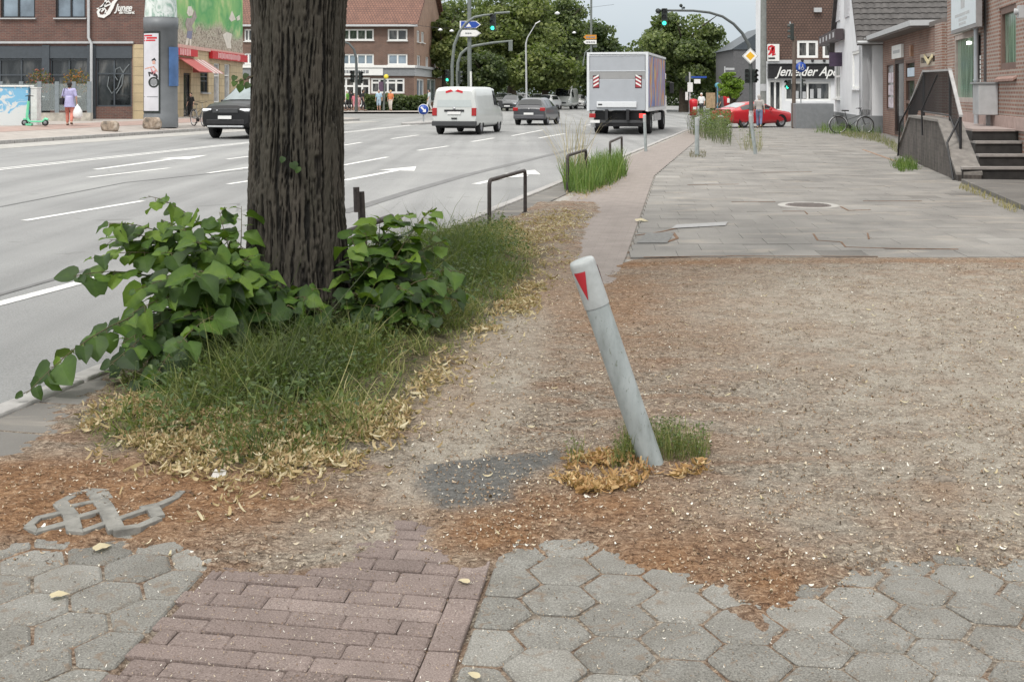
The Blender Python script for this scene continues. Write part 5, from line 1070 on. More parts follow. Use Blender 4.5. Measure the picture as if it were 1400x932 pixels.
b = MB(); zb0, zb1 = fx(o, e, 500, 104)[1], fx(o, e, 500, 93)[1]; b.box(o + V((-.1, -.25, zb1)), o + V((W + .12, .05, zb1 + .22))); b.build('white_cornice', m_white, r0)
b = MB(); b.box(o + V((-.05, -.12, zb0)), o + V((W + .06, .03, zb1 - .01))); b.build('fascia', m_grey, r0)
b = MB(); b.box(o + V((fx(o, e, 462, 98)[0], -.2, zb0 + .05)), o + V((fx(o, e, 524, 98)[0], -.13, zb1 - .06))); fb = b.build('sign_panel', m_white, r0); b = MB(); x_ = fx(o, e, 464, 98)[0]
while x_ < fx(o, e, 503, 98)[0]: w_ = random.uniform(.1, .28); b.box(o + V((x_, -.215, (zb0 + zb1) / 2 - .13)), o + V((x_ + w_, -.202, (zb0 + zb1) / 2 + .14))); x_ += w_ + .06
b.build('faded_lettering', m_grey, fb)
es = V((math.sin(R(5)), math.cos(R(5)), 0)); o2 = o + e * W; hs5 = [hole(o2, es, 570, 42, 574, 58), hole(o2, es, 576, 44, 580, 59), hole(o2, es, 570, 76, 575, 91), hole(o2, es, 582, 78, 586, 92), hole(o2, es, 594, 80, 597, 94)]
sh2 = [hole(o2, es, 570, 108, 580, 136), hole(o2, es, 584, 108, 596, 140)]
facade(r0, 'side_wall', o2, es, 17, ze, hs5 + sh2, brickmat('light brown brick', (.42, .24, .16), (.34, .19, .125), (.36, .3, .25)), .4)
for h in hs5: window(r0, o2, es, h, m_white, m_glass, 2, 1, .1, sill=m_white)
for h in sh2: window(r0, o2, es, h, m_white, m_pane_b, 2, 1, .15, name='shop_window')
ns = es.cross(Z); b = MB(); b.obox(o2 + es * 8.5 + Z * (zb1 + .11) + ns * .15, es * 8.6, ns * .15, Z * .11); b.obox(o2 + es * 8.5 + Z * (zb0 + zb1) / 2 + ns * .05, es * 8.55, ns * .06, Z * (zb1 - zb0) / 2); b.build('side_fascia', m_lgrey, r0)
ap = 9.0; rz = ze + 6.2; b = MB(); A0 = o + V((-1, -.5, ze - .05)); B0 = o2 + V((.35, -.5, ze - .05)); A1 = V((A0.x, d + ap, rz)) ; B1 = V((B0.x + .8, d + ap, rz)); A2 = V((A0.x, d + 17.5, ze)); B2 = V((B0.x + 1.6, d + 17.5, ze))
b.prism([A0, B0, B1, A1], (0, 0, .22)); b.prism([A1, B1, B2, A2], (0, 0, .22)); b.build('roof', m_tileroof, r0)
b = MB(); b.poly(o2 + Z * ze, o2 + es * 17 + Z * ze, V((B1.x - .45, B1.y, rz - .1))); b.build('gable', brickmat('gable brick', (.42, .24, .16), (.34, .19, .125), (.36, .3, .25)), r0)
b = MB(); b.tube([A0 + Z * .05, B0 + Z * .05], .1, 6); b.build('gutter', m_lgrey, r0)
# --- pharmacy ---
d = 72.0; o = V(((1047 - CX) / F * d, d, .0)); e = EX; W = 12.5
r0 = root('pharmacy', o + e * W / 2, 'brown tile hung pharmacy building with a black sign in white script', 'building')
hh_ = mkh([(1051, 110, 1069, 152), (1073, 112, 1136, 138), (1150, 112, 1200, 140)]); up = mkh([(1090, 55.5, 1119, 79.5), (1125, 55.5, 1150, 79.5), (1170, 55.5, 1196, 79.5)])
facade(r0, 'wall', o, e, W, fx(o, e, 1090, 84)[1], hh_, m_plaster, 2.6)
for h in hh_: window(r0, o, e, h, m_white, m_glass, 2, 1, .12, name='shop_window')
b = MB()
xa, za, xb, zb = hole(o, e, 1084, 118, 1125, 137)
for k in range(4): b.box(o + V((xa + (xb - xa) * k / 4 + .15, .05, za + .1)), o + V((xa + (xb - xa) * (k + 1) / 4 - .1, .07, zb - random.uniform(.1, .4))))
b.build('window_display', m_lgrey, r0)
m_tilehung = brickmat('brown hung tiles', (.19, .115, .088), (.155, .095, .075), (.085, .055, .045), .2, .16, .03, .75)
zl = fx(o, e, 1090, 84)[1]; zt = zl + 8.5; bq = facade(r0, 'tile_hung_storey', o + V((0, .06, zl)), e, W, 8.5, [(h[0], h[1] - zl, h[2], h[3] - zl) for h in up], m_tilehung, 2.6)
for h in up: window(r0, o + V((0, .02, 0)), e, h, m_white, m_glass, 2, 1, .16, name='window')
b = MB(); xl, z0_, xr, z1_ = hole(o, e, 1049, 88.5, 1180, 107.5); b.box(o + V((xl, -.3, z0_)), o + V((W, -.02, z1_))); sg = b.build('sign_board', m_black, r0)
text('Jenfelder Apotheke', o + V((fx(o, e, 1060, 100)[0], -.31, fx(o, e, 1060, 104)[1])), e, .82, m_white, r0, .42, .02, width=fx(o, e, 1182, 100)[0] - fx(o, e, 1060, 100)[0], bold=.012)
b = MB(); b.box(o + V((xl, -.4, z1_ + .05)), o + V((W, .02, z1_ + .28))); b.build('canopy_edge', m_lgrey, r0)
b = MB()
for px in (1097, 1111, 1127): b.ball(P(px, 83, d - .45), .1, 8)
b.build('spotlights', m_black, r0)
b = MB(); xl, z0_, xr, z1_ = hole(o, e, 1048, 61, 1063, 84); b.box(o + V((xl, -.5, z0_)), o + V((xr, -.2, z1_))); sg = b.build('hanging_sign', m_white, r0)
b = MB(); so_ = o + V((0, -.51, 0)); q3 = lambda pts: [fx(so_, e, a_, c_) for a_, c_ in pts]
b.stroke(so_, e, Z, q3([(1050.5, 75.5), (1053, 73), (1056, 66), (1057.5, 64), (1057.5, 72), (1056.5, 75.5), (1060.5, 74)]), [.07, .14, .16, .17, .2, .16, .06], .01); b.stroke(so_, e, Z, q3([(1051, 69), (1051, 64.5), (1055, 63), (1058, 64.5)]), .12, .012); b.stroke(so_, e, Z, q3([(1053.5, 71.5), (1058, 71)]), .07, .014); b.build('red_emblem', m_red, sg)
b = MB(); b.box(so_ + V((fx(so_, e, 1050.5, 80)[0], -.01, fx(so_, e, 1050, 81)[1])), so_ + V((fx(so_, e, 1059.5, 80)[0], 0, fx(so_, e, 1050, 78.8)[1]))); b.build('dark_bar', m_black, sg)
b = MB(); b.box(o + V((-.06, .02, -.1)), o + V((-.004, 2.7, zl + 4.2))); b.build('white_side_wall', m_plaster, r0)
b = MB(); b.box(o + V((5.2, -.05, zl + 2.4)), o + V((6.6, .6, zl + 3.3))); b.build('roof_box', M('brown box', (.16, .09, .07), .8), r0); b = MB(); b.obox(P(1118, 14, d - .1), (.24, 0, 0), (0, .08, 0), (0, 0, .14)); b.build('floodlight', m_lgrey, r0)
# grey house further back
o = V(((1003 - CX) / F * 92, 92, -.1)); r0 = root('grey_house', o, 'dark grey gabled house partly hidden behind the big tree and pharmacy', 'building'); b = MB(); Wd = 4.5; b.box(o, o + V((Wd, 8, 5.3))); b.build('wall', M('grey render', (.12, .12, .125), .9), r0); b = MB(); b.prism([o + V((-.2, -.1, 5.3)), o + V((Wd + .2, -.1, 5.3)), o + V((Wd * .62, -.1, 7.2))], (0, 8, 0)); b.build('roof', m_slate, r0)
# --- white gabled house ---
C0 = V((14.95, 48.4, 0)); g_ = V((math.sin(R(10)), math.cos(R(10)), 0)); ea = V((math.cos(R(10)), -math.sin(R(10)), 0)); Lg = 11.0; o = C0 + g_ * Lg; e = -g_
r0 = root('white_house', C0 + g_ * 5, 'white plastered house with steep dark tiled roof and its gable to the side street', 'building'); zev = 4.15; zap = 10.2
hs_ = [hole(o, e, 1139, 75, 1148.5, 135), hole(o, e, 1165, 70, 1174.5, 122)]; hs_ = [(max(.3, h[0]), h[1], h[2], h[3]) for h in hs_]
facade(r0, 'gable_wall', o, e, Lg, zev, hs_, m_plaster, .4, rev=.1)
b = MB(); nn_ = e.cross(Z); b.prism([o + Z * zev, o + e * Lg + Z * zev, o + e * Lg / 2 + Z * zap], -nn_ * .4); b.build('gable_top', m_plaster, r0)
window(r0, o, e, hs_[0], m_white, m_glass, 2, 2, .1, rev=.08, sill=m_white); window(r0, o, e, hs_[1], m_white, m_plaster, 1, 1, .12, rev=.07, sill=m_plaster)
for px0, px1 in ((1142, 1149), (1156, 1161.5)):
    h = hole(o, e, px0, -45, px1, 30 if px0 < 1150 else 24); b = MB(); b.obox(o + e * (h[0] + h[2]) / 2 + Z * (h[1] + h[3]) / 2 + nn_ * .03, e * (h[2] - h[0]) / 2, nn_ * .04, Z * (h[3] - h[1]) / 2); b.build('blind_window', M('shutter grey', (.5, .5, .52), .7), r0)
h = hole(o, e, 1131, 46, 1155, 58); a_ = h[0]; b = MB(); b.obox(o + e * (a_ + h[2]) / 2 + Z * (h[1] + h[3]) / 2 + nn_ * .25, e * (h[2] - a_) / 2, nn_ * .2, Z * .26); ss = b.build('shop_sign', M('dark sign', (.06, .045, .05), .5), r0)
b = MB()
for k in range(5): b.obox(o + e * (a_ + (h[2] - a_) * (k + .5) / 5) + Z * (h[1] + h[3]) / 2 + nn_ * .455, e * .3, nn_ * .006, Z * .13)
b.build('faded_lettering', m_lgrey, ss)
h = hole(o, e, 1149, 72, 1153, 91); b = MB(); b.obox(o + e * (h[0] + h[2]) / 2 + Z * (h[1] + h[3]) / 2 + nn_ * .3, e * .12, nn_ * .3, Z * (h[3] - h[1]) / 2); b.build('hanging_sign', M('purple sign', (.05, .03, .06), .5), r0)
# south side wall, eave and roof
facade(r0, 'side_wall', C0, ea, 11, zev, [], m_plaster, 1.0)
b = MB(); b.obox(C0 + ea * 5.4 + Z * .3 + V((0, -.02, 0)) + (-g_) * .03, ea * 5.45, g_ * .03, Z * .42); b.build('grey_plinth', m_grey, r0)
b = MB(); b.obox(C0 + g_ * (Lg / 2) + Z * .3 + (-ea) * .03, g_ * (Lg / 2 + .05), ea * .03, Z * .42); b.build('gable_plinth', m_grey, r0)
def rooftiles(p0, p1, up_, hh, mat, name, parent):
    """pantiled slope: rows of overlapping rounded tiles between eave p0..p1 going up vector up_ (length hh)"""
    p0, p1 = V(p0), V(p1); ed = (p1 - p0).normalized(); L = (p1 - p0).length; upn = V(up_).normalized(); nn = ed.cross(upn); 
    if nn.z < 0: nn = -nn
    nw = int(L / .075); nrow = int(hh / .34); xs = np.linspace(0, L, nw); vv = []; ff = []
    prof = np.abs(np.sin(xs / .3 * np.pi)) ** .7 * .045
    for j in range(nrow):
        b0 = len(vv); s0 = j * hh / nrow; s1 = (j + 1.12) * hh / nrow
        jit = random.uniform(-.004, .004)
        for s_, lift in ((s0, .055), (s0, .0), (s1, .012)):
            for x_, pr in zip(xs, prof): vv.append(tuple(p0 + ed * x_ + upn * (s_ + (jit if lift else 0)) + nn * (lift + pr * (1 if lift > .02 or s_ == s1 else .6))))
        for i in range(nw - 1):
            ff.append([b0 + nw + i, b0 + nw + i + 1, b0 + i + 1, b0 + i]); ff.append([b0 + i, b0 + i + 1, b0 + 2 * nw + i + 1, b0 + 2 * nw + i])
    b = MB(); b.prism([p0 - nn * .02, p1 - nn * .02, p1 + upn * hh - nn * .02, p0 + upn * hh - nn * .02], -nn * .12); k = len(b.v); b.add([V(v) for v in vv], ff); return b.build(name, mat, parent)
m_pan = M('dark pantiles', (.075, .07, .068), .75, var=.35, vs=3.5, bump=.3, bs=40)
rise = V(g_) * (Lg / 2) + Z * (zap - zev); E0 = C0 - ea * .25 - g_ * .35 + Z * (zev - .35); E1 = E0 + ea * 11.5
rooftiles(E0, E1, rise, rise.length + .45, m_pan, 'roof', r0)
b = MB(); N0 = C0 + g_ * (Lg + .35) + Z * (zev - .35) - ea * .25; b.prism([N0, N0 + ea * 11.5, C0 + g_ * Lg / 2 + Z * (zap + .03) + ea * 11.25, C0 + g_ * Lg / 2 + Z * (zap + .03) - ea * .25], (0, 0, .15)); b.build('rear_roof', m_pan, r0)
b = MB(); b.tube([E0 - g_ * .06 + Z * .02, E1 - g_ * .06 + Z * .02], .075, 8); b.build('gutter', m_lgrey, r0)
b = MB(); ru = rise.normalized(); rn = ea.cross(ru); rn = rn if rn.z > 0 else -rn; sk = E0 + ea * 5.2 + ru * 2.05 + rn * .1; b.obox(sk + ea * .65 + ru * .7, ea * .72, ru * .75, rn * .07); sf = b.build('skylight', m_lgrey, r0); b = MB(); b.obox(sk + ea * .65 + ru * .75 + rn * .075, ea * .56, ru * .58, rn * .01); b.build('pane', m_glass, sf)
b = MB(); b.obox(C0 + ea * .35 + Z * 3.9 - g_ * .1, ea * .3, g_ * .15, Z * .12); b.build('meter_box', m_lgrey, r0)
# low grey wall beside the house
b = MB(); p0 = V(((1088 - CX) / F * 54, 54, -.02)); p1 = V(((1140 - CX) / F * 54.3, 54.3, -.02)); b.prism([p0, p1, p1 + g_ * 4, p0 + g_ * 3.4], (0, 0, 1.2)); lw = b.build('low_wall', m_grey, origin=p0, bevel=.02); tag(lw, 'low smooth grey wall block beside the white house, behind the blue sign', 'wall')
# --- brick shop with canopy ---
o = V((15.67, 47.9, 0)); g2 = V((math.sin(R(10)), math.cos(R(10)), 0)); e = -g2; nn_ = e.cross(Z); W = 16.4
r0 = root('shop_building', o + e * W / 2, 'low reddish brick shop under a flat projecting roof beside the white house', 'building')
hd = hole(o, e, 1223, 82, 1236, 178); hw_ = [hole(o, e, 1212, 86, 1222, 152), hole(o, e, 1238, 82, 1251, 176), hole(o, e, 1258, 72, 1290, 90)]; hd = (hd[0], .05, hd[2], hd[3]); hw_[1] = (hw_[1][0], .1, hw_[1][2], hw_[1][3])
facade(r0, 'wall', o, e, W, 3.95, [hd] + hw_, brickmat('shop brick', (.3, .16, .12), (.23, .12, .09), (.3, .25, .22), .25, .083, .014), 6, rev=.08)
window(r0, o, e, hd, M('dark brown door', (.05, .03, .025), .5), m_glass, 1, 1, .14, rev=.06, name='door'); window(r0, o, e, hw_[0], M('brown frame', (.14, .08, .06), .6), m_curtain, 1, 1, .1, rev=.05); window(r0, o, e, hw_[1], M('brown frame', (.14, .08, .06), .6), m_glass, 1, 1, .12, rev=.05, tops=[.45, .75]); window(r0, o, e, hw_[2], M('pale frame', (.4, .34, .28), .6), m_glass, 2, 1, .12, rev=.05)
# posters in the left window, light patches with coloured rows
b = MB(); h = hw_[0]
for k in range(3):
    for j in range(2): b.obox(o + e * (h[0] + (h[2] - h[0]) * (.3 + .4 * j)) + Z * (h[1] + .35 + .5 * k) - nn_ * .045, e * (h[2] - h[0]) * .17, nn_ * .006, Z * .2)
b.build('posters', M('poster paper', (.62, .55, .6), .7, var=.35, vs=6), r0)
h = hw_[1]; b = MB(); b.obox(o + e * (h[0] + h[2]) / 2 + Z * (h[3] - .45) - nn_ * .04, e * (h[2] - h[0]) * .4, nn_ * .006, Z * .16); b.build('notice', M('pale blue notice', (.55, .65, .75), .6), r0)
h = hole(o, e, 1223, 62, 1236, 80); b = MB(); b.obox(o + e * (h[0] + h[2]) / 2 + Z * (h[1] + h[3]) / 2 + nn_ * .06, e * (h[2] - h[0]) / 2, nn_ * .05, Z * (h[3] - h[1]) / 2); sg = b.build('sign', m_white, r0); b = MB(); b.obox(o + e * (h[0] + h[2]) / 2 + Z * (h[1] + h[3]) / 2 + nn_ * .113, e * (h[2] - h[0]) * .35, nn_ * .004, Z * .06); b.build('faded_lettering', m_lgrey, sg)
h = hole(o, e, 1245, 65, 1251, 75); b = MB(); b.obox(o + e * (h[0] + h[2]) / 2 + Z * (h[1] + h[3]) / 2 + nn_ * .05, e * .14, nn_ * .05, Z * .2); b.build('wall_lamp', M('copper lamp', (.35, .2, .13), .5), r0)
vo = o + nn_ * .03; vs5 = [fx(vo, e, a_, c_) for a_, c_ in [(1264, 76.5), (1269.5, 86), (1275, 76.5)]]; b = MB(); b.stroke(vo, e, Z, vs5, [.12, .14, .12], .03); b.build('letter_v', M('pale gold', (.75, .65, .4), .4), r0)
# flat roof with pale fascia
b = MB(); oh = nn_ * .62; k_ = 10.6; R0_ = o + g2 * 2.4; b.prism([R0_ + oh + Z * 3.86, R0_ - nn_ * 6 + Z * 3.86, o + e * W - nn_ * 6 + Z * 3.86, o + e * W + nn_ * .05 + Z * 3.86, o + e * k_ + nn_ * .05 + Z * 3.86, o + e * k_ + oh + Z * 3.86], (0, 0, .16)); b.build('flat_roof', M('roof soffit', (.14, .12, .11), .8), r0)
b = MB(); f0, f1, f2 = R0_ + oh * 1.03 + Z * 3.93, o + e * k_ + oh * 1.03 + Z * 3.93, o + e * k_ - nn_ * 3 + Z * 3.93; 
for p_, q_ in ((f0, f1), (f1 + e * .03, f2 + e * .03)): dd = (q_ - p_); b.obox((p_ + q_) / 2 + Z * .08, dd / 2 + dd.normalized() * .02, dd.normalized().cross(Z) * .02, Z * .09)
b.build('fascia', m_lgrey, r0)
b = MB(); b.obox(o + e * (fx(o, e, 1293, 70)[0]) + nn_ * .08 + Z * 1.9, e * .55, nn_ * .14, Z * 1.95); b.build('brick_pier', m_brick3, r0)
# --- near brick house with stair ---
a6 = R(12.6); g3 = V((math.sin(a6), math.cos(a6), 0)); o = V((12.13, 31.6, 0)); e = -g3; nn_ = e.cross(Z); W = 19
r0 = root('brick_house', o + e * 8, 'orange brick house at the right edge with a lit shop window and white sign', 'building')
hw_ = [hole(o, e, 1304, 46, 1331, 140), hole(o, e, 1333, 45, 1341, 118), hole(o, e, 1366, 8, 1389, 95)]
facade(r0, 'wall', o, e, W, 6, hw_, m_brick3, 6, rev=.1)
t = NT('lit shop pane'); c = t.co('Object', (6, 6, .3)); n = t.noise(c, 2.5, 3); t.P(Base_Color=t.ramp(n, [(.4, (.1, .17, .13)), (.6, (.33, .45, .36))]), Roughness=.1); m_litpane = t.m
w1 = window(r0, o, e, hw_[0], M('stone frame', (.42, .36, .33), .7), m_litpane, 1, 1, .12, rev=.07, name='shop_window'); b = MB(); zl_ = fx(o, e, 1320, 59)[1]; xl_ = fx(o, e, 1320, 59)[0]; b.obox(o + e * xl_ + Z * zl_ - nn_ * .06, e * .1, nn_ * .02, Z * .04); b.build('ceiling_lamp', M('lit lamp', (.95, .95, .9), .4, var=0, emit=2.5), w1)
window(r0, o, e, hw_[1], m_black, M('dark pane', (.05, .03, .03), .2), 1, 1, .05, rev=.1, name='notice_case')
b = MB()
for k in range(7): h = hole(o, e, 1336.5, 77 + 6.5 * k, 1339.5, 80.5 + 6.5 * k); b.obox(o + e * (h[0] + h[2]) / 2 + Z * (h[1] + h[3]) / 2 - nn_ * .05, e * .09, nn_ * .01, Z * .045)
b.build('white_notices', m_white, r0)
w2 = window(r0, o, e, hw_[2], M('brown timber', (.16, .1, .08), .6), m_litpane, 1, 1, .14, rev=.08); b = MB(); h = hw_[2]; b.prism([o + e * (h[0] - .08) + Z * h[1] - nn_ * .2, o + e * (h[2] + .08) + Z * h[1] - nn_ * .2, o + e * (h[2] + .08) + Z * (h[1] - .2) + nn_ * .08, o + e * (h[0] - .08) + Z * (h[1] - .2) + nn_ * .08], (0, 0, -.05)); b.build('sloped_sill', M('brick sill', (.3, .19, .16), .85, var=.2), w2)
h = hole(o + nn_ * .27, e, 1300, -30, 1335, 42); b = MB(); b.obox(o + e * (h[0] + h[2]) / 2 + Z * (h[1] + h[3]) / 2 + nn_ * .21, e * (h[2] - h[0]) / 2, nn_ * .06, Z * (h[3] - h[1]) / 2); sg = b.build('sign_box', m_dsig2 := M('sign frame', (.25, .24, .24), .5), r0); so_ = o + nn_ * .272; b = MB(); b.obox(so_ + e * (h[0] + h[2]) / 2 + Z * (h[1] + h[3]) / 2, e * ((h[2] - h[0]) / 2 - .09), nn_ * .004, Z * ((h[3] - h[1]) / 2 - .09)); b.build('sign_face', M('sign white', (.66, .72, .76), .4, var=.05), sg)
b = MB()
for (x0, x1, yc, th_) in [(1306, 1326, 19.5, .035), (1311, 1322, 26, .035), (1311.5, 1321, 32, .03)]:
    x_ = fx(so_, e, x0, yc)[0]; xe = fx(so_, e, x1, yc)[0]; zc = fx(so_, e, (x0 + x1) / 2, yc)[1]
    while x_ < xe - .03: w_ = random.uniform(.06, .16); b.obox(so_ + e * (x_ + w_ / 2) + Z * zc + nn_ * .006, e * w_ / 2, nn_ * .002, Z * th_); x_ += w_ + .04
b.obox(so_ + e * fx(so_, e, 1316.5, 5)[0] + Z * fx(so_, e, 1316, 5)[1] + nn_ * .006, e * .28, nn_ * .002, Z * .12); b.build('faded_lettering', m_lgrey, sg)
b = MB(); xp = fx(o, e, 1342, 50)[0]; b.tube([o + e * xp + nn_ * .12 + Z * 6, o + e * xp + nn_ * .12 + Z * fx(o, e, 1342, 9)[1]], .035, 8); b.tube([o + e * xp + nn_ * .12 + Z * fx(o, e, 1342, 8)[1], o + e * xp + nn_ * .12 + Z * .97], .052, 10)
for z_ in (3.2, 2.0): b.lathe([(.07, -.02), (.07, .02)], o + e * xp + nn_ * .12 + Z * z_, 10)
b.build('downpipe', M('zinc pipe', (.42, .45, .48), .5, .2, var=.08), r0)
b = MB(); h = hole(o, e, 1344, 8, 1351, 118); b.obox(o + e * (h[0] + h[2]) / 2 + Z * 2.5 + nn_ * .01, e * .12, nn_ * .012, Z * 3.4); b.build('dark_joint', M('dark joint', (.05, .045, .045), .8), r0)
b = MB(); h = hole(o + nn_ * .3, e, 1383, 8, 1396, 25); p_ = o + e * (h[0] + h[2]) / 2 + Z * (h[1] + h[3]) / 2; b.obox(p_ + nn_ * .14, e * .1, nn_ * .13, Z * .12); b.lathe([(.05, .0), (.07, .06), (.001, .07)], p_ + nn_ * .27, 12, nn_); b.build('alarm_lamp', m_lgrey, r0)
h = hole(o + nn_ * .4, e, 1322, 116, 1348, 156); b = MB(); pc = o + e * (h[0] + h[2]) / 2 + Z * (h[1] + h[3]) / 2; b.obox(pc + nn_ * .21, e * .36, nn_ * .2, Z * .34); b.build('meter_cabinet', m_lgrey, r0, bevel=.015); b = MB(); b.obox(pc + nn_ * .22 + Z * .36, e * .39, nn_ * .24, Z * .02); b.obox(pc - Z * .47 + nn_ * .15, e * .04, nn_ * .04, Z * .13); b.build('cabinet_lid', m_steel, r0)
b = MB(); b.obox(o + e * (W / 2 + 1) + Z * 1.08 + nn_ * .03, e * (W / 2 - 1), nn_ * .04, Z * .13); b.build('plinth_course', M('pinkish stone', (.4, .3, .27), .85, var=.15), r0)
# stair
s0 = V((8.58, 21.8, 0)); a7 = R(12.1); gs = V((math.sin(a7), math.cos(a7), 0)); ns = V((gs.y, -gs.x, 0))   # ns: towards the house
r0 = root('stone_stair', s0 + gs * 4.5 + ns * .8, 'dark stone stair of wide steps with a weathered side wall, by the brick house', 'stairs')
m_stone = NT('weathered stone'); t = m_stone; c = t.co('Object', (1, 1, 1)); c2 = t.co('Object', (3, 3, .5)); n = t.noise(c, 2.2, 6); n2 = t.noise(c2, 3, 5); n3 = t.noise(c, 60, 4)
bt = t.n('TexBrick', {'Vector': t.co('UV'), 'Color1': (.12, .108, .1, 1), 'Color2': (.085, .075, .07, 1), 'Mortar': (.115, .105, .098, 1), 'Scale': 1.0, 'Brick Width': .24, 'Row Height': .075, 'Mortar Size': .008})
cc = t.mix(.8, bt.outputs[0], t.ramp(n2, [(.36, (.3, .28, .27)), (.6, (1.1, 1.05, 1.0))]), 'MULTIPLY'); cc = t.mix(.5, cc, t.ramp(n3, [(.3, (.7, .7, .7)), (.7, (1.2, 1.2, 1.2))]), 'MULTIPLY'); t.P(Base_Color=cc, Roughness=.85); t.bump(n3, .3, .005); m_stone = t.m
m_cope = M('coping stone', (.21, .195, .18), .85, var=.25, vs=7, bump=.3, bs=60); m_riser = M('dark riser', (.03, .028, .027), .8, var=.4, vs=5); m_tread = M('tread stone', (.3, .28, .265), .8, var=.2, vs=9)
wt = .42; Lw = 9.3; zt = 1.08
prof = [(0, 0), (0, .12), (2.25, zt), (6.9, zt), (9.3, .12), (9.3, 0)]
b = MB(); b.prism([s0 + gs * a_ + Z * c_ for a_, c_ in prof], ns * wt); b.build('side_wall', m_stone, r0)
b = MB()
for (a0, z0_), (a1_, z1_) in zip(prof[1:4], prof[2:5]): b.prism([s0 + gs * a0 + Z * (z0_ + .003) - ns * .04, s0 + gs * a1_ + Z * (z1_ + .003) - ns * .04, s0 + gs * a1_ + Z * (z1_ + .06) - ns * .04, s0 + gs * a0 + Z * (z0_ + .06) - ns * .04], ns * (wt + .06))
b.build('coping', m_cope, r0)
nst = 5; zs_ = [.27, .5, .74, .97]; ru = [.0, .34, .68, 1.02]; wid = 3.2
for k in range(4):
    b = MB(); y0 = ru[k]; y1 = 8.6 if k == 3 else ru[k] + 1.2; zb_ = 0 if k == 0 else zs_[k - 1]
    ed = V((1, 0, 0)); base = s0 + gs * y0 + ns * (wt + .012) if k else s0 + gs * y0 - ns * .0 + V((.06, -.02, 0))
    b.prism([base + Z * zb_, base + V((4.2, 0, 0)) + Z * zb_, base + V((4.2, 0, 0)) + gs * (y1 - y0) + Z * zb_, base + gs * (y1 - y0) + Z * zb_], (0, 0, zs_[k] - zb_ - .045)); rr = b.build('step', m_riser, r0)
    b = MB(); bz = base + Z * (zs_[k] - .042) + V((0, -.03, 0)); b.prism([bz, bz + V((4.2, 0, 0)), bz + V((4.2, 0, 0)) + gs * (y1 - y0), bz + gs * (y1 - y0)], (0, 0, .045)); b.build('tread', m_tread if k < 3 else M('landing stone', (.36, .3, .28), .8, var=.15), rr)
# railing: bars, posts, handrail
rl = root('stair_railing', s0 + gs * 4.5 + ns * .2, 'black iron railing with closely set bars on the stone stair wall', 'railing'); rw = s0 + ns * .2
top = [(0.9, 1.25), (2.2, 2.18), (6.0, 2.22), (8.7, 1.3)]
hr = lambda a_: float(np.interp(a_, [p[0] for p in top], [p[1] for p in top])); wl = lambda a_: float(np.interp(a_, [p[0] for p in prof[1:5]], [p[1] for p in prof[1:5]])) + .06
b = MB()
for (a0, z0_), (a1_, z1_) in zip(top, top[1:]):
    p_, q_ = rw + gs * a0 + Z * z0_, rw + gs * a1_ + Z * z1_; dd = q_ - p_; b.obox((p_ + q_) / 2, dd / 2 + dd.normalized() * .02, ns * .035, Z * .022)
b.build('handrail', M('worn grey handrail', (.4, .4, .4), .45, .3), rl)
b = MB(); a_ = 1.0; k = 0
while a_ < 8.6:
    lo = wl(a_) + .1; b.obox(rw + gs * a_ + Z * (lo + hr(a_)) / 2, gs * .008, ns * .007, Z * ((hr(a_) - lo) / 2 - .01)); a_ += .125; k += 1
b.build('bars', m_black, rl)
b = MB()
for (a0, a1_) in ((.95, 2.2), (2.2, 6.0), (6.0, 8.6)):
    p_, q_ = rw + gs * a0 + Z * (wl(a0) + .1), rw + gs * a1_ + Z * (wl(a1_) + .1); b.tube([p_, q_], .02, 6)
b.build('bottom_rail', m_black, rl)
for a0, dn in ((.95, 0.05), (2.2, 0), (6.0, 0), (8.65, 0)):
    b = MB(); b.tube([rw + gs * a0 + Z * (wl(a0) - .05), rw + gs * a0 + Z * hr(a0)], .028, 8); b.build('post', m_black, rl)
b = MB(); b.tube([s0 - ns * .045 + gs * .25 + Z * .0, s0 - ns * .06 + gs * .9 + Z * .7, rw + gs * 1.0 + Z * 1.2], .022, 8); b.build('stay', m_black, rl); b = MB(); b.tube([s0 - ns * .06 + gs * 8.9 + Z * .0, s0 - ns * .08 + gs * 8.3 + Z * .9, rw + gs * 7.2 + Z * 1.75], .022, 8); b.build('stay', m_black, rl)
b = MB(); b.tube([s0 - ns * .05 + gs * 4.4 + Z * .72, s0 - ns * .06 + gs * 4.45 + Z * 1.3, rw + gs * 3.9 + Z * 2.1], .02, 8); b.build('stay', m_black, rl)
# raised doorstep strip along the house
b = MB(); q0 = V((8.46, 21.35, -.02)); q1 = q0 - gs * 9; b.prism([q0, q0 + ns * 2.4, q1 + ns * 2.4, q1], (0, 0, .1)); tag(b.build('doorstep_pavement', m_slab, bevel=.01), kind='structure')
# dark edging stones at the shop front
b = MB(); q0 = G0(1180, 205); q1 = G0(1228, 222)
for k in range(9):
    p_ = q0.lerp(q1, k / 9); q_ = q0.lerp(q1, (k + .9) / 9); dd = q_ - p_; b.obox((p_ + q_) / 2 - Z * .005, dd / 2, dd.normalized().cross(Z) * .03, Z * .022)
tag(b.build('edging_kerb', M('edging', (.3, .2, .14), .9, var=.3), bevel=.01), kind='structure')
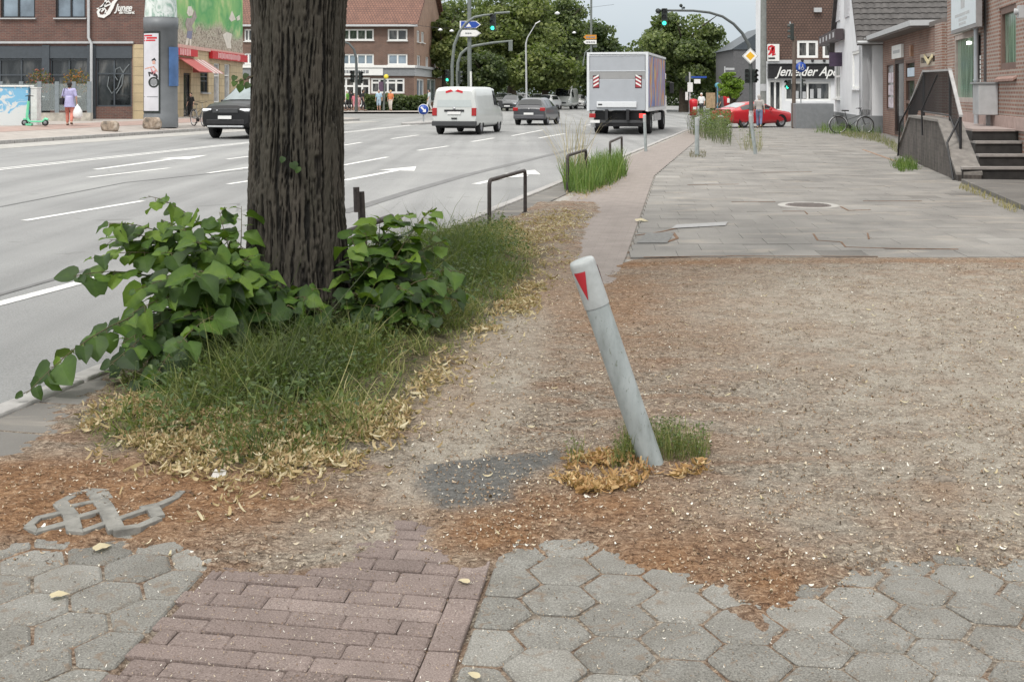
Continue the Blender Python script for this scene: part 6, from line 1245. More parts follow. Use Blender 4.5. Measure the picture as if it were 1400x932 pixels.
# ================= TREES AND HEDGES FAR AWAY =================
m_fol = [leafmat('far foliage %d' % k, st, .3, .55) for k, st in enumerate([[(0, (.035, .055, .02)), (.5, (.1, .135, .042)), (1, (.23, .27, .09))], [(0, (.045, .07, .02)), (.5, (.135, .17, .045)), (1, (.28, .31, .1))], [(0, (.025, .042, .018)), (.5, (.07, .1, .036)), (1, (.17, .2, .075))], [(0, (.06, .11, .01)), (.5, (.16, .27, .02)), (1, (.3, .42, .05))]])]
CL = [(-.5, -.3, 0), (-.1, -.55, .1), (.4, -.4, 0), (.55, .1, -.1), (.2, .5, .05), (-.3, .45, -.05)]; CLF = [[0, 1, 2, 3], [0, 3, 4, 5]]
def fartree(px, d, y0, wpx, label, kind=0, n=5200, trunk=True, name='broad_tree', size=.34, zbot=1.6, group='trees beyond the junction', squash=1.0):
    n = int(n * 2.6); size *= .72; base = at(px, d); zt = H + (HY - y0) / F * d - base.z; w = wpx / F * d / 2; r = root(name, base, label, 'tree', group)
    b = MB(); top = base + Z * zt * .8; b.tube([base - Z * .1, base + Z * zt * .3, top], [w * .085 + .1, w * .06 + .07, .03], 8)
    for k in range(6):
        a_ = k * 1.1; s_ = base + Z * zt * (.25 + .07 * k); b.tube([s_, s_ + V((math.cos(a_) * w * .4, math.sin(a_) * w * .4, zt * .16)), s_ + V((math.cos(a_) * w * .75, math.sin(a_) * w * .75, zt * .25))], [.14, .09, .03], 6)
    b.build('trunk', m_trunk2, r)
    nb = 60; bl = []
    cz = (zt + zbot) / 2; hz = (zt - zbot) / 2
    for k in range(nb):
        q_ = rdir(1)[0]; q_ *= random.uniform(.3, .86); bw = 1 if q_[2] < .2 else 1 - .35 * q_[2]
        bl.append((q_[0] * w * bw, q_[1] * w * bw, cz + q_[2] * hz * .92, random.uniform(.2, .36) * w))
    bl = np.array(bl); pk = rng.integers(0, nb, n); dd = rdir(n); dd[:, 2] = dd[:, 2] * .9 + .12
    rr = bl[pk, 3] * (rng.random(n) ** .35 * 1.08); pos = bl[pk, :3] + dd * rr[:, None] * np.array([1, 1, .8 * squash]); pos += np.array(tuple(base))
    nrm = dd + rdir(n) * .7
    tone = np.clip(.42 + .3 * dd[:, 2] * 0 + rng.normal(0, .2, n) + (vn(bl[pk, 0] * 3, bl[pk, 2] * 3, 5) - .5) * .5, 0, 1)
    n = len(pos)
    stamp('crown', CL, CLF, pos, frames(rdir(n), nrm), rng.uniform(.6, 1.5, n) * size, m_fol[kind], r, tone=tone)
    return r
fartree(607, 108, 2, 62, 'broad green tree just behind the brick corner house', 1, 4200)
fartree(640, 132, -22, 130, 'tall dense tree behind the blue and white arrow signs', 0, 7500)
fartree(700, 124, -34, 140, 'tallest yellow green tree in the middle of the tree group', 1, 9000)
fartree(765, 134, -14, 118, 'dark dense tree directly left of the thin sign pole', 0, 7000)
fartree(812, 150, 18, 78, 'looser tree at the right end of the group, above the truck', 2, 3000, size=.42)
fartree(660, 112, 66, 90, 'low bushy tree under the tall ones, left of the street lamp', 2, 4200, zbot=.6)
fartree(745, 112, 62, 100, 'low yellow green tree above the queue of cars', 1, 5000, zbot=1.0)
fartree(820, 118, 70, 80, 'low dark tree behind the truck', 2, 3600, zbot=.5)
fartree(935, 104, 2, 142, 'big round green tree between the truck and the side street', 0, 11000, zbot=1.0, size=.3)
fartree(905, 112, 60, 90, 'low dark tree close behind the right side of the truck', 2, 4200, zbot=.3)
fartree(975, 112, 55, 80, 'dark tree filling the gap left of the pharmacy', 2, 4200, zbot=.3)
fartree(1000, 84, 95, 40, 'small bright yellow green tree with drooping branches by the red car', 3, 2600, zbot=.9, size=.17, squash=.7)
def hedge(a, c_, h, wdt, label, kind=2, n=3000):
    a, c_ = V(a), V(c_); dd = c_ - a; nn = dd.normalized().cross(Z); r = root('hedge', (a + c_) / 2, label, 'hedge'); t_ = rng.random(n); s_ = rng.uniform(-1, 1, n); zz_ = rng.random(n) * h * (.9 + .25 * vn(t_ * 12, 0, 3))
    pos = np.array(tuple(a)) + t_[:, None] * np.array(tuple(dd)) + (s_ * wdt)[:, None] * np.array(tuple(nn)); pos[:, 2] += zz_
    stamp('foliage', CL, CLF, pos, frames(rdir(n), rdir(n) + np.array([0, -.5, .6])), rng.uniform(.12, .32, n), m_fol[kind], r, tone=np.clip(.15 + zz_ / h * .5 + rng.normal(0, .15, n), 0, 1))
    b = MB(); b.tube([a + Z * .02, a + Z * h * .6], .04, 5); b.tube([(a + c_) / 2, (a + c_) / 2 + Z * h * .6], .04, 5); b.tube([c_, c_ + Z * h * .6], .04, 5); b.build('stems', m_trunk2, r)
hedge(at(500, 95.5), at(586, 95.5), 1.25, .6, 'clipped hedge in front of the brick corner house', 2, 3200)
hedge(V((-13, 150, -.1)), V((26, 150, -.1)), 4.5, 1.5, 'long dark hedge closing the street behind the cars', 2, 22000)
# ================= VEHICLES =================
def paint(name, col, var=.04): return M(name, col, .32, 0, var=var, vs=3, coat=.6)
class Car:
    """body lofted through stations (y, zb, zbelt, ztop, wlow, wbelt, wtop); y = 0 at the rear, x to the right"""
    def __init__(s, st): s.st = np.array(st, float)
    def par(s, y): 
        S_ = s.st; return [float(np.interp(y, S_[:, 0], S_[:, k])) for k in range(1, 7)]
    def sec(s, y):
        zb, zm, zt, wl, wm, wt_ = s.par(y); mid = (zb + zm) / 2
        return [(0, zb), (wl * .86, zb), (wl * .97, zb + .06), (wl, zb + .16), (max(wl, wm) * 1.005, mid), (wm * 1.0, zm - .06), (wm * .985, zm), (wt_ + (wm - wt_) * .45, zm + (zt - zm) * .55), (wt_ + .01, zt - .07 * min(1, (zt - zm) * 2)), (wt_ * .93, zt - .02), (wt_ * .6, zt + .012), (0, zt + .02)]
    def body(s, name, mats, parent, ny=46):
        Y0, Y1 = s.st[0, 0], s.st[-1, 0]; ys = sorted(set(list(np.linspace(Y0, Y1, ny)) + list(s.st[:, 0]))); vv = []; 
        for y in ys:
            h = s.sec(y); ring = [(x, y, z) for x, z in h] + [(-x, y, z) for x, z in h[-2:0:-1]]; vv.append(ring)
        n = len(vv[0]); b = MB(); b.smooth = True; b.add([p for r_ in vv for p in r_], [[i * n + j, (i + 1) * n + j, (i + 1) * n + (j + 1) % n, i * n + (j + 1) % n] for i in range(len(ys) - 1) for j in range(n)])
        b.smooth = False; b.add(vv[0], [list(range(n))]); b.add(vv[-1], [list(range(n))[::-1]])
        return b.build(name, mats, parent)
    def side(s, y0, y1, f0=.1, f1=.9, off=.008, n=6, sides=(1, -1)):
        b = MB(); b.smooth = True
        for sd_ in sides:
            pts = []
            for y in np.linspace(y0, y1, n):
                h = s.sec(y); col = []
                for f in np.linspace(f0, f1, 4):
                    (xa, za), (xb, zb), (xc, zc) = h[6], h[7], h[8]
                    x, z = (xa + (xb - xa) * f / .5, za + (zb - za) * f / .5) if f < .5 else (xb + (xc - xb) * (f - .5) / .5, zb + (zc - zb) * (f - .5) / .5)
                    col.append((sd_ * (x + off), y, z + off * .3))
                pts.append(col)
            q_ = [p for c_ in pts for p in c_]; b.add(q_, [([i * 4 + j, (i + 1) * 4 + j, (i + 1) * 4 + j + 1, i * 4 + j + 1] if sd_ > 0 else [i * 4 + j, i * 4 + j + 1, (i + 1) * 4 + j + 1, (i + 1) * 4 + j]) for i in range(n - 1) for j in range(3)])
        return b
    def sidewin(s, par, *a):
        for sd_ in (1, -1): s.side(*a, sides=(sd_,)).build('side_window', m_cglass, par)
    def top(s, y0, y1, off=.01, n=7, k=.97, dy=0):
        b = MB(); b.smooth = True; pts = []
        for y in np.linspace(y0, y1, n):
            h = s.sec(y); zt = h[-1][1]; row = []
            for (x, z) in [(h[8][0] * k, h[8][1] + .005), (h[9][0] * k, h[9][1]), (h[10][0], h[10][1]), (0, zt)]: row.append((x, y + dy, z + off))
            row = row + [(-x, yy, z) for x, yy, z in row[-2::-1]]; pts.append(row)
        m = len(pts[0]); b.add([p for r_ in pts for p in r_], [[i * m + j, (i + 1) * m + j, (i + 1) * m + j + 1, i * m + j + 1][::-1] for i in range(n - 1) for j in range(m - 1)])
        return b
def wheels(root_, ys, r, hw, wdt=.21, rim=m_chrome, arch=True, n=20):
    for y in ys:
        for sd_ in (1, -1):
            c_ = V((sd_ * (hw - wdt / 2 + .005), y, r)); ax = V((sd_, 0, 0)); h = wdt / 2
            b = MB(); b.lathe([(r * .55, -h), (r * .93, -h), (r, -h * .75), (r, h * .75), (r * .93, h), (r * .62, h), (r * .6, h * .8)], c_, n, ax); t_ = b.build('wheel', m_dark, root_)
            b = MB(); b.lathe([(r * .64, h * .85), (r * .6, h * .9), (r * .55, h * .55), (r * .15, h * .6), (.001, h * .75)], c_, n, ax)
            for k in range(5): a_ = k * 2 * math.pi / 5; b.obox(c_ + ax * h * .7 + V((0, math.cos(a_), math.sin(a_))) * r * .36, ax * .012, V((0, math.cos(a_), math.sin(a_))) * r * .26, V((0, -math.sin(a_), math.cos(a_))) * r * .07)
            b.build('rim', rim, t_)
            if arch:
                b = MB(); an_ = list(np.linspace(-.1, math.pi + .1, 15)); q4 = lambda a, k: V((sd_ * (hw + .006), y + math.cos(a) * (r + k), r + math.sin(a) * (r + k)))
                for a0, a1 in zip(an_, an_[1:]): b.prism([q4(a0, -.03), q4(a1, -.03), q4(a1, .045), q4(a0, .045)], V((-sd_ * .03, 0, 0))); b.build('wheel_arch', m_dark, root_)
def vbox(name, parent, a, c_, mat, bev=0): b = MB(); b.box(a, c_); return b.build(name, mat, parent, bevel=bev)
def place(r, loc, head, group=None):
    r.location = loc; r.rotation_euler[2] = -head
def newcar(name, label, cat, group=None): return root(name, (0, 0, 0), label, cat, group)
m_tail = M('tail lamp', (.35, .01, .012), .25, var=0, coat=.5); m_head = M('head lamp', (.7, .72, .75), .1, var=0, spec=.8); m_plate = M('number plate', (.75, .75, .74), .5, var=.03); m_trim = M('plastic trim', (.05, .052, .055), .7, var=.1)
GV = 'vehicles on the road'
# white van seen from behind
r0 = newcar('van', 'white panel van driving away with dark red tail lamps, beside the keep right sign', 'van', GV)
pw = paint('van white', (.58, .6, .585))
c = Car([(0, .42, 1.08, 1.80, .88, .93, .74), (.05, .38, 1.08, 1.9, .93, .955, .78), (.3, .34, 1.08, 1.955, .95, .96, .8), (3.0, .3, 1.08, 1.97, .95, .96, .8), (3.5, .3, 1.06, 1.93, .95, .96, .78), (4.15, .3, 1.06, 1.2, .95, .95, .78), (4.3, .3, 1.0, 1.1, .94, .93, .75), (4.75, .32, .82, .92, .9, .88, .7), (4.88, .4, .66, .78, .8, .78, .6)])
c.body('body', pw, r0); c.sidewin(r0, 3.0, 3.75, .12, .9); c.top(3.55, 4.12, .012).build('windscreen', m_cglass, r0)
b = MB(); b.smooth = True; b.add([(-.74, -.012, 1.14), (.74, -.012, 1.14), (.68, .012, 1.72), (-.68, .012, 1.72)], [[0, 1, 2, 3]]); b.build('rear_panel', M('white rear panel', (.47, .51, .51), .3, var=.03), r0)
for k in (-1, 1): b = MB(); b.prism([(k * .04, -.012, 1.78), (k * .36, -.01, 1.7), (k * .36, -.01, 1.79), (k * .14, -.01, 1.86)], (0, .01, 0)); b.build('marking', m_red, r0)
for k in (-1, 1): vbox('tail_lamp', r0, (k * .94, -.03, .78), (k * .74, .1, 1.1), m_tail, .01)
vbox('bumper', r0, (-.94, -.1, .36), (.94, .1, .56), m_trim, .03); vbox('number_plate', r0, (-.28, -.04, .84), (.28, -.008, .95), m_plate); vbox('plate_recess', r0, (-.42, -.03, .95), (.42, .0, 1.03), m_black); vbox('handle', r0, (-.12, -.03, .64), (.12, 0, .7), m_black); b = MB(); b.lathe([(.001, .02), (.05, .02), (.05, 0)], (0, -.012, 1.08), 12, (0, -1, 0)); b.build('badge', m_chrome, r0)
for k in (-1, 1): vbox('mirror', r0, (k * .98, 3.55, 1.12), (k * 1.16, 3.65, 1.38), m_trim, .02)
wheels(r0, (.85, 3.9), .33, .94); vbox('underbody', r0, (-.8, .3, .26), (.8, 4.5, .42), m_dark)
p_ = at(621, 46.5); place(r0, V((p_.x, p_.y, hgt(p_.x, p_.y) + .005)), A)
# dark hatchback ahead of the van
r0 = newcar('hatchback', 'dark grey hatchback driving away between the van and the truck', 'car', GV)
pg = paint('car dark grey', (.05, .052, .06))
hst = [(0, .4, .72, .86, .8, .82, .72), (.08, .32, .88, 1.0, .86, .86, .72), (.2, .28, .92, 1.1, .88, .875, .66), (.42, .26, .93, 1.36, .88, .88, .58), (.7, .24, .92, 1.43, .88, .88, .58), (1.8, .22, .9, 1.46, .88, .88, .6), (2.4, .22, .9, 1.4, .88, .88, .58), (3.15, .24, .88, .98, .88, .87, .68), (3.8, .28, .74, .84, .84, .82, .64), (3.98, .36, .6, .7, .74, .72, .5)]
c = Car(hst); c.body('body', pg, r0); c.sidewin(r0, .85, 1.55, .15, .88); c.sidewin(r0, 1.62, 2.55, .15, .88); c.top(2.42, 3.05, .012).build('windscreen', m_cglass, r0); c.top(.17, .41, .014, dy=-.012).build('rear_window', m_cglass, r0)
for k in (-1, 1): vbox('tail_lamp', r0, (k * .87, -.02, .76), (k * .6, .14, .94), m_tail, .02)
vbox('bumper', r0, (-.84, -.06, .34), (.84, .1, .56), M('grey bumper', (.09, .09, .1), .5), .04); vbox('number_plate', r0, (-.26, -.08, .56), (.26, -.03, .67), m_plate); b = MB(); b.lathe([(.001, .02), (.05, .02), (.05, 0)], (0, .02, .86), 12, (0, -1, 0)); b.build('badge', m_chrome, r0)
for k in (-1, 1): vbox('mirror', r0, (k * .9, 2.45, .95), (k * 1.05, 2.53, 1.08), pg, .02)
wheels(r0, (.72, 3.2), .31, .875); hat = r0
p_ = at(723, 60.0); place(r0, p_ + Z * .005, A + .03)
# distant queue facing the camera: copies of a light car
def frontcar(label, mat, name='car', cat='car'):
    r0 = newcar(name, label, cat, 'cars queueing across the junction'); c = Car(hst); c.body('body', mat, r0, 24); c.sidewin(r0, .85, 2.5, .15, .88); c.top(2.42, 3.05, .012).build('windscreen', m_cglass, r0)
    for k in (-1, 1): vbox('headlight', r0, (k * .82, 3.7, .62), (k * .5, 3.94, .74), m_head, .02)
    vbox('grille', r0, (-.45, 3.85, .5), (.45, 4.0, .62), m_black); vbox('number_plate', r0, (-.26, 4.0, .42), (.26, 4.03, .52), m_plate); wheels(r0, (.72, 3.2), .31, .875, n=14); return r0
spots = [(742, 118, 'silver car first in the facing queue, to the right of the hatchback', (.45, .46, .47), 1.05), (757, 112, 'pale car in the facing queue with its bonnet toward the truck', (.6, .61, .62), 1.0), (797, 122, 'white car partly hidden by the left side of the truck', (.7, .7, .7), 1.0), (707, 104, 'dark car facing left of the hatchback roof', (.06, .065, .07), 1.0), (694, 118, 'grey car just right of the van, half hidden', (.25, .26, .27), 1.0), (716, 130, 'far white roofed car over the hatchback', (.65, .65, .65), 1.0)]
for k, (px, d, lab, col, s_) in enumerate(spots):
    r0 = frontcar(lab, paint('queue paint %d' % k, col)); p_ = at(px, d); place(r0, p_, A + math.pi + (.15 if k == 1 else 0)); r0.scale = (s_,) * 3
r0 = newcar('van', 'white high roofed van facing the camera in the far queue', 'van', 'cars queueing across the junction'); c = Car([(0, .4, 1.1, 2.0, .9, .92, .8), (.1, .35, 1.1, 2.1, .95, .95, .82), (3.4, .3, 1.1, 2.1, .95, .95, .82), (4.1, .3, 1.05, 1.25, .95, .95, .75), (4.7, .35, .85, .98, .9, .9, .7), (4.85, .4, .7, .8, .8, .8, .6)]); c.body('body', pw, r0, 24); c.top(3.45, 4.05, .012).build('windscreen', m_cglass, r0); c.sidewin(r0, 2.8, 3.7, .12, .9)
vbox('roof_box', r0, (-.55, 1.5, 2.13), (.55, 2.9, 2.42), m_white, .05); vbox('grille', r0, (-.5, 4.7, .6), (.5, 4.87, .72), m_black)
for k in (-1, 1): vbox('headlight', r0, (k * .85, 4.5, .78), (k * .55, 4.76, .92), m_head, .02)
wheels(r0, (.8, 3.8), .33, .945, n=14); p_ = at(779, 117); place(r0, p_, A + math.pi)
# dark SUV facing the camera, half behind the trunk
r0 = newcar('suv', 'black sport utility car coming toward the camera, half hidden by the lime trunk', 'car', GV); pb = M('car black', (.012, .0125, .014), .38, var=.05, spec=.35)
m_head = M('lit-looking head lamp', (.85, .87, .9), .08, var=0, spec=1)
c = Car([(0, .5, 1.0, 1.2, .88, .9, .7), (.1, .42, 1.08, 1.4, .95, .96, .7), (.5, .36, 1.1, 1.7, .98, .98, .7), (1.0, .34, 1.1, 1.78, .99, .99, .72), (2.4, .32, 1.09, 1.8, .99, .99, .73), (2.75, .32, 1.09, 1.74, .99, .99, .71), (3.6, .3, 1.12, 1.28, .99, .98, .76), (4.4, .36, 1.08, 1.2, .98, .96, .78), (4.72, .42, .98, 1.12, .95, .93, .7), (4.8, .5, .86, 1.0, .9, .88, .62)])
c.body('body', pb, r0); c.sidewin(r0, .6, 1.6, .15, .88); c.sidewin(r0, 1.68, 2.95, .15, .88); c.top(2.77, 3.55, .012).build('windscreen', M('bright windscreen', (.16, .2, .21), .04, var=.3, vs=1.5, spec=1), r0)
for k in (-1, 1): vbox('headlight', r0, (k * .92, 4.5, .93), (k * .55, 4.8, 1.03), m_head, .03)
vbox('grille', r0, (-.5, 4.7, .88), (.5, 4.83, 1.04), m_trim, .02); vbox('lower_intake', r0, (-.75, 4.7, .5), (.75, 4.82, .66), m_black, .02); vbox('skid_strip', r0, (-.7, 4.72, .4), (.7, 4.84, .46), m_lgrey, .01); vbox('number_plate', r0, (-.26, 4.82, .68), (.26, 4.86, .79), m_plate); b = MB(); b.ball((.3, 4.84, .97), .045, 8, .6); b.build('badge', m_chrome, r0)
for k in (-1, 1): vbox('mirror', r0, (k * 1.0, 2.75, 1.12), (k * 1.2, 2.87, 1.32), pb, .03)
wheels(r0, (.95, 3.85), .38, .985, rim=m_trim); p_ = at(308, 45.0); head = A + math.pi; f_ = V((math.sin(head), math.cos(head), 0)); place(r0, V((p_.x, p_.y, hgt(p_.x, p_.y - 3) + .0)), head)
r0.location = at(308, 41.0) - f_ * 4.8; r0.scale = (1.0, 1.0, 1.07)
# red coupe turning into the side street
r0 = newcar('coupe', 'glossy red four door coupe turning into the side street before the pharmacy', 'car'); pr_ = paint('car red', (.5, .012, .02), .03)
c = Car([(0, .42, .78, .9, .8, .84, .7), (.06, .32, .9, 1.0, .88, .88, .72), (.3, .26, .93, 1.06, .9, .9, .7), (.6, .24, .93, 1.12, .91, .91, .62), (1.3, .22, .92, 1.36, .91, .91, .58), (2.0, .22, .91, 1.42, .91, .91, .59), (2.7, .22, .9, 1.36, .91, .91, .57), (3.55, .24, .88, .98, .91, .9, .7), (4.4, .28, .76, .86, .88, .86, .66), (4.68, .36, .6, .7, .76, .74, .5)])
c.body('body', pr_, r0); c.sidewin(r0, .8, 1.9, .2, .9); c.sidewin(r0, 1.97, 3.0, .2, .9); c.top(2.72, 3.45, .012).build('windscreen', m_cglass, r0); c.top(.55, 1.28, .012).build('rear_window', M('pale rear window', (.3, .32, .33), .05, var=.2, spec=1), r0)
for k in (-1, 1): vbox('tail_lamp', r0, (k * .88, -.02, .74), (k * .5, .12, .86), m_tail, .02); vbox('headlight', r0, (k * .84, 4.35, .66), (k * .5, 4.62, .76), m_head, .02); vbox('mirror', r0, (k * .92, 2.7, .95), (k * 1.08, 2.8, 1.08), pr_, .02)
vbox('boot_lip', r0, (-.72, -.0, .985), (.72, .1, 1.01), m_black); vbox('rear_diffuser', r0, (-.7, -.03, .3), (.7, .08, .46), m_black, .02); vbox('number_plate', r0, (-.26, -.04, .58), (.26, 0, .69), m_plate)
wheels(r0, (.9, 3.65), .34, .905); he = R(60); f_ = V((math.sin(he), math.cos(he), 0)); p_ = at(1029, 59.5); r0.location = V((p_.x, p_.y, -.1)) - f_ * 2.15; r0.rotation_euler[2] = -he; r0.scale = (.93,) * 3
# box truck
r0 = newcar('box_truck', 'grey box truck at the kerb with a colourful picture on its side', 'truck', GV); m_box = M('truck silver', (.4, .42, .45), .45, .2, var=.05, vs=2); m_boxw = M('truck white edge', (.66, .68, .7), .5, var=.04)
hw_, L = 1.25, 8.0; zb, zt = 1.02, 3.5
b = MB(); b.box((-hw_ + .02, .1, zb), (hw_ - .02, L, zt - .02)); b.build('cargo_box', m_box, r0)
t = NT('truck picture'); c_ = t.co('Object', (1, .75, .28)); n = t.noise(c_, .8, 4, 1.0); n2 = t.noise(c_, 3.5, 5, .8); z_ = t.n('SeparateXYZ', {0: c_}).outputs[2]
f_ = t.math('ADD', t.math('MULTIPLY', t.math('SUBTRACT', n, .5), 2.0), t.math('ADD', t.math('MULTIPLY', n2, .35), .36)); cc = t.ramp(f_, [(.3, (.05, .12, .38)), (.46, (.2, .28, .52)), (.54, (.5, .1, .08)), (.62, (.6, .4, .06)), (.7, (.4, .4, .5)), (.82, (.06, .14, .4))]); t.P(Base_Color=cc, Roughness=.4)
b = MB(); b.box((hw_ - .018, .3, zb + .16), (hw_ + .006, L - .1, zt - .16)); b.build('side_picture', t.m, r0)
b = MB(); e_ = .055
for x_ in (-hw_, hw_): b.box((x_ - e_, .0, zb - .02), (x_ + e_, .14, zt)); b.box((x_ - e_ * .6, .15, zt - .1), (x_ + e_ * .6, L, zt)); b.box((x_ - e_ * .6, .15, zb - .04), (x_ + e_ * .6, L, zb + .1))
b.box((-hw_ + e_ + .002, 0, zt - .09), (hw_ - e_ - .002, .14, zt - .004)); b.build('box_frame', m_boxw, r0)
b = MB(); b.box((-hw_ + .08, -.01, zt - .8), (hw_ - .08, .09, zt - .12)); b.build('upper_door', m_box, r0); b = MB(); b.box((-hw_ + .06, -.035, zt - .82), (hw_ - .06, -.012, zt - .795)); b.box((-hw_ + .06, -.035, zt - .15), (hw_ - .06, -.012, zt - .125)); b.build('door_seals', m_boxw, r0)
vbox('grey_band', r0, (-hw_ + .065, -.02, zt - 1.14), (hw_ - .065, .088, zt - .83), M('truck warm grey', (.3, .3, .3), .5, var=.05)); lift = vbox('tail_lift', r0, (-hw_ + .065, -.05, zb + .02), (hw_ - .065, .087, zt - 1.15), m_box, .01)
vbox('lift_edge', lift, (-hw_ + .38, -.13, zb + .14), (hw_ - .42, -.052, zb + .38), m_boxw, .02); vbox('dark_slot', lift, (-hw_ + .45, -.14, zb + .23), (-hw_ + .62, -.128, zb + .29), m_black)
for k in (-1, 1):
    b = MB(); b.box((k * .9 - .12, -.07, 2.0), (k * .9 + .12, -.052, 2.48)); hm = b.build('hazard_marker', M('hazard red', (.3, .03, .04), .5), lift); b = MB()
    for j in range(3):
        z0_ = 2.03 + j * .16; b.prism([(k * .9 + .115 * k, -.0725, z0_), (k * .9 - .115 * k, -.0725, z0_ + .13), (k * .9 - .115 * k, -.0725, z0_ + .2), (k * .9 + .115 * k, -.0725, z0_ + .07)], (0, .002, 0))
    b.build('white_stripes', m_white, hm); b = MB(); b.box((k * .9 - .14, -.058, 1.97), (k * .9 + .14, -.051, 2.51)); b.build('black_border', m_black, hm)
for k in (-1, 1): vbox('tail_lamp', r0, (k * 1.2, -.05, .72), (k * .93, .04, .9), m_tail if k < 0 else M('lit tail lamp', (.8, .05, .04), .3, var=0, emit=.7), .01); vbox('lift_arm', r0, (k * .45 - .06, -.1, .62), (k * .45 + .06, .2, zb + .05), m_black)
vbox('under_run_bar', r0, (-1.15, .05, .5), (1.15, .17, .62), m_trim, .01); vbox('chassis', r0, (-.5, .25, .6), (.5, 9.2, .98), m_dark); vbox('rear_apron', r0, (-1.0, .35, .34), (1.0, .4, 1.0), m_black); vbox('number_plate', r0, (-1.15, -.02, .5), (-.75, .02, .62), m_plate); vbox('mudguard_plate', r0, (-1.22, .42, .28), (-1.0, .46, .6), m_lgrey)
for k in (-1, 1):
    vbox('side_guard', r0, (k * 1.16, 3.4, .5), (k * 1.2, 6.4, .85), m_lgrey, .01)
    for y_ in (1.9, 7.6):
        for o_ in ((0, .27) if y_ < 5 else (0,)):
            c_ = V((k * (1.1 - o_), y_, .46)); b = MB(); b.lathe([(.25, -.13), (.44, -.13), (.46, -.09), (.46, .09), (.44, .13), (.25, .13)], c_, 22, (k, 0, 0)); wl_ = b.build('wheel', m_dark, r0); b = MB(); b.lathe([(.27, .1), (.22, .0), (.12, .08), (.001, .08)], c_, 16, (k, 0, 0)); b.build('rim', m_lgrey, wl_)
    b = MB(); pts = [V((k * 1.22, 1.9 + math.cos(a) * .56, .46 + math.sin(a) * .52)) for a in np.linspace(-.05, math.pi + .05, 12)]
    for p0, p1 in zip(pts, pts[1:]): b.prism([p0, p1, p1 + V((-k * .32, 0, 0)), p0 + V((-k * .32, 0, 0))], (0, 0, .02))
    b.build('mudguard', m_black, r0)
b = MB(); b.prism([(-1.12, 8.15, .7), (-1.12, 10.0, .7), (-1.12, 10.05, 1.5), (-1.12, 9.8, 2.75), (-1.12, 8.15, 2.85)], (2.24, 0, 0)); cb = b.build('cab', m_white, r0, bevel=.04)
for k in (-1, 1):
    b = MB(); b.prism([(k * 1.125, 8.8, 1.65), (k * 1.125, 9.85, 1.65), (k * 1.125, 9.7, 2.45), (k * 1.125, 8.8, 2.5)], (k * .012, 0, 0)); b.build('side_window', m_cglass, cb); vbox('mirror', r0, (k * 1.3, 9.75, 1.75), (k * 1.5, 9.85, 2.3), m_black, .02); b = MB(); b.tube([(k * 1.1, 9.8, 2.35), (k * 1.4, 9.8, 2.32)], .02, 6); b.build('mirror_arm', m_black, r0)
b = MB(); b.prism([(-1.0, 10.06, 1.6), (1.0, 10.06, 1.6), (1.0, 9.86, 2.6), (-1.0, 9.86, 2.6)], (0, .012, 0)); b.build('windscreen', m_cglass, cb)
b = MB(); b.prism([(-.6, 7.9, zt + .0), (.6, 7.9, zt), (.6, 7.2, zt + .12), (-.6, 7.2, zt + .12)], (0, 0, .05)); b.build('roof_hatch', m_boxw, r0)
for q_ in [o_ for o_ in bpy.data.objects if o_.parent == r0]: pass
p_ = at(844, 48.0); place(r0, V((p_.x, p_.y, hgt(p_.x, p_.y))), A)

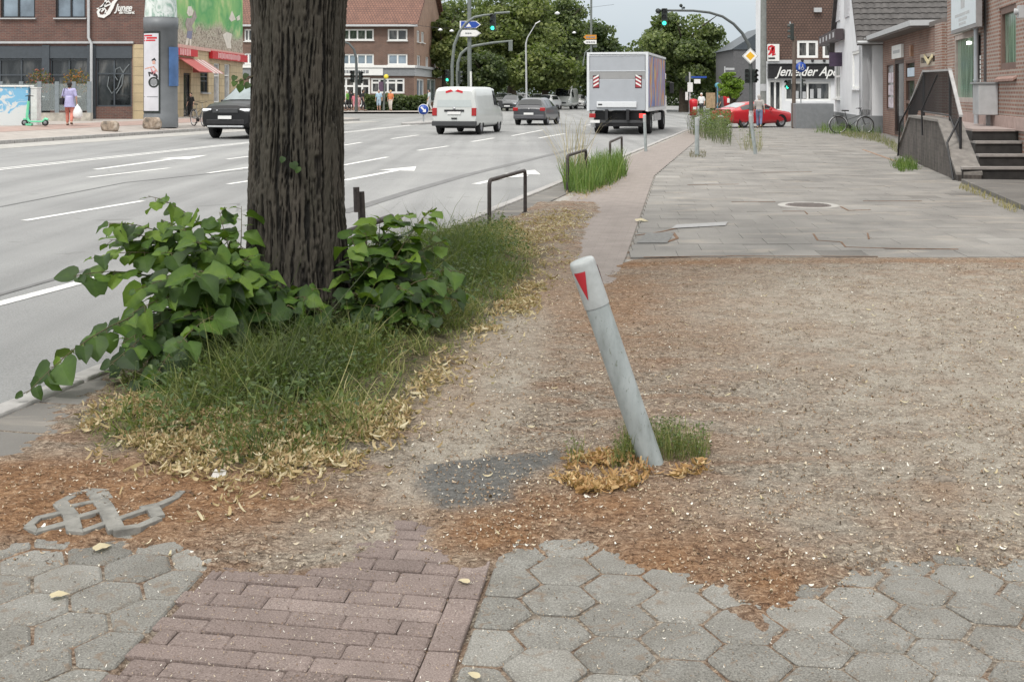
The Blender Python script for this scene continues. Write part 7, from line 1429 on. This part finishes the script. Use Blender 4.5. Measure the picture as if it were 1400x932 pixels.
# ================= BICYCLES, SCOOTER, SMALL THINGS =================
def bicycle(label, loc, ang, col, basket=True):
    r = root('bicycle', (0, 0, 0), label, 'bicycle', 'bicycles'); mt = M('bike paint', col, .4, .3, var=.1); R_ = .345; wb = 1.1
    for x0, nm in ((0, 'rear_wheel'), (wb, 'front_wheel')):
        c_ = V((x0, 0, R_)); b = MB(); pts = [c_ + V((math.cos(a), 0, math.sin(a))) * R_ for a in np.linspace(0, 2 * math.pi, 37)]; b.tube(pts, .02, 6, False); wl_ = b.build(nm, m_dark, r)
        b = MB(); pts = [c_ + V((math.cos(a), 0, math.sin(a))) * (R_ - .03) for a in np.linspace(0, 2 * math.pi, 37)]; b.tube(pts, .012, 5, False); b.build('rim', m_chrome, wl_)
        b = MB()
        for k in range(20): a = k * math.pi / 10; b.tube([c_ + V((0, .03 if k % 2 else -.03, 0)), c_ + V((math.cos(a), 0, math.sin(a))) * (R_ - .03)], .0022, 3, False)
        b.tube([c_ + V((0, -.06, 0)), c_ + V((0, .06, 0))], .02, 8); b.build('spokes', m_steel, wl_)
        b = MB(); pts = [c_ + V((math.cos(a), 0, math.sin(a))) * (R_ + .035) for a in (np.linspace(.2, 3.0, 14) if x0 == 0 else np.linspace(1.0, 3.2, 12))]
        b.tube(pts, .022, 5); b.build('mudguard', m_lgrey, r)
    bb_ = V((.44, 0, .28)); st_ = V((.3, 0, .78)); hd = V((.93, 0, .85)); hb = V((.97, 0, .7)); b = MB()
    for p, q_, r_ in [(bb_, st_, .018), (bb_, hb, .022), (V((.36, 0, .58)), hd + V((0, 0, -.08)), .02), (V((0, .05, R_)), bb_, .012), (V((0, -.05, R_)), bb_, .012), (V((0, .05, R_)), st_ + V((.01, 0, -.1)), .01), (V((0, -.05, R_)), st_ + V((.01, 0, -.1)), .01), (hb + V((0, .05, 0)), V((wb, .05, R_)), .014), (hb + V((0, -.05, 0)), V((wb, -.05, R_)), .014), (hb, hd + V((-.03, 0, .15)), .018), (st_, st_ + V((-.03, 0, .14)), .014)]: b.tube([p, q_], r_, 8)
    b.build('frame', mt, r); b = MB(); b.prism([st_ + V((-.16, -.08, .15)), st_ + V((-.16, .08, .15)), st_ + V((.04, .03, .15)), st_ + V((.14, .015, .14)), st_ + V((.14, -.015, .14)), st_ + V((.04, -.03, .15))], (0, 0, .05)); b.build('saddle', m_black, r, bevel=.015)
    b = MB(); h = hd + V((-.04, 0, .17)); b.tube([h + V((-.12, -.3, .02)), h + V((.02, -.2, .04)), h, h + V((.02, .2, .04)), h + V((-.12, .3, .02))], .013, 6); b.build('handlebar', m_black, r)
    b = MB(); b.tube([bb_ + V((0, -.05, 0)), bb_ + V((0, .05, 0))], .09, 14); b.tube([bb_ + V((0, -.07, 0)), bb_ + V((.1, -.07, -.13))], .011, 6); b.tube([bb_ + V((0, .07, 0)), bb_ + V((-.1, .07, .13))], .011, 6); b.box(bb_ + V((.06, -.16, -.15)), bb_ + V((.15, -.08, -.12))); b.box(bb_ + V((-.15, .08, .12)), bb_ + V((-.06, .16, .15))); b.build('cranks', m_black, r)
    b = MB(); b.box((-.22, -.06, .72), (.2, .06, .735)); b.tube([V((0, .06, R_)), V((-.1, .06, .72))], .008, 5); b.tube([V((0, -.06, R_)), V((-.1, -.06, .72))], .008, 5); b.build('rack', m_black, r)
    if basket:
        b = MB(); c_ = V((1.12, 0, .88))
        for k in range(5): z_ = .2 * k / 4 - .1; w_ = .13 + .03 * k / 4; b.tube([c_ + V((x_ * w_, y_ * w_ * 1.2, z_)) for x_, y_ in ((-1, -1), (1, -1), (1, 1), (-1, 1), (-1, -1))], .006, 4)
        for x_, y_ in [(-1, k) for k in (-1, -.5, 0, .5, 1)] + [(1, k) for k in (-1, -.5, 0, .5, 1)] + [(k, -1) for k in (-.5, 0, .5)] + [(k, 1) for k in (-.5, 0, .5)]: b.tube([c_ + V((x_ * .13, y_ * .156, -.1)), c_ + V((x_ * .16, y_ * .192, .1))], .005, 4)
        b.box(c_ + V((-.125, -.15, -.105)), c_ + V((.125, .15, -.095))); b.build('basket', m_black, r)
    r.location = loc; r.rotation_euler[2] = ang; return r
p_ = G(1146, 182.5); bicycle('dark city bicycle with front basket standing against the white house', p_, -.12, (.08, .085, .09))
p_ = at(265, 50); p_.z = hgt(p_.x, p_.y); bicycle('bicycle mostly hidden behind the black car, by the cream shop', p_, -.9, (.3, .28, .24), False)
b = MB(); p_ = G(1177, 182) + V((0, -.25, 0)); b.tube([p_ + V((0, 0, -.02)), p_ + V((0, 0, .3)), p_ + V((.1, 0, .42)), p_ + V((.28, 0, .42)), p_ + V((.36, 0, .3)), p_ + V((.36, 0, -.02))], .03, 8); tag(b.build('bicycle_stand', m_lgrey, origin=p_), 'low grey hoop stand holding the front wheel of the city bicycle', 'bicycle stand')
b = MB(); p_ = G(1117, 175.5); q_ = p_ + V((.85, .2, .55)); r0 = root('broom', p_, 'pale stick with a black end leaning behind the rear wheel of the bicycle', 'broom'); b.tube([p_ + V((0, 0, .05)), q_], .04, 8); b.build('stick', m_lgrey, r0); b = MB(); b.ball(p_ + V((0, 0, .07)), .11, 8, .6, 1.3); b.build('black_end', m_black, r0)
# e-scooter
p_ = G(44, 172.5); r0 = root('scooter', p_, 'mint green rental kick scooter parked in front of the sprayed cabinet', 'scooter'); m_mint = M('mint green', (.16, .6, .36), .45); mm = lambda x, y, z: p_ + V((x, y, z))
for x_ in (-.28, .5): b = MB(); b.lathe([(.07, -.03), (.12, -.03), (.125, 0), (.12, .03), (.07, .03)], mm(x_, 0, .125), 16, (0, 1, 0)); w_ = b.build('wheel', m_dark, r0); b = MB(); b.lathe([(.001, -.032), (.07, -.03), (.07, .03), (.001, .032)], mm(x_, 0, .125), 12, (0, 1, 0)); b.build('hub', m_grey, w_)
b = MB(); b.box(mm(-.1, -.08, .14), mm(.42, .08, .2)); b.tube([mm(.42, 0, .18), mm(.5, 0, .28), mm(.6, 0, .24)], .05, 8); b.build('deck', m_mint, r0, bevel=.02); b = MB(); b.tube([mm(-.12, 0, .18), mm(-.2, 0, .35), mm(-.14, 0, .95)], .05, 10); b.build('stem', m_mint, r0); b = MB(); b.tube([mm(-.14, 0, .95), mm(-.12, 0, 1.15)], .025, 8); b.tube([mm(-.14, -.26, 1.14), mm(-.12, 0, 1.16), mm(-.06, .24, 1.14)], .018, 6); b.build('handlebar', m_black, r0)
b = MB(); b.box(mm(-.22, -.08, .02), mm(-.0, .08, .1)); b.box(mm(-.32, -.05, .24), mm(-.2, .05, .3)); b.build('mudguard', m_mint, r0)
# utility cabinets
t = NT('sprayed cabinet'); c_ = t.co('Object', (1, 1, 1)); n = t.noise(c_, 2.2, 4, 1.6); z_ = t.n('SeparateXYZ', {0: c_}).outputs[2]; msk = t.ramp(t.math('MULTIPLY', n, t.ramp(z_, [(.25, (0, 0, 0)), (.5, (1, 1, 1)), (1.0, (1, 1, 1))])), [(.44, (0, 0, 0)), (.5, (1, 1, 1))])
t.P(Base_Color=t.mix(msk, (.6, .62, .62, 1), (.18, .42, .62, 1)), Roughness=.6)
p0 = V((P(-14, 0, p_.y + .35).x, p_.y + .35, p_.z)); d = p0.y; p1 = P(38, 0, d); r0 = root('utility_cabinet', V(((p0.x + p1.x) / 2, d, p0.z)), 'pale utility cabinet sprayed with blue scrawls behind the green scooter', 'cabinet', 'utility cabinets'); b = MB(); b.box((p0.x, d, p0.z), (p1.x, d + .45, p0.z + 1.5)); b.build('body', t.m, r0, bevel=.015); b = MB(); b.box((p0.x - .04, d - .04, p0.z + 1.5), (p1.x + .04, d + .49, p0.z + 1.56)); b.build('lid', m_white, r0)
p2 = P(49, 0, d); r0 = root('utility_cabinet', V(((p1.x + p2.x) / 2 + .05, d + .2, p0.z)), 'narrow plain white cabinet beside the sprayed one', 'cabinet', 'utility cabinets'); b = MB(); b.box((p1.x + .06, d + .1, p0.z), (p2.x, d + .5, p0.z + 1.45)); b.build('body', M('cabinet white', (.62, .63, .62), .6), r0, bevel=.015); b = MB(); b.box((p1.x + .05, d + .08, p0.z + 1.45), (p2.x + .02, d + .52, p0.z + 1.48)); b.build('lid', m_white, r0)
# boulders
def boulder(px, py, wpx, hpx, label, s_):
    p = G(px, py); k = F / p.y; w_, h_ = wpx / k / 2, hpx / k; th_ = np.linspace(0, 2 * np.pi, 28, endpoint=False); ph = np.linspace(0, np.pi, 16); T_, Q_ = np.meshgrid(th_, ph)
    rr = 1 + .35 * (fbm(np.cos(T_) * np.sin(Q_) * 1.6 + s_, np.cos(Q_) * 1.6 + np.sin(T_) * np.sin(Q_), 4, s_) - .5); x_ = np.clip(rr * np.sin(Q_) * np.cos(T_), -.85, .85) * w_ / .85; y_ = np.clip(rr * np.sin(Q_) * np.sin(T_), -.85, .85) * w_ * .8; z_ = np.clip(-rr * np.cos(Q_), -.8, .75); z_ = (z_ + .8) / 1.55 * h_ - .03
    i_ = np.arange(T_.size).reshape(T_.shape); j_ = np.roll(i_, -1, 1); ff = np.stack([i_[:-1], j_[:-1], j_[1:], i_[1:]], -1).reshape(-1, 4); o_ = npmesh('boulder', np.stack([x_ + p.x, y_ + p.y, z_ + p.z], -1).reshape(-1, 3), ff, m_rock, smooth=False, origin=tuple(p)); return tag(o_, label, 'boulder', 'boulders on the far pavement')
t = NT('boulder stone'); c_ = t.co(); n = t.noise(c_, 3, 6, .5); t.P(Base_Color=t.ramp(n, [(.35, (.13, .11, .09)), (.5, (.33, .26, .2)), (.65, (.46, .4, .34))]), Roughness=.9); t.bump(t.noise(c_, 25, 4), .6, .02); m_rock = t.m
boulder(150.5, 179.5, 22, 15, 'brownish boulder on the far pavement, standing free at the kerb', 3); boulder(208, 176.5, 24, 17, 'pale grey boulder lying against the foot of the advertising column', 8)
# advertising column
p = at(220, 47.6); p.z = hgt(p.x, p.y); r0 = root('advertising_column', p, 'thick dark grey advertising column with a lit glass top and a poster', 'column'); rad = .7; zpx = lambda py: H - (py - HY) / F * 47.6 - p.z
b = MB(); b.lathe([(rad * 1.0, 0), (rad * 1.0, zpx(157)), (rad * .97, zpx(156)), (rad * .97, zpx(41)), (rad * 1.01, zpx(40)), (rad * 1.01, zpx(25)), (.0, zpx(25))], p, 40, smooth=True); b.build('drum', M('column grey', (.15, .16, .17), .5, .2, var=.12, vs=2), r0)
t = NT('column glass top'); c_ = t.co('Object', (1, 1, .6)); n = t.noise(c_, 2.5, 4, 2.0); t.P(Base_Color=t.ramp(n, [(.4, (.3, .42, .36)), (.5, (.55, .62, .58)), (.6, (.68, .72, .7))]), Roughness=.2); b = MB(); b.lathe([(rad * .96, zpx(24.5)), (rad * .86, zpx(-12)), (rad * .8, zpx(-30)), (0, zpx(-30))], p, 40); b.build('glass_top', t.m, r0); b = MB(); b.lathe([(rad * .9, zpx(-30)), (rad * .95, zpx(-34)), (.3, zpx(-50)), (0, zpx(-52))], p, 40); b.build('cap', m_slate, r0)
# posters bent round the drum
def wrap(x0, x1, y0, y1, mat, name, parent, off=.012, n=10):
    b = MB(); b.smooth = True; fwd = V((-p.x, -p.y, 0)).normalized(); sd_ = V((fwd.y, -fwd.x, 0)) * -1; pts = []
    for k in range(n + 1):
        xx = (x0 + (x1 - x0) * k / n); s_ = max(-.985, min(.985, (xx - 220) / F * 47.6 / rad)); an = math.asin(s_); dv = (fwd * math.cos(an) + sd_ * math.sin(an)) * (rad + off)
        pts += [p + dv + Z * zpx(y1), p + dv + Z * zpx(y0)]
    b.add(pts, [[2 * k, 2 * k + 2, 2 * k + 3, 2 * k + 1] for k in range(n)]); return b.build(name, mat, parent)
wrap(196, 219, 44, 154, m_dsig, 'poster_frame', r0, .008); ps = wrap(198.5, 217, 47, 151.5, M('poster pale', (.6, .6, .64), .5, var=.1, vs=1.5), 'poster', r0, .018)
wrap(230, 242.5, 65, 118, M('poster blue', (.07, .15, .33), .5, var=.25, vs=2), 'blue_poster', r0, .018)
for k, (x0, x1, y0, y1) in enumerate([(199, 209, 49, 51), (199, 215, 52, 54.5), (199, 213, 55.5, 57.5)]): wrap(x0, x1, y0, y1, m_red, 'red_lettering', ps, .024, 4)
def wstroke(pts, w_, mat, off=.024):
    b = MB(); k = len(pts); fwd = V((-p.x, -p.y, 0)).normalized(); sd_ = V((-fwd.y, fwd.x, 0)); L = []
    def wp(x, y): an = math.asin(max(-.985, min(.985, (x - 220) / F * 47.6 / rad))); return p + (fwd * math.cos(an) + sd_ * math.sin(an)) * (rad + off) + Z * zpx(y)
    for i in range(k):
        a_, c_ = pts[max(i - 1, 0)], pts[min(i + 1, k - 1)]; tx, ty = c_[0] - a_[0], c_[1] - a_[1]; l_ = math.hypot(tx, ty) + 1e-6; h = (w_[i] if isinstance(w_, list) else w_) / 2; L += [wp(pts[i][0] - ty / l_ * h, pts[i][1] + tx / l_ * h), wp(pts[i][0] + ty / l_ * h, pts[i][1] - tx / l_ * h)]
    b.add(L, [[2 * i, 2 * i + 1, 2 * i + 3, 2 * i + 2] for i in range(k - 1)]); return b.build('printed_figure', mat, ps)
wstroke([(209, 92), (211, 97), (210.5, 102)], [5, 6, 5], M('poster shirt', (.5, .2, .22), .6)); wstroke([(211, 92.5), (214, 96), (215.5, 99)], 1.6, M('poster skin', (.6, .35, .28), .6), .026); wstroke([(209.5, 92.5), (204, 93.5), (200, 95)], [2, 1.8, 1.2], M('poster skin', (.6, .35, .28), .6), .026); wstroke([(211, 84), (211.3, 88.5)], [3.4, 3.8], M('poster skin', (.6, .35, .28), .6), .026); wstroke([(208.5, 83.5), (212, 81.5), (213.5, 84)], [1.5, 3, 1.5], m_black, .028)
wstroke([(210, 101), (205, 100), (206, 105)], [4, 3, 1.6], m_black, .027); wstroke([(211, 102), (214.5, 104), (215.5, 107)], [4, 3, 2], m_black, .027); wstroke([(211 + 5.6 * math.cos(a), 113 + 6.2 * math.sin(a)) for a in np.linspace(0, 2 * math.pi, 19)], 2.2, m_dsig, .026); wstroke([(206.5, 113), (211, 113), (215.5, 113)], [4, 9.5, 4], m_grey, .023)
wrap(199, 216, 132, 133, m_grey, 'printed_line', ps, .024, 4)

# ================= PEOPLE =================
def person(label, loc, ang, h, top, legs, hair, stride=.0, arms=(0, 0), shorts=False, skin=m_skin, lean=0, vox=.014, longtop=0, group='people across the junction', belly=0):
    k = h / 1.75; r = root('person', (0, 0, 0), label, 'person', group); q_ = lambda x, y, z: V((x, y + lean * max(0, z - .95), z)) * k
    def caps(b, a, c_, ra, rb): b.tube([a, a.lerp(c_, .5), c_], [ra * k, (ra + rb) / 2 * k * 1.03, rb * k], 10); b.ball(a, ra * k, 8); b.ball(c_, rb * k, 8)
    L_ = {}
    for s_, st_ in ((-1, stride), (1, -stride)):
        hip = q_(s_ * .095, 0, .93); kn = q_(s_ * .1, st_ * .5 + .04 + abs(st_) * .12, .5); an = q_(s_ * .1, st_ - .02, .09 + (.06 if st_ < 0 else 0)); to = an + V((0, .15, -.04 if st_ >= 0 else -.07)) * k; L_[s_] = (hip, kn, an, to)
    A_ = {}
    for s_, aw in ((-1, arms[0]), (1, arms[1])):
        sh = q_(s_ * .19, 0, 1.42); el = sh + V((s_ * .07, math.sin(aw) * .28 - .02, -math.cos(aw) * .28)) * k; wr_ = el + V((s_ * .01, math.sin(aw + .35) * .25, -math.cos(aw + .35) * .25)) * k; A_[s_] = (sh, el, wr_)
    def torso(b, g): 
        pts = [q_(0, 0, .88), q_(0, 0, .98), q_(0, .01 + belly, 1.12), q_(0, 0, 1.28), q_(0, -.01, 1.4), q_(0, -.01, 1.46)]
        for s_ in (-.055, .055, 0): b.tube([p_ + V((s_ * k, 0, 0)) for p_ in pts], [(.095 + g) * k, (.105 + g) * k, (.095 + g + belly * .6) * k, (.105 + g) * k, (.1 + g) * k, (.06 + g) * k], 12)
        for s_ in (-1, 1): caps(b, q_(s_ * .05, 0, 1.4), q_(s_ * .175, 0, 1.42), .07 + g, .058 + g)
    b = MB(); torso(b, 0)
    for s_ in (-1, 1):
        hip, kn, an, to = L_[s_]; caps(b, hip, kn, .085, .056); caps(b, kn, an, .055, .038); caps(b, an, to, .04, .032); b.ball(an + V((0, -.04, -.03)) * k, .042 * k, 8)
        sh, el, wr_ = A_[s_]; caps(b, sh, el, .05, .038); caps(b, el, wr_, .037, .026); dn = (wr_ - el).normalized(); pm = wr_ + dn * .05 * k; caps(b, wr_, pm, .026, .032); fw = V((0, 1, 0))
        for j in range(4): f0 = pm + fw * (j - 1.5) * .019 * k + dn * .02 * k; ln_ = (.075, .085, .08, .06)[j]; caps(b, f0, f0 + dn * ln_ * .55 * k + V((-s_ * .008, 0, 0)) * k, .0095, .009); caps(b, f0 + dn * ln_ * .55 * k + V((-s_ * .008, 0, 0)) * k, f0 + dn * ln_ * k + V((-s_ * .025, 0, 0)) * k, .009, .008)
        caps(b, wr_ + dn * .02 * k + fw * .025 * k, wr_ + dn * .055 * k + fw * .05 * k, .012, .009)
    hc = q_(0, .02, 1.63); caps(b, q_(0, -.005, 1.42), q_(0, .01, 1.55), .055, .05); b.ball(hc, .1 * k, 14, 1.22, .85, 1.0); b.ball(hc + V((0, .045, -.06)) * k, .062 * k, 10, .95)
    b.tube([hc + V((0, .095, .015)) * k, hc + V((0, .122, -.025)) * k], [.01 * k, .016 * k], 6)
    for s_ in (-1, 1): b.ball(hc + V((s_ * .088, -.0, -.01)) * k, .026 * k, 6, 1.2, .5)
    bo = b.build('body', skin, r); m_ = bo.modifiers.new('skin', 'REMESH'); m_.mode = 'VOXEL'; m_.voxel_size = vox * k; m_.use_smooth_shade = True
    b = MB()
    for s_ in (-1, 1): b.ball(hc + V((s_ * .034, .092, .01)) * k, .011 * k, 6)
    b.build('eyes', m_black, r); b = MB(); b.obox(hc + V((0, .1, -.075)) * k, V((.022 * k, 0, 0)), V((0, .008 * k, 0)), V((0, 0, .005 * k))); b.build('mouth', M('lips', (.4, .15, .13), .5), r)
    b = MB(); torso(b, .018)
    for s_ in (-1, 1): sh, el, wr_ = A_[s_]; caps(b, sh, sh.lerp(el, .85), .064, .056)
    if longtop: b.tube([q_(0, 0, 1.15), q_(0, 0, .95), q_(0, 0, .95 - longtop)], [.16 * k, .19 * k, .22 * k], 14)
    tp = b.build('shirt', top, r); m_ = tp.modifiers.new('cloth', 'REMESH'); m_.mode = 'VOXEL'; m_.voxel_size = .02 * k; m_.use_smooth_shade = True
    b = MB(); b.tube([q_(-.05, 0, 1.0), q_(-.05, 0, .9)], .125 * k, 10); b.tube([q_(.05, 0, 1.0), q_(.05, 0, .9)], .125 * k, 10)
    for s_ in (-1, 1):
        hip, kn, an, to = L_[s_]; caps(b, hip, kn, .102, .075)
        if not shorts: caps(b, kn, kn.lerp(an, .85), .075, .058)
    lg_ = b.build('trousers', legs, r); m_ = lg_.modifiers.new('cloth', 'REMESH'); m_.mode = 'VOXEL'; m_.voxel_size = .02 * k; m_.use_smooth_shade = True
    b = MB(); b.ball(hc + V((0, -.022, .03)) * k, .106 * k, 14, 1.12, .92, .98); b.ball(hc + V((0, -.06, -.05)) * k, .075 * k, 10, 1.1, 1.0, .7); b.build('hair', hair, r)
    b = MB()
    for s_ in (-1, 1): hip, kn, an, to = L_[s_]; b.tube([an + V((0, -.06, -.05)) * k, an + V((0, .03, -.045)) * k, to + V((0, .04, -.01)) * k], [.042 * k, .048 * k, .036 * k], 8); b.ball(to + V((0, .04, -.01)) * k, .036 * k, 8); b.ball(an + V((0, -.06, -.05)) * k, .042 * k, 8)
    b.build('shoes', m_shoe, r); r.location = loc; r.rotation_euler[2] = ang; return r, A_, L_
m_shoe = M('brown shoes', (.1, .06, .04), .7); cl = lambda n_, c_: M(n_, c_, .9, var=.12, vs=9)
hdark = M('dark hair', (.02, .015, .012), .6); hbrown = M('brown hair', (.12, .07, .04), .6); hgrey = M('grey hair', (.4, .38, .36), .7)
p_ = G(95, 172); w_, A_, L_ = person('woman in a loose lavender top and coral trousers carrying a white bag', p_, R(12), 1.74, cl('lavender cloth', (.42, .4, .62)), cl('coral cloth', (.62, .22, .17)), hdark, .16, (.1, -.12), longtop=.22, group=None, belly=.03, lean=.02)
m4 = Matrix.Rotation(R(12), 4, 'Z'); hb = p_ + m4 @ A_[1][2]; hl = p_ + m4 @ A_[-1][2]
b = MB(); th_ = np.linspace(0, 2 * np.pi, 20, endpoint=False)
b.lathe([(.001, -.62), (.13, -.6), (.19, -.48), (.18, -.3), (.1, -.14), (.03, -.07), (.02, -.02)], hb + V((.03, 0, -.02)), 18); bag = b.build('carrier_bag', M('white plastic', (.8, .8, .8), .4, var=.05, bump=.6, bs=9), origin=hb - Z * .5); tag(bag, 'bulging white carrier bag hanging from the right hand of the woman in lavender', 'bag')
b = MB(); hp_ = p_ + m4 @ V((-.27, -.02, .98)); b.box(hp_ + V((-.06, -.12, -.16)), hp_ + V((.06, .12, .12))); b.tube([hp_ + V((0, 0, .12)), p_ + m4 @ V((-.17, -.07, 1.49)), p_ + m4 @ V((-.05, -.1, 1.44))], .012, 5); tag(b.build('shoulder_bag', m_black, origin=hp_, bevel=.02), 'black bag hanging at the left hip of the woman in lavender', 'bag')
p_ = at(261, 57.5); person('child in black clothes standing on the far pavement before the cream shop', p_, R(160), 1.24, cl('black cloth', (.02, .02, .022)), cl('black trousers', (.02, .02, .022)), hdark, .08, (.05, .05), group=None, vox=.018)
for (px, d, h, lab, tc, lc, hr_, sh_, an, st_) in [(475, 93.5, 1.7, 'person in a green shirt and white cap at the junction crossing', (.14, .35, .06), (.03, .03, .035), M('white cap', (.7, .7, .68), .7), False, 80, .12), (480.5, 94.5, 1.72, 'person in black beside the green shirted one', (.02, .02, .022), (.02, .02, .022), hdark, False, 20, .1), (485, 93, 1.45, 'child in a pink dress at the foot of the traffic light', (.65, .2, .25), (.6, .25, .28), hbrown, True, 200, .1), (490, 93.2, 1.3, 'smaller child in pale pink next to the mast', (.65, .4, .42), (.6, .3, .33), hbrown, True, 170, .08), (496, 93, 1.75, 'tall person in black walking at the crossing, right of the mast', (.02, .02, .022), (.025, .025, .03), hdark, False, -70, .2), (518, 93, 1.72, 'person in a light blue top beside the yellow topped post', (.35, .5, .62), (.35, .45, .55), hgrey, True, 180, .06), (534, 93, 1.7, 'person in an orange jacket in front of the hedge', (.6, .2, .08), (.6, .55, .5), M('blond hair', (.5, .35, .15), .7), False, 160, .08), (587, 92, 1.78, 'man in a pale grey shirt walking left of the van', (.5, .55, .58), (.55, .56, .56), hdark, False, 90, .18)]:
    p_ = at(px, d); person(lab, p_, R(an), h, cl('top', tc), cl('legs', lc), hr_, st_, (.1, -.1), sh_, vox=.02)
p_ = V((at(1038, 54.5).x, 54.5, 0)); person('pedestrian in a grey top and blue jeans walking in front of the red coupe', p_, R(-20), 1.6, cl('grey top', (.4, .38, .36)), cl('jeans', (.16, .2, .32)), hgrey, .15, (.15, -.15), group=None)
p_ = at(959, 88); person('person in a white hooded top across the side street, right of the red bin', p_, R(150), 1.75, cl('white top', (.72, .72, .72)), cl('dark trousers', (.03, .03, .035)), M('white hood', (.7, .7, .7), .8), .1, (.1, .1), vox=.02)
p_ = at(984, 88); person('person in dark clothes with a pale bag near the second red bin', p_, R(100), 1.65, cl('dark top', (.05, .06, .06)), cl('dark legs', (.03, .03, .03)), hdark, .1, (.1, .1), vox=.02)
# post with yellow round top
p_ = at(524.5, 93.3); r0 = root('bus_stop_post', p_, 'grey post with a yellow round sign and dark boards in front of the corner house', 'sign post'); b = MB(); b.tube([p_, P(526, 104, 93.3)], .09, 8); b.build('post', m_lmast, r0); b = MB(); b.lathe([(.001, .04), (.19, .04), (.19, -.04), (.001, -.04)], P(528, 105, 93), 16, (0, -1, 0)); b.build('yellow_disc', M('bright yellow', (.8, .65, .05), .4), r0); b = MB(); b.box(P(518, 125, 93.2), P(524, 112, 93.1)); b.build('dark_board', M('board violet', (.1, .06, .1), .5), r0)
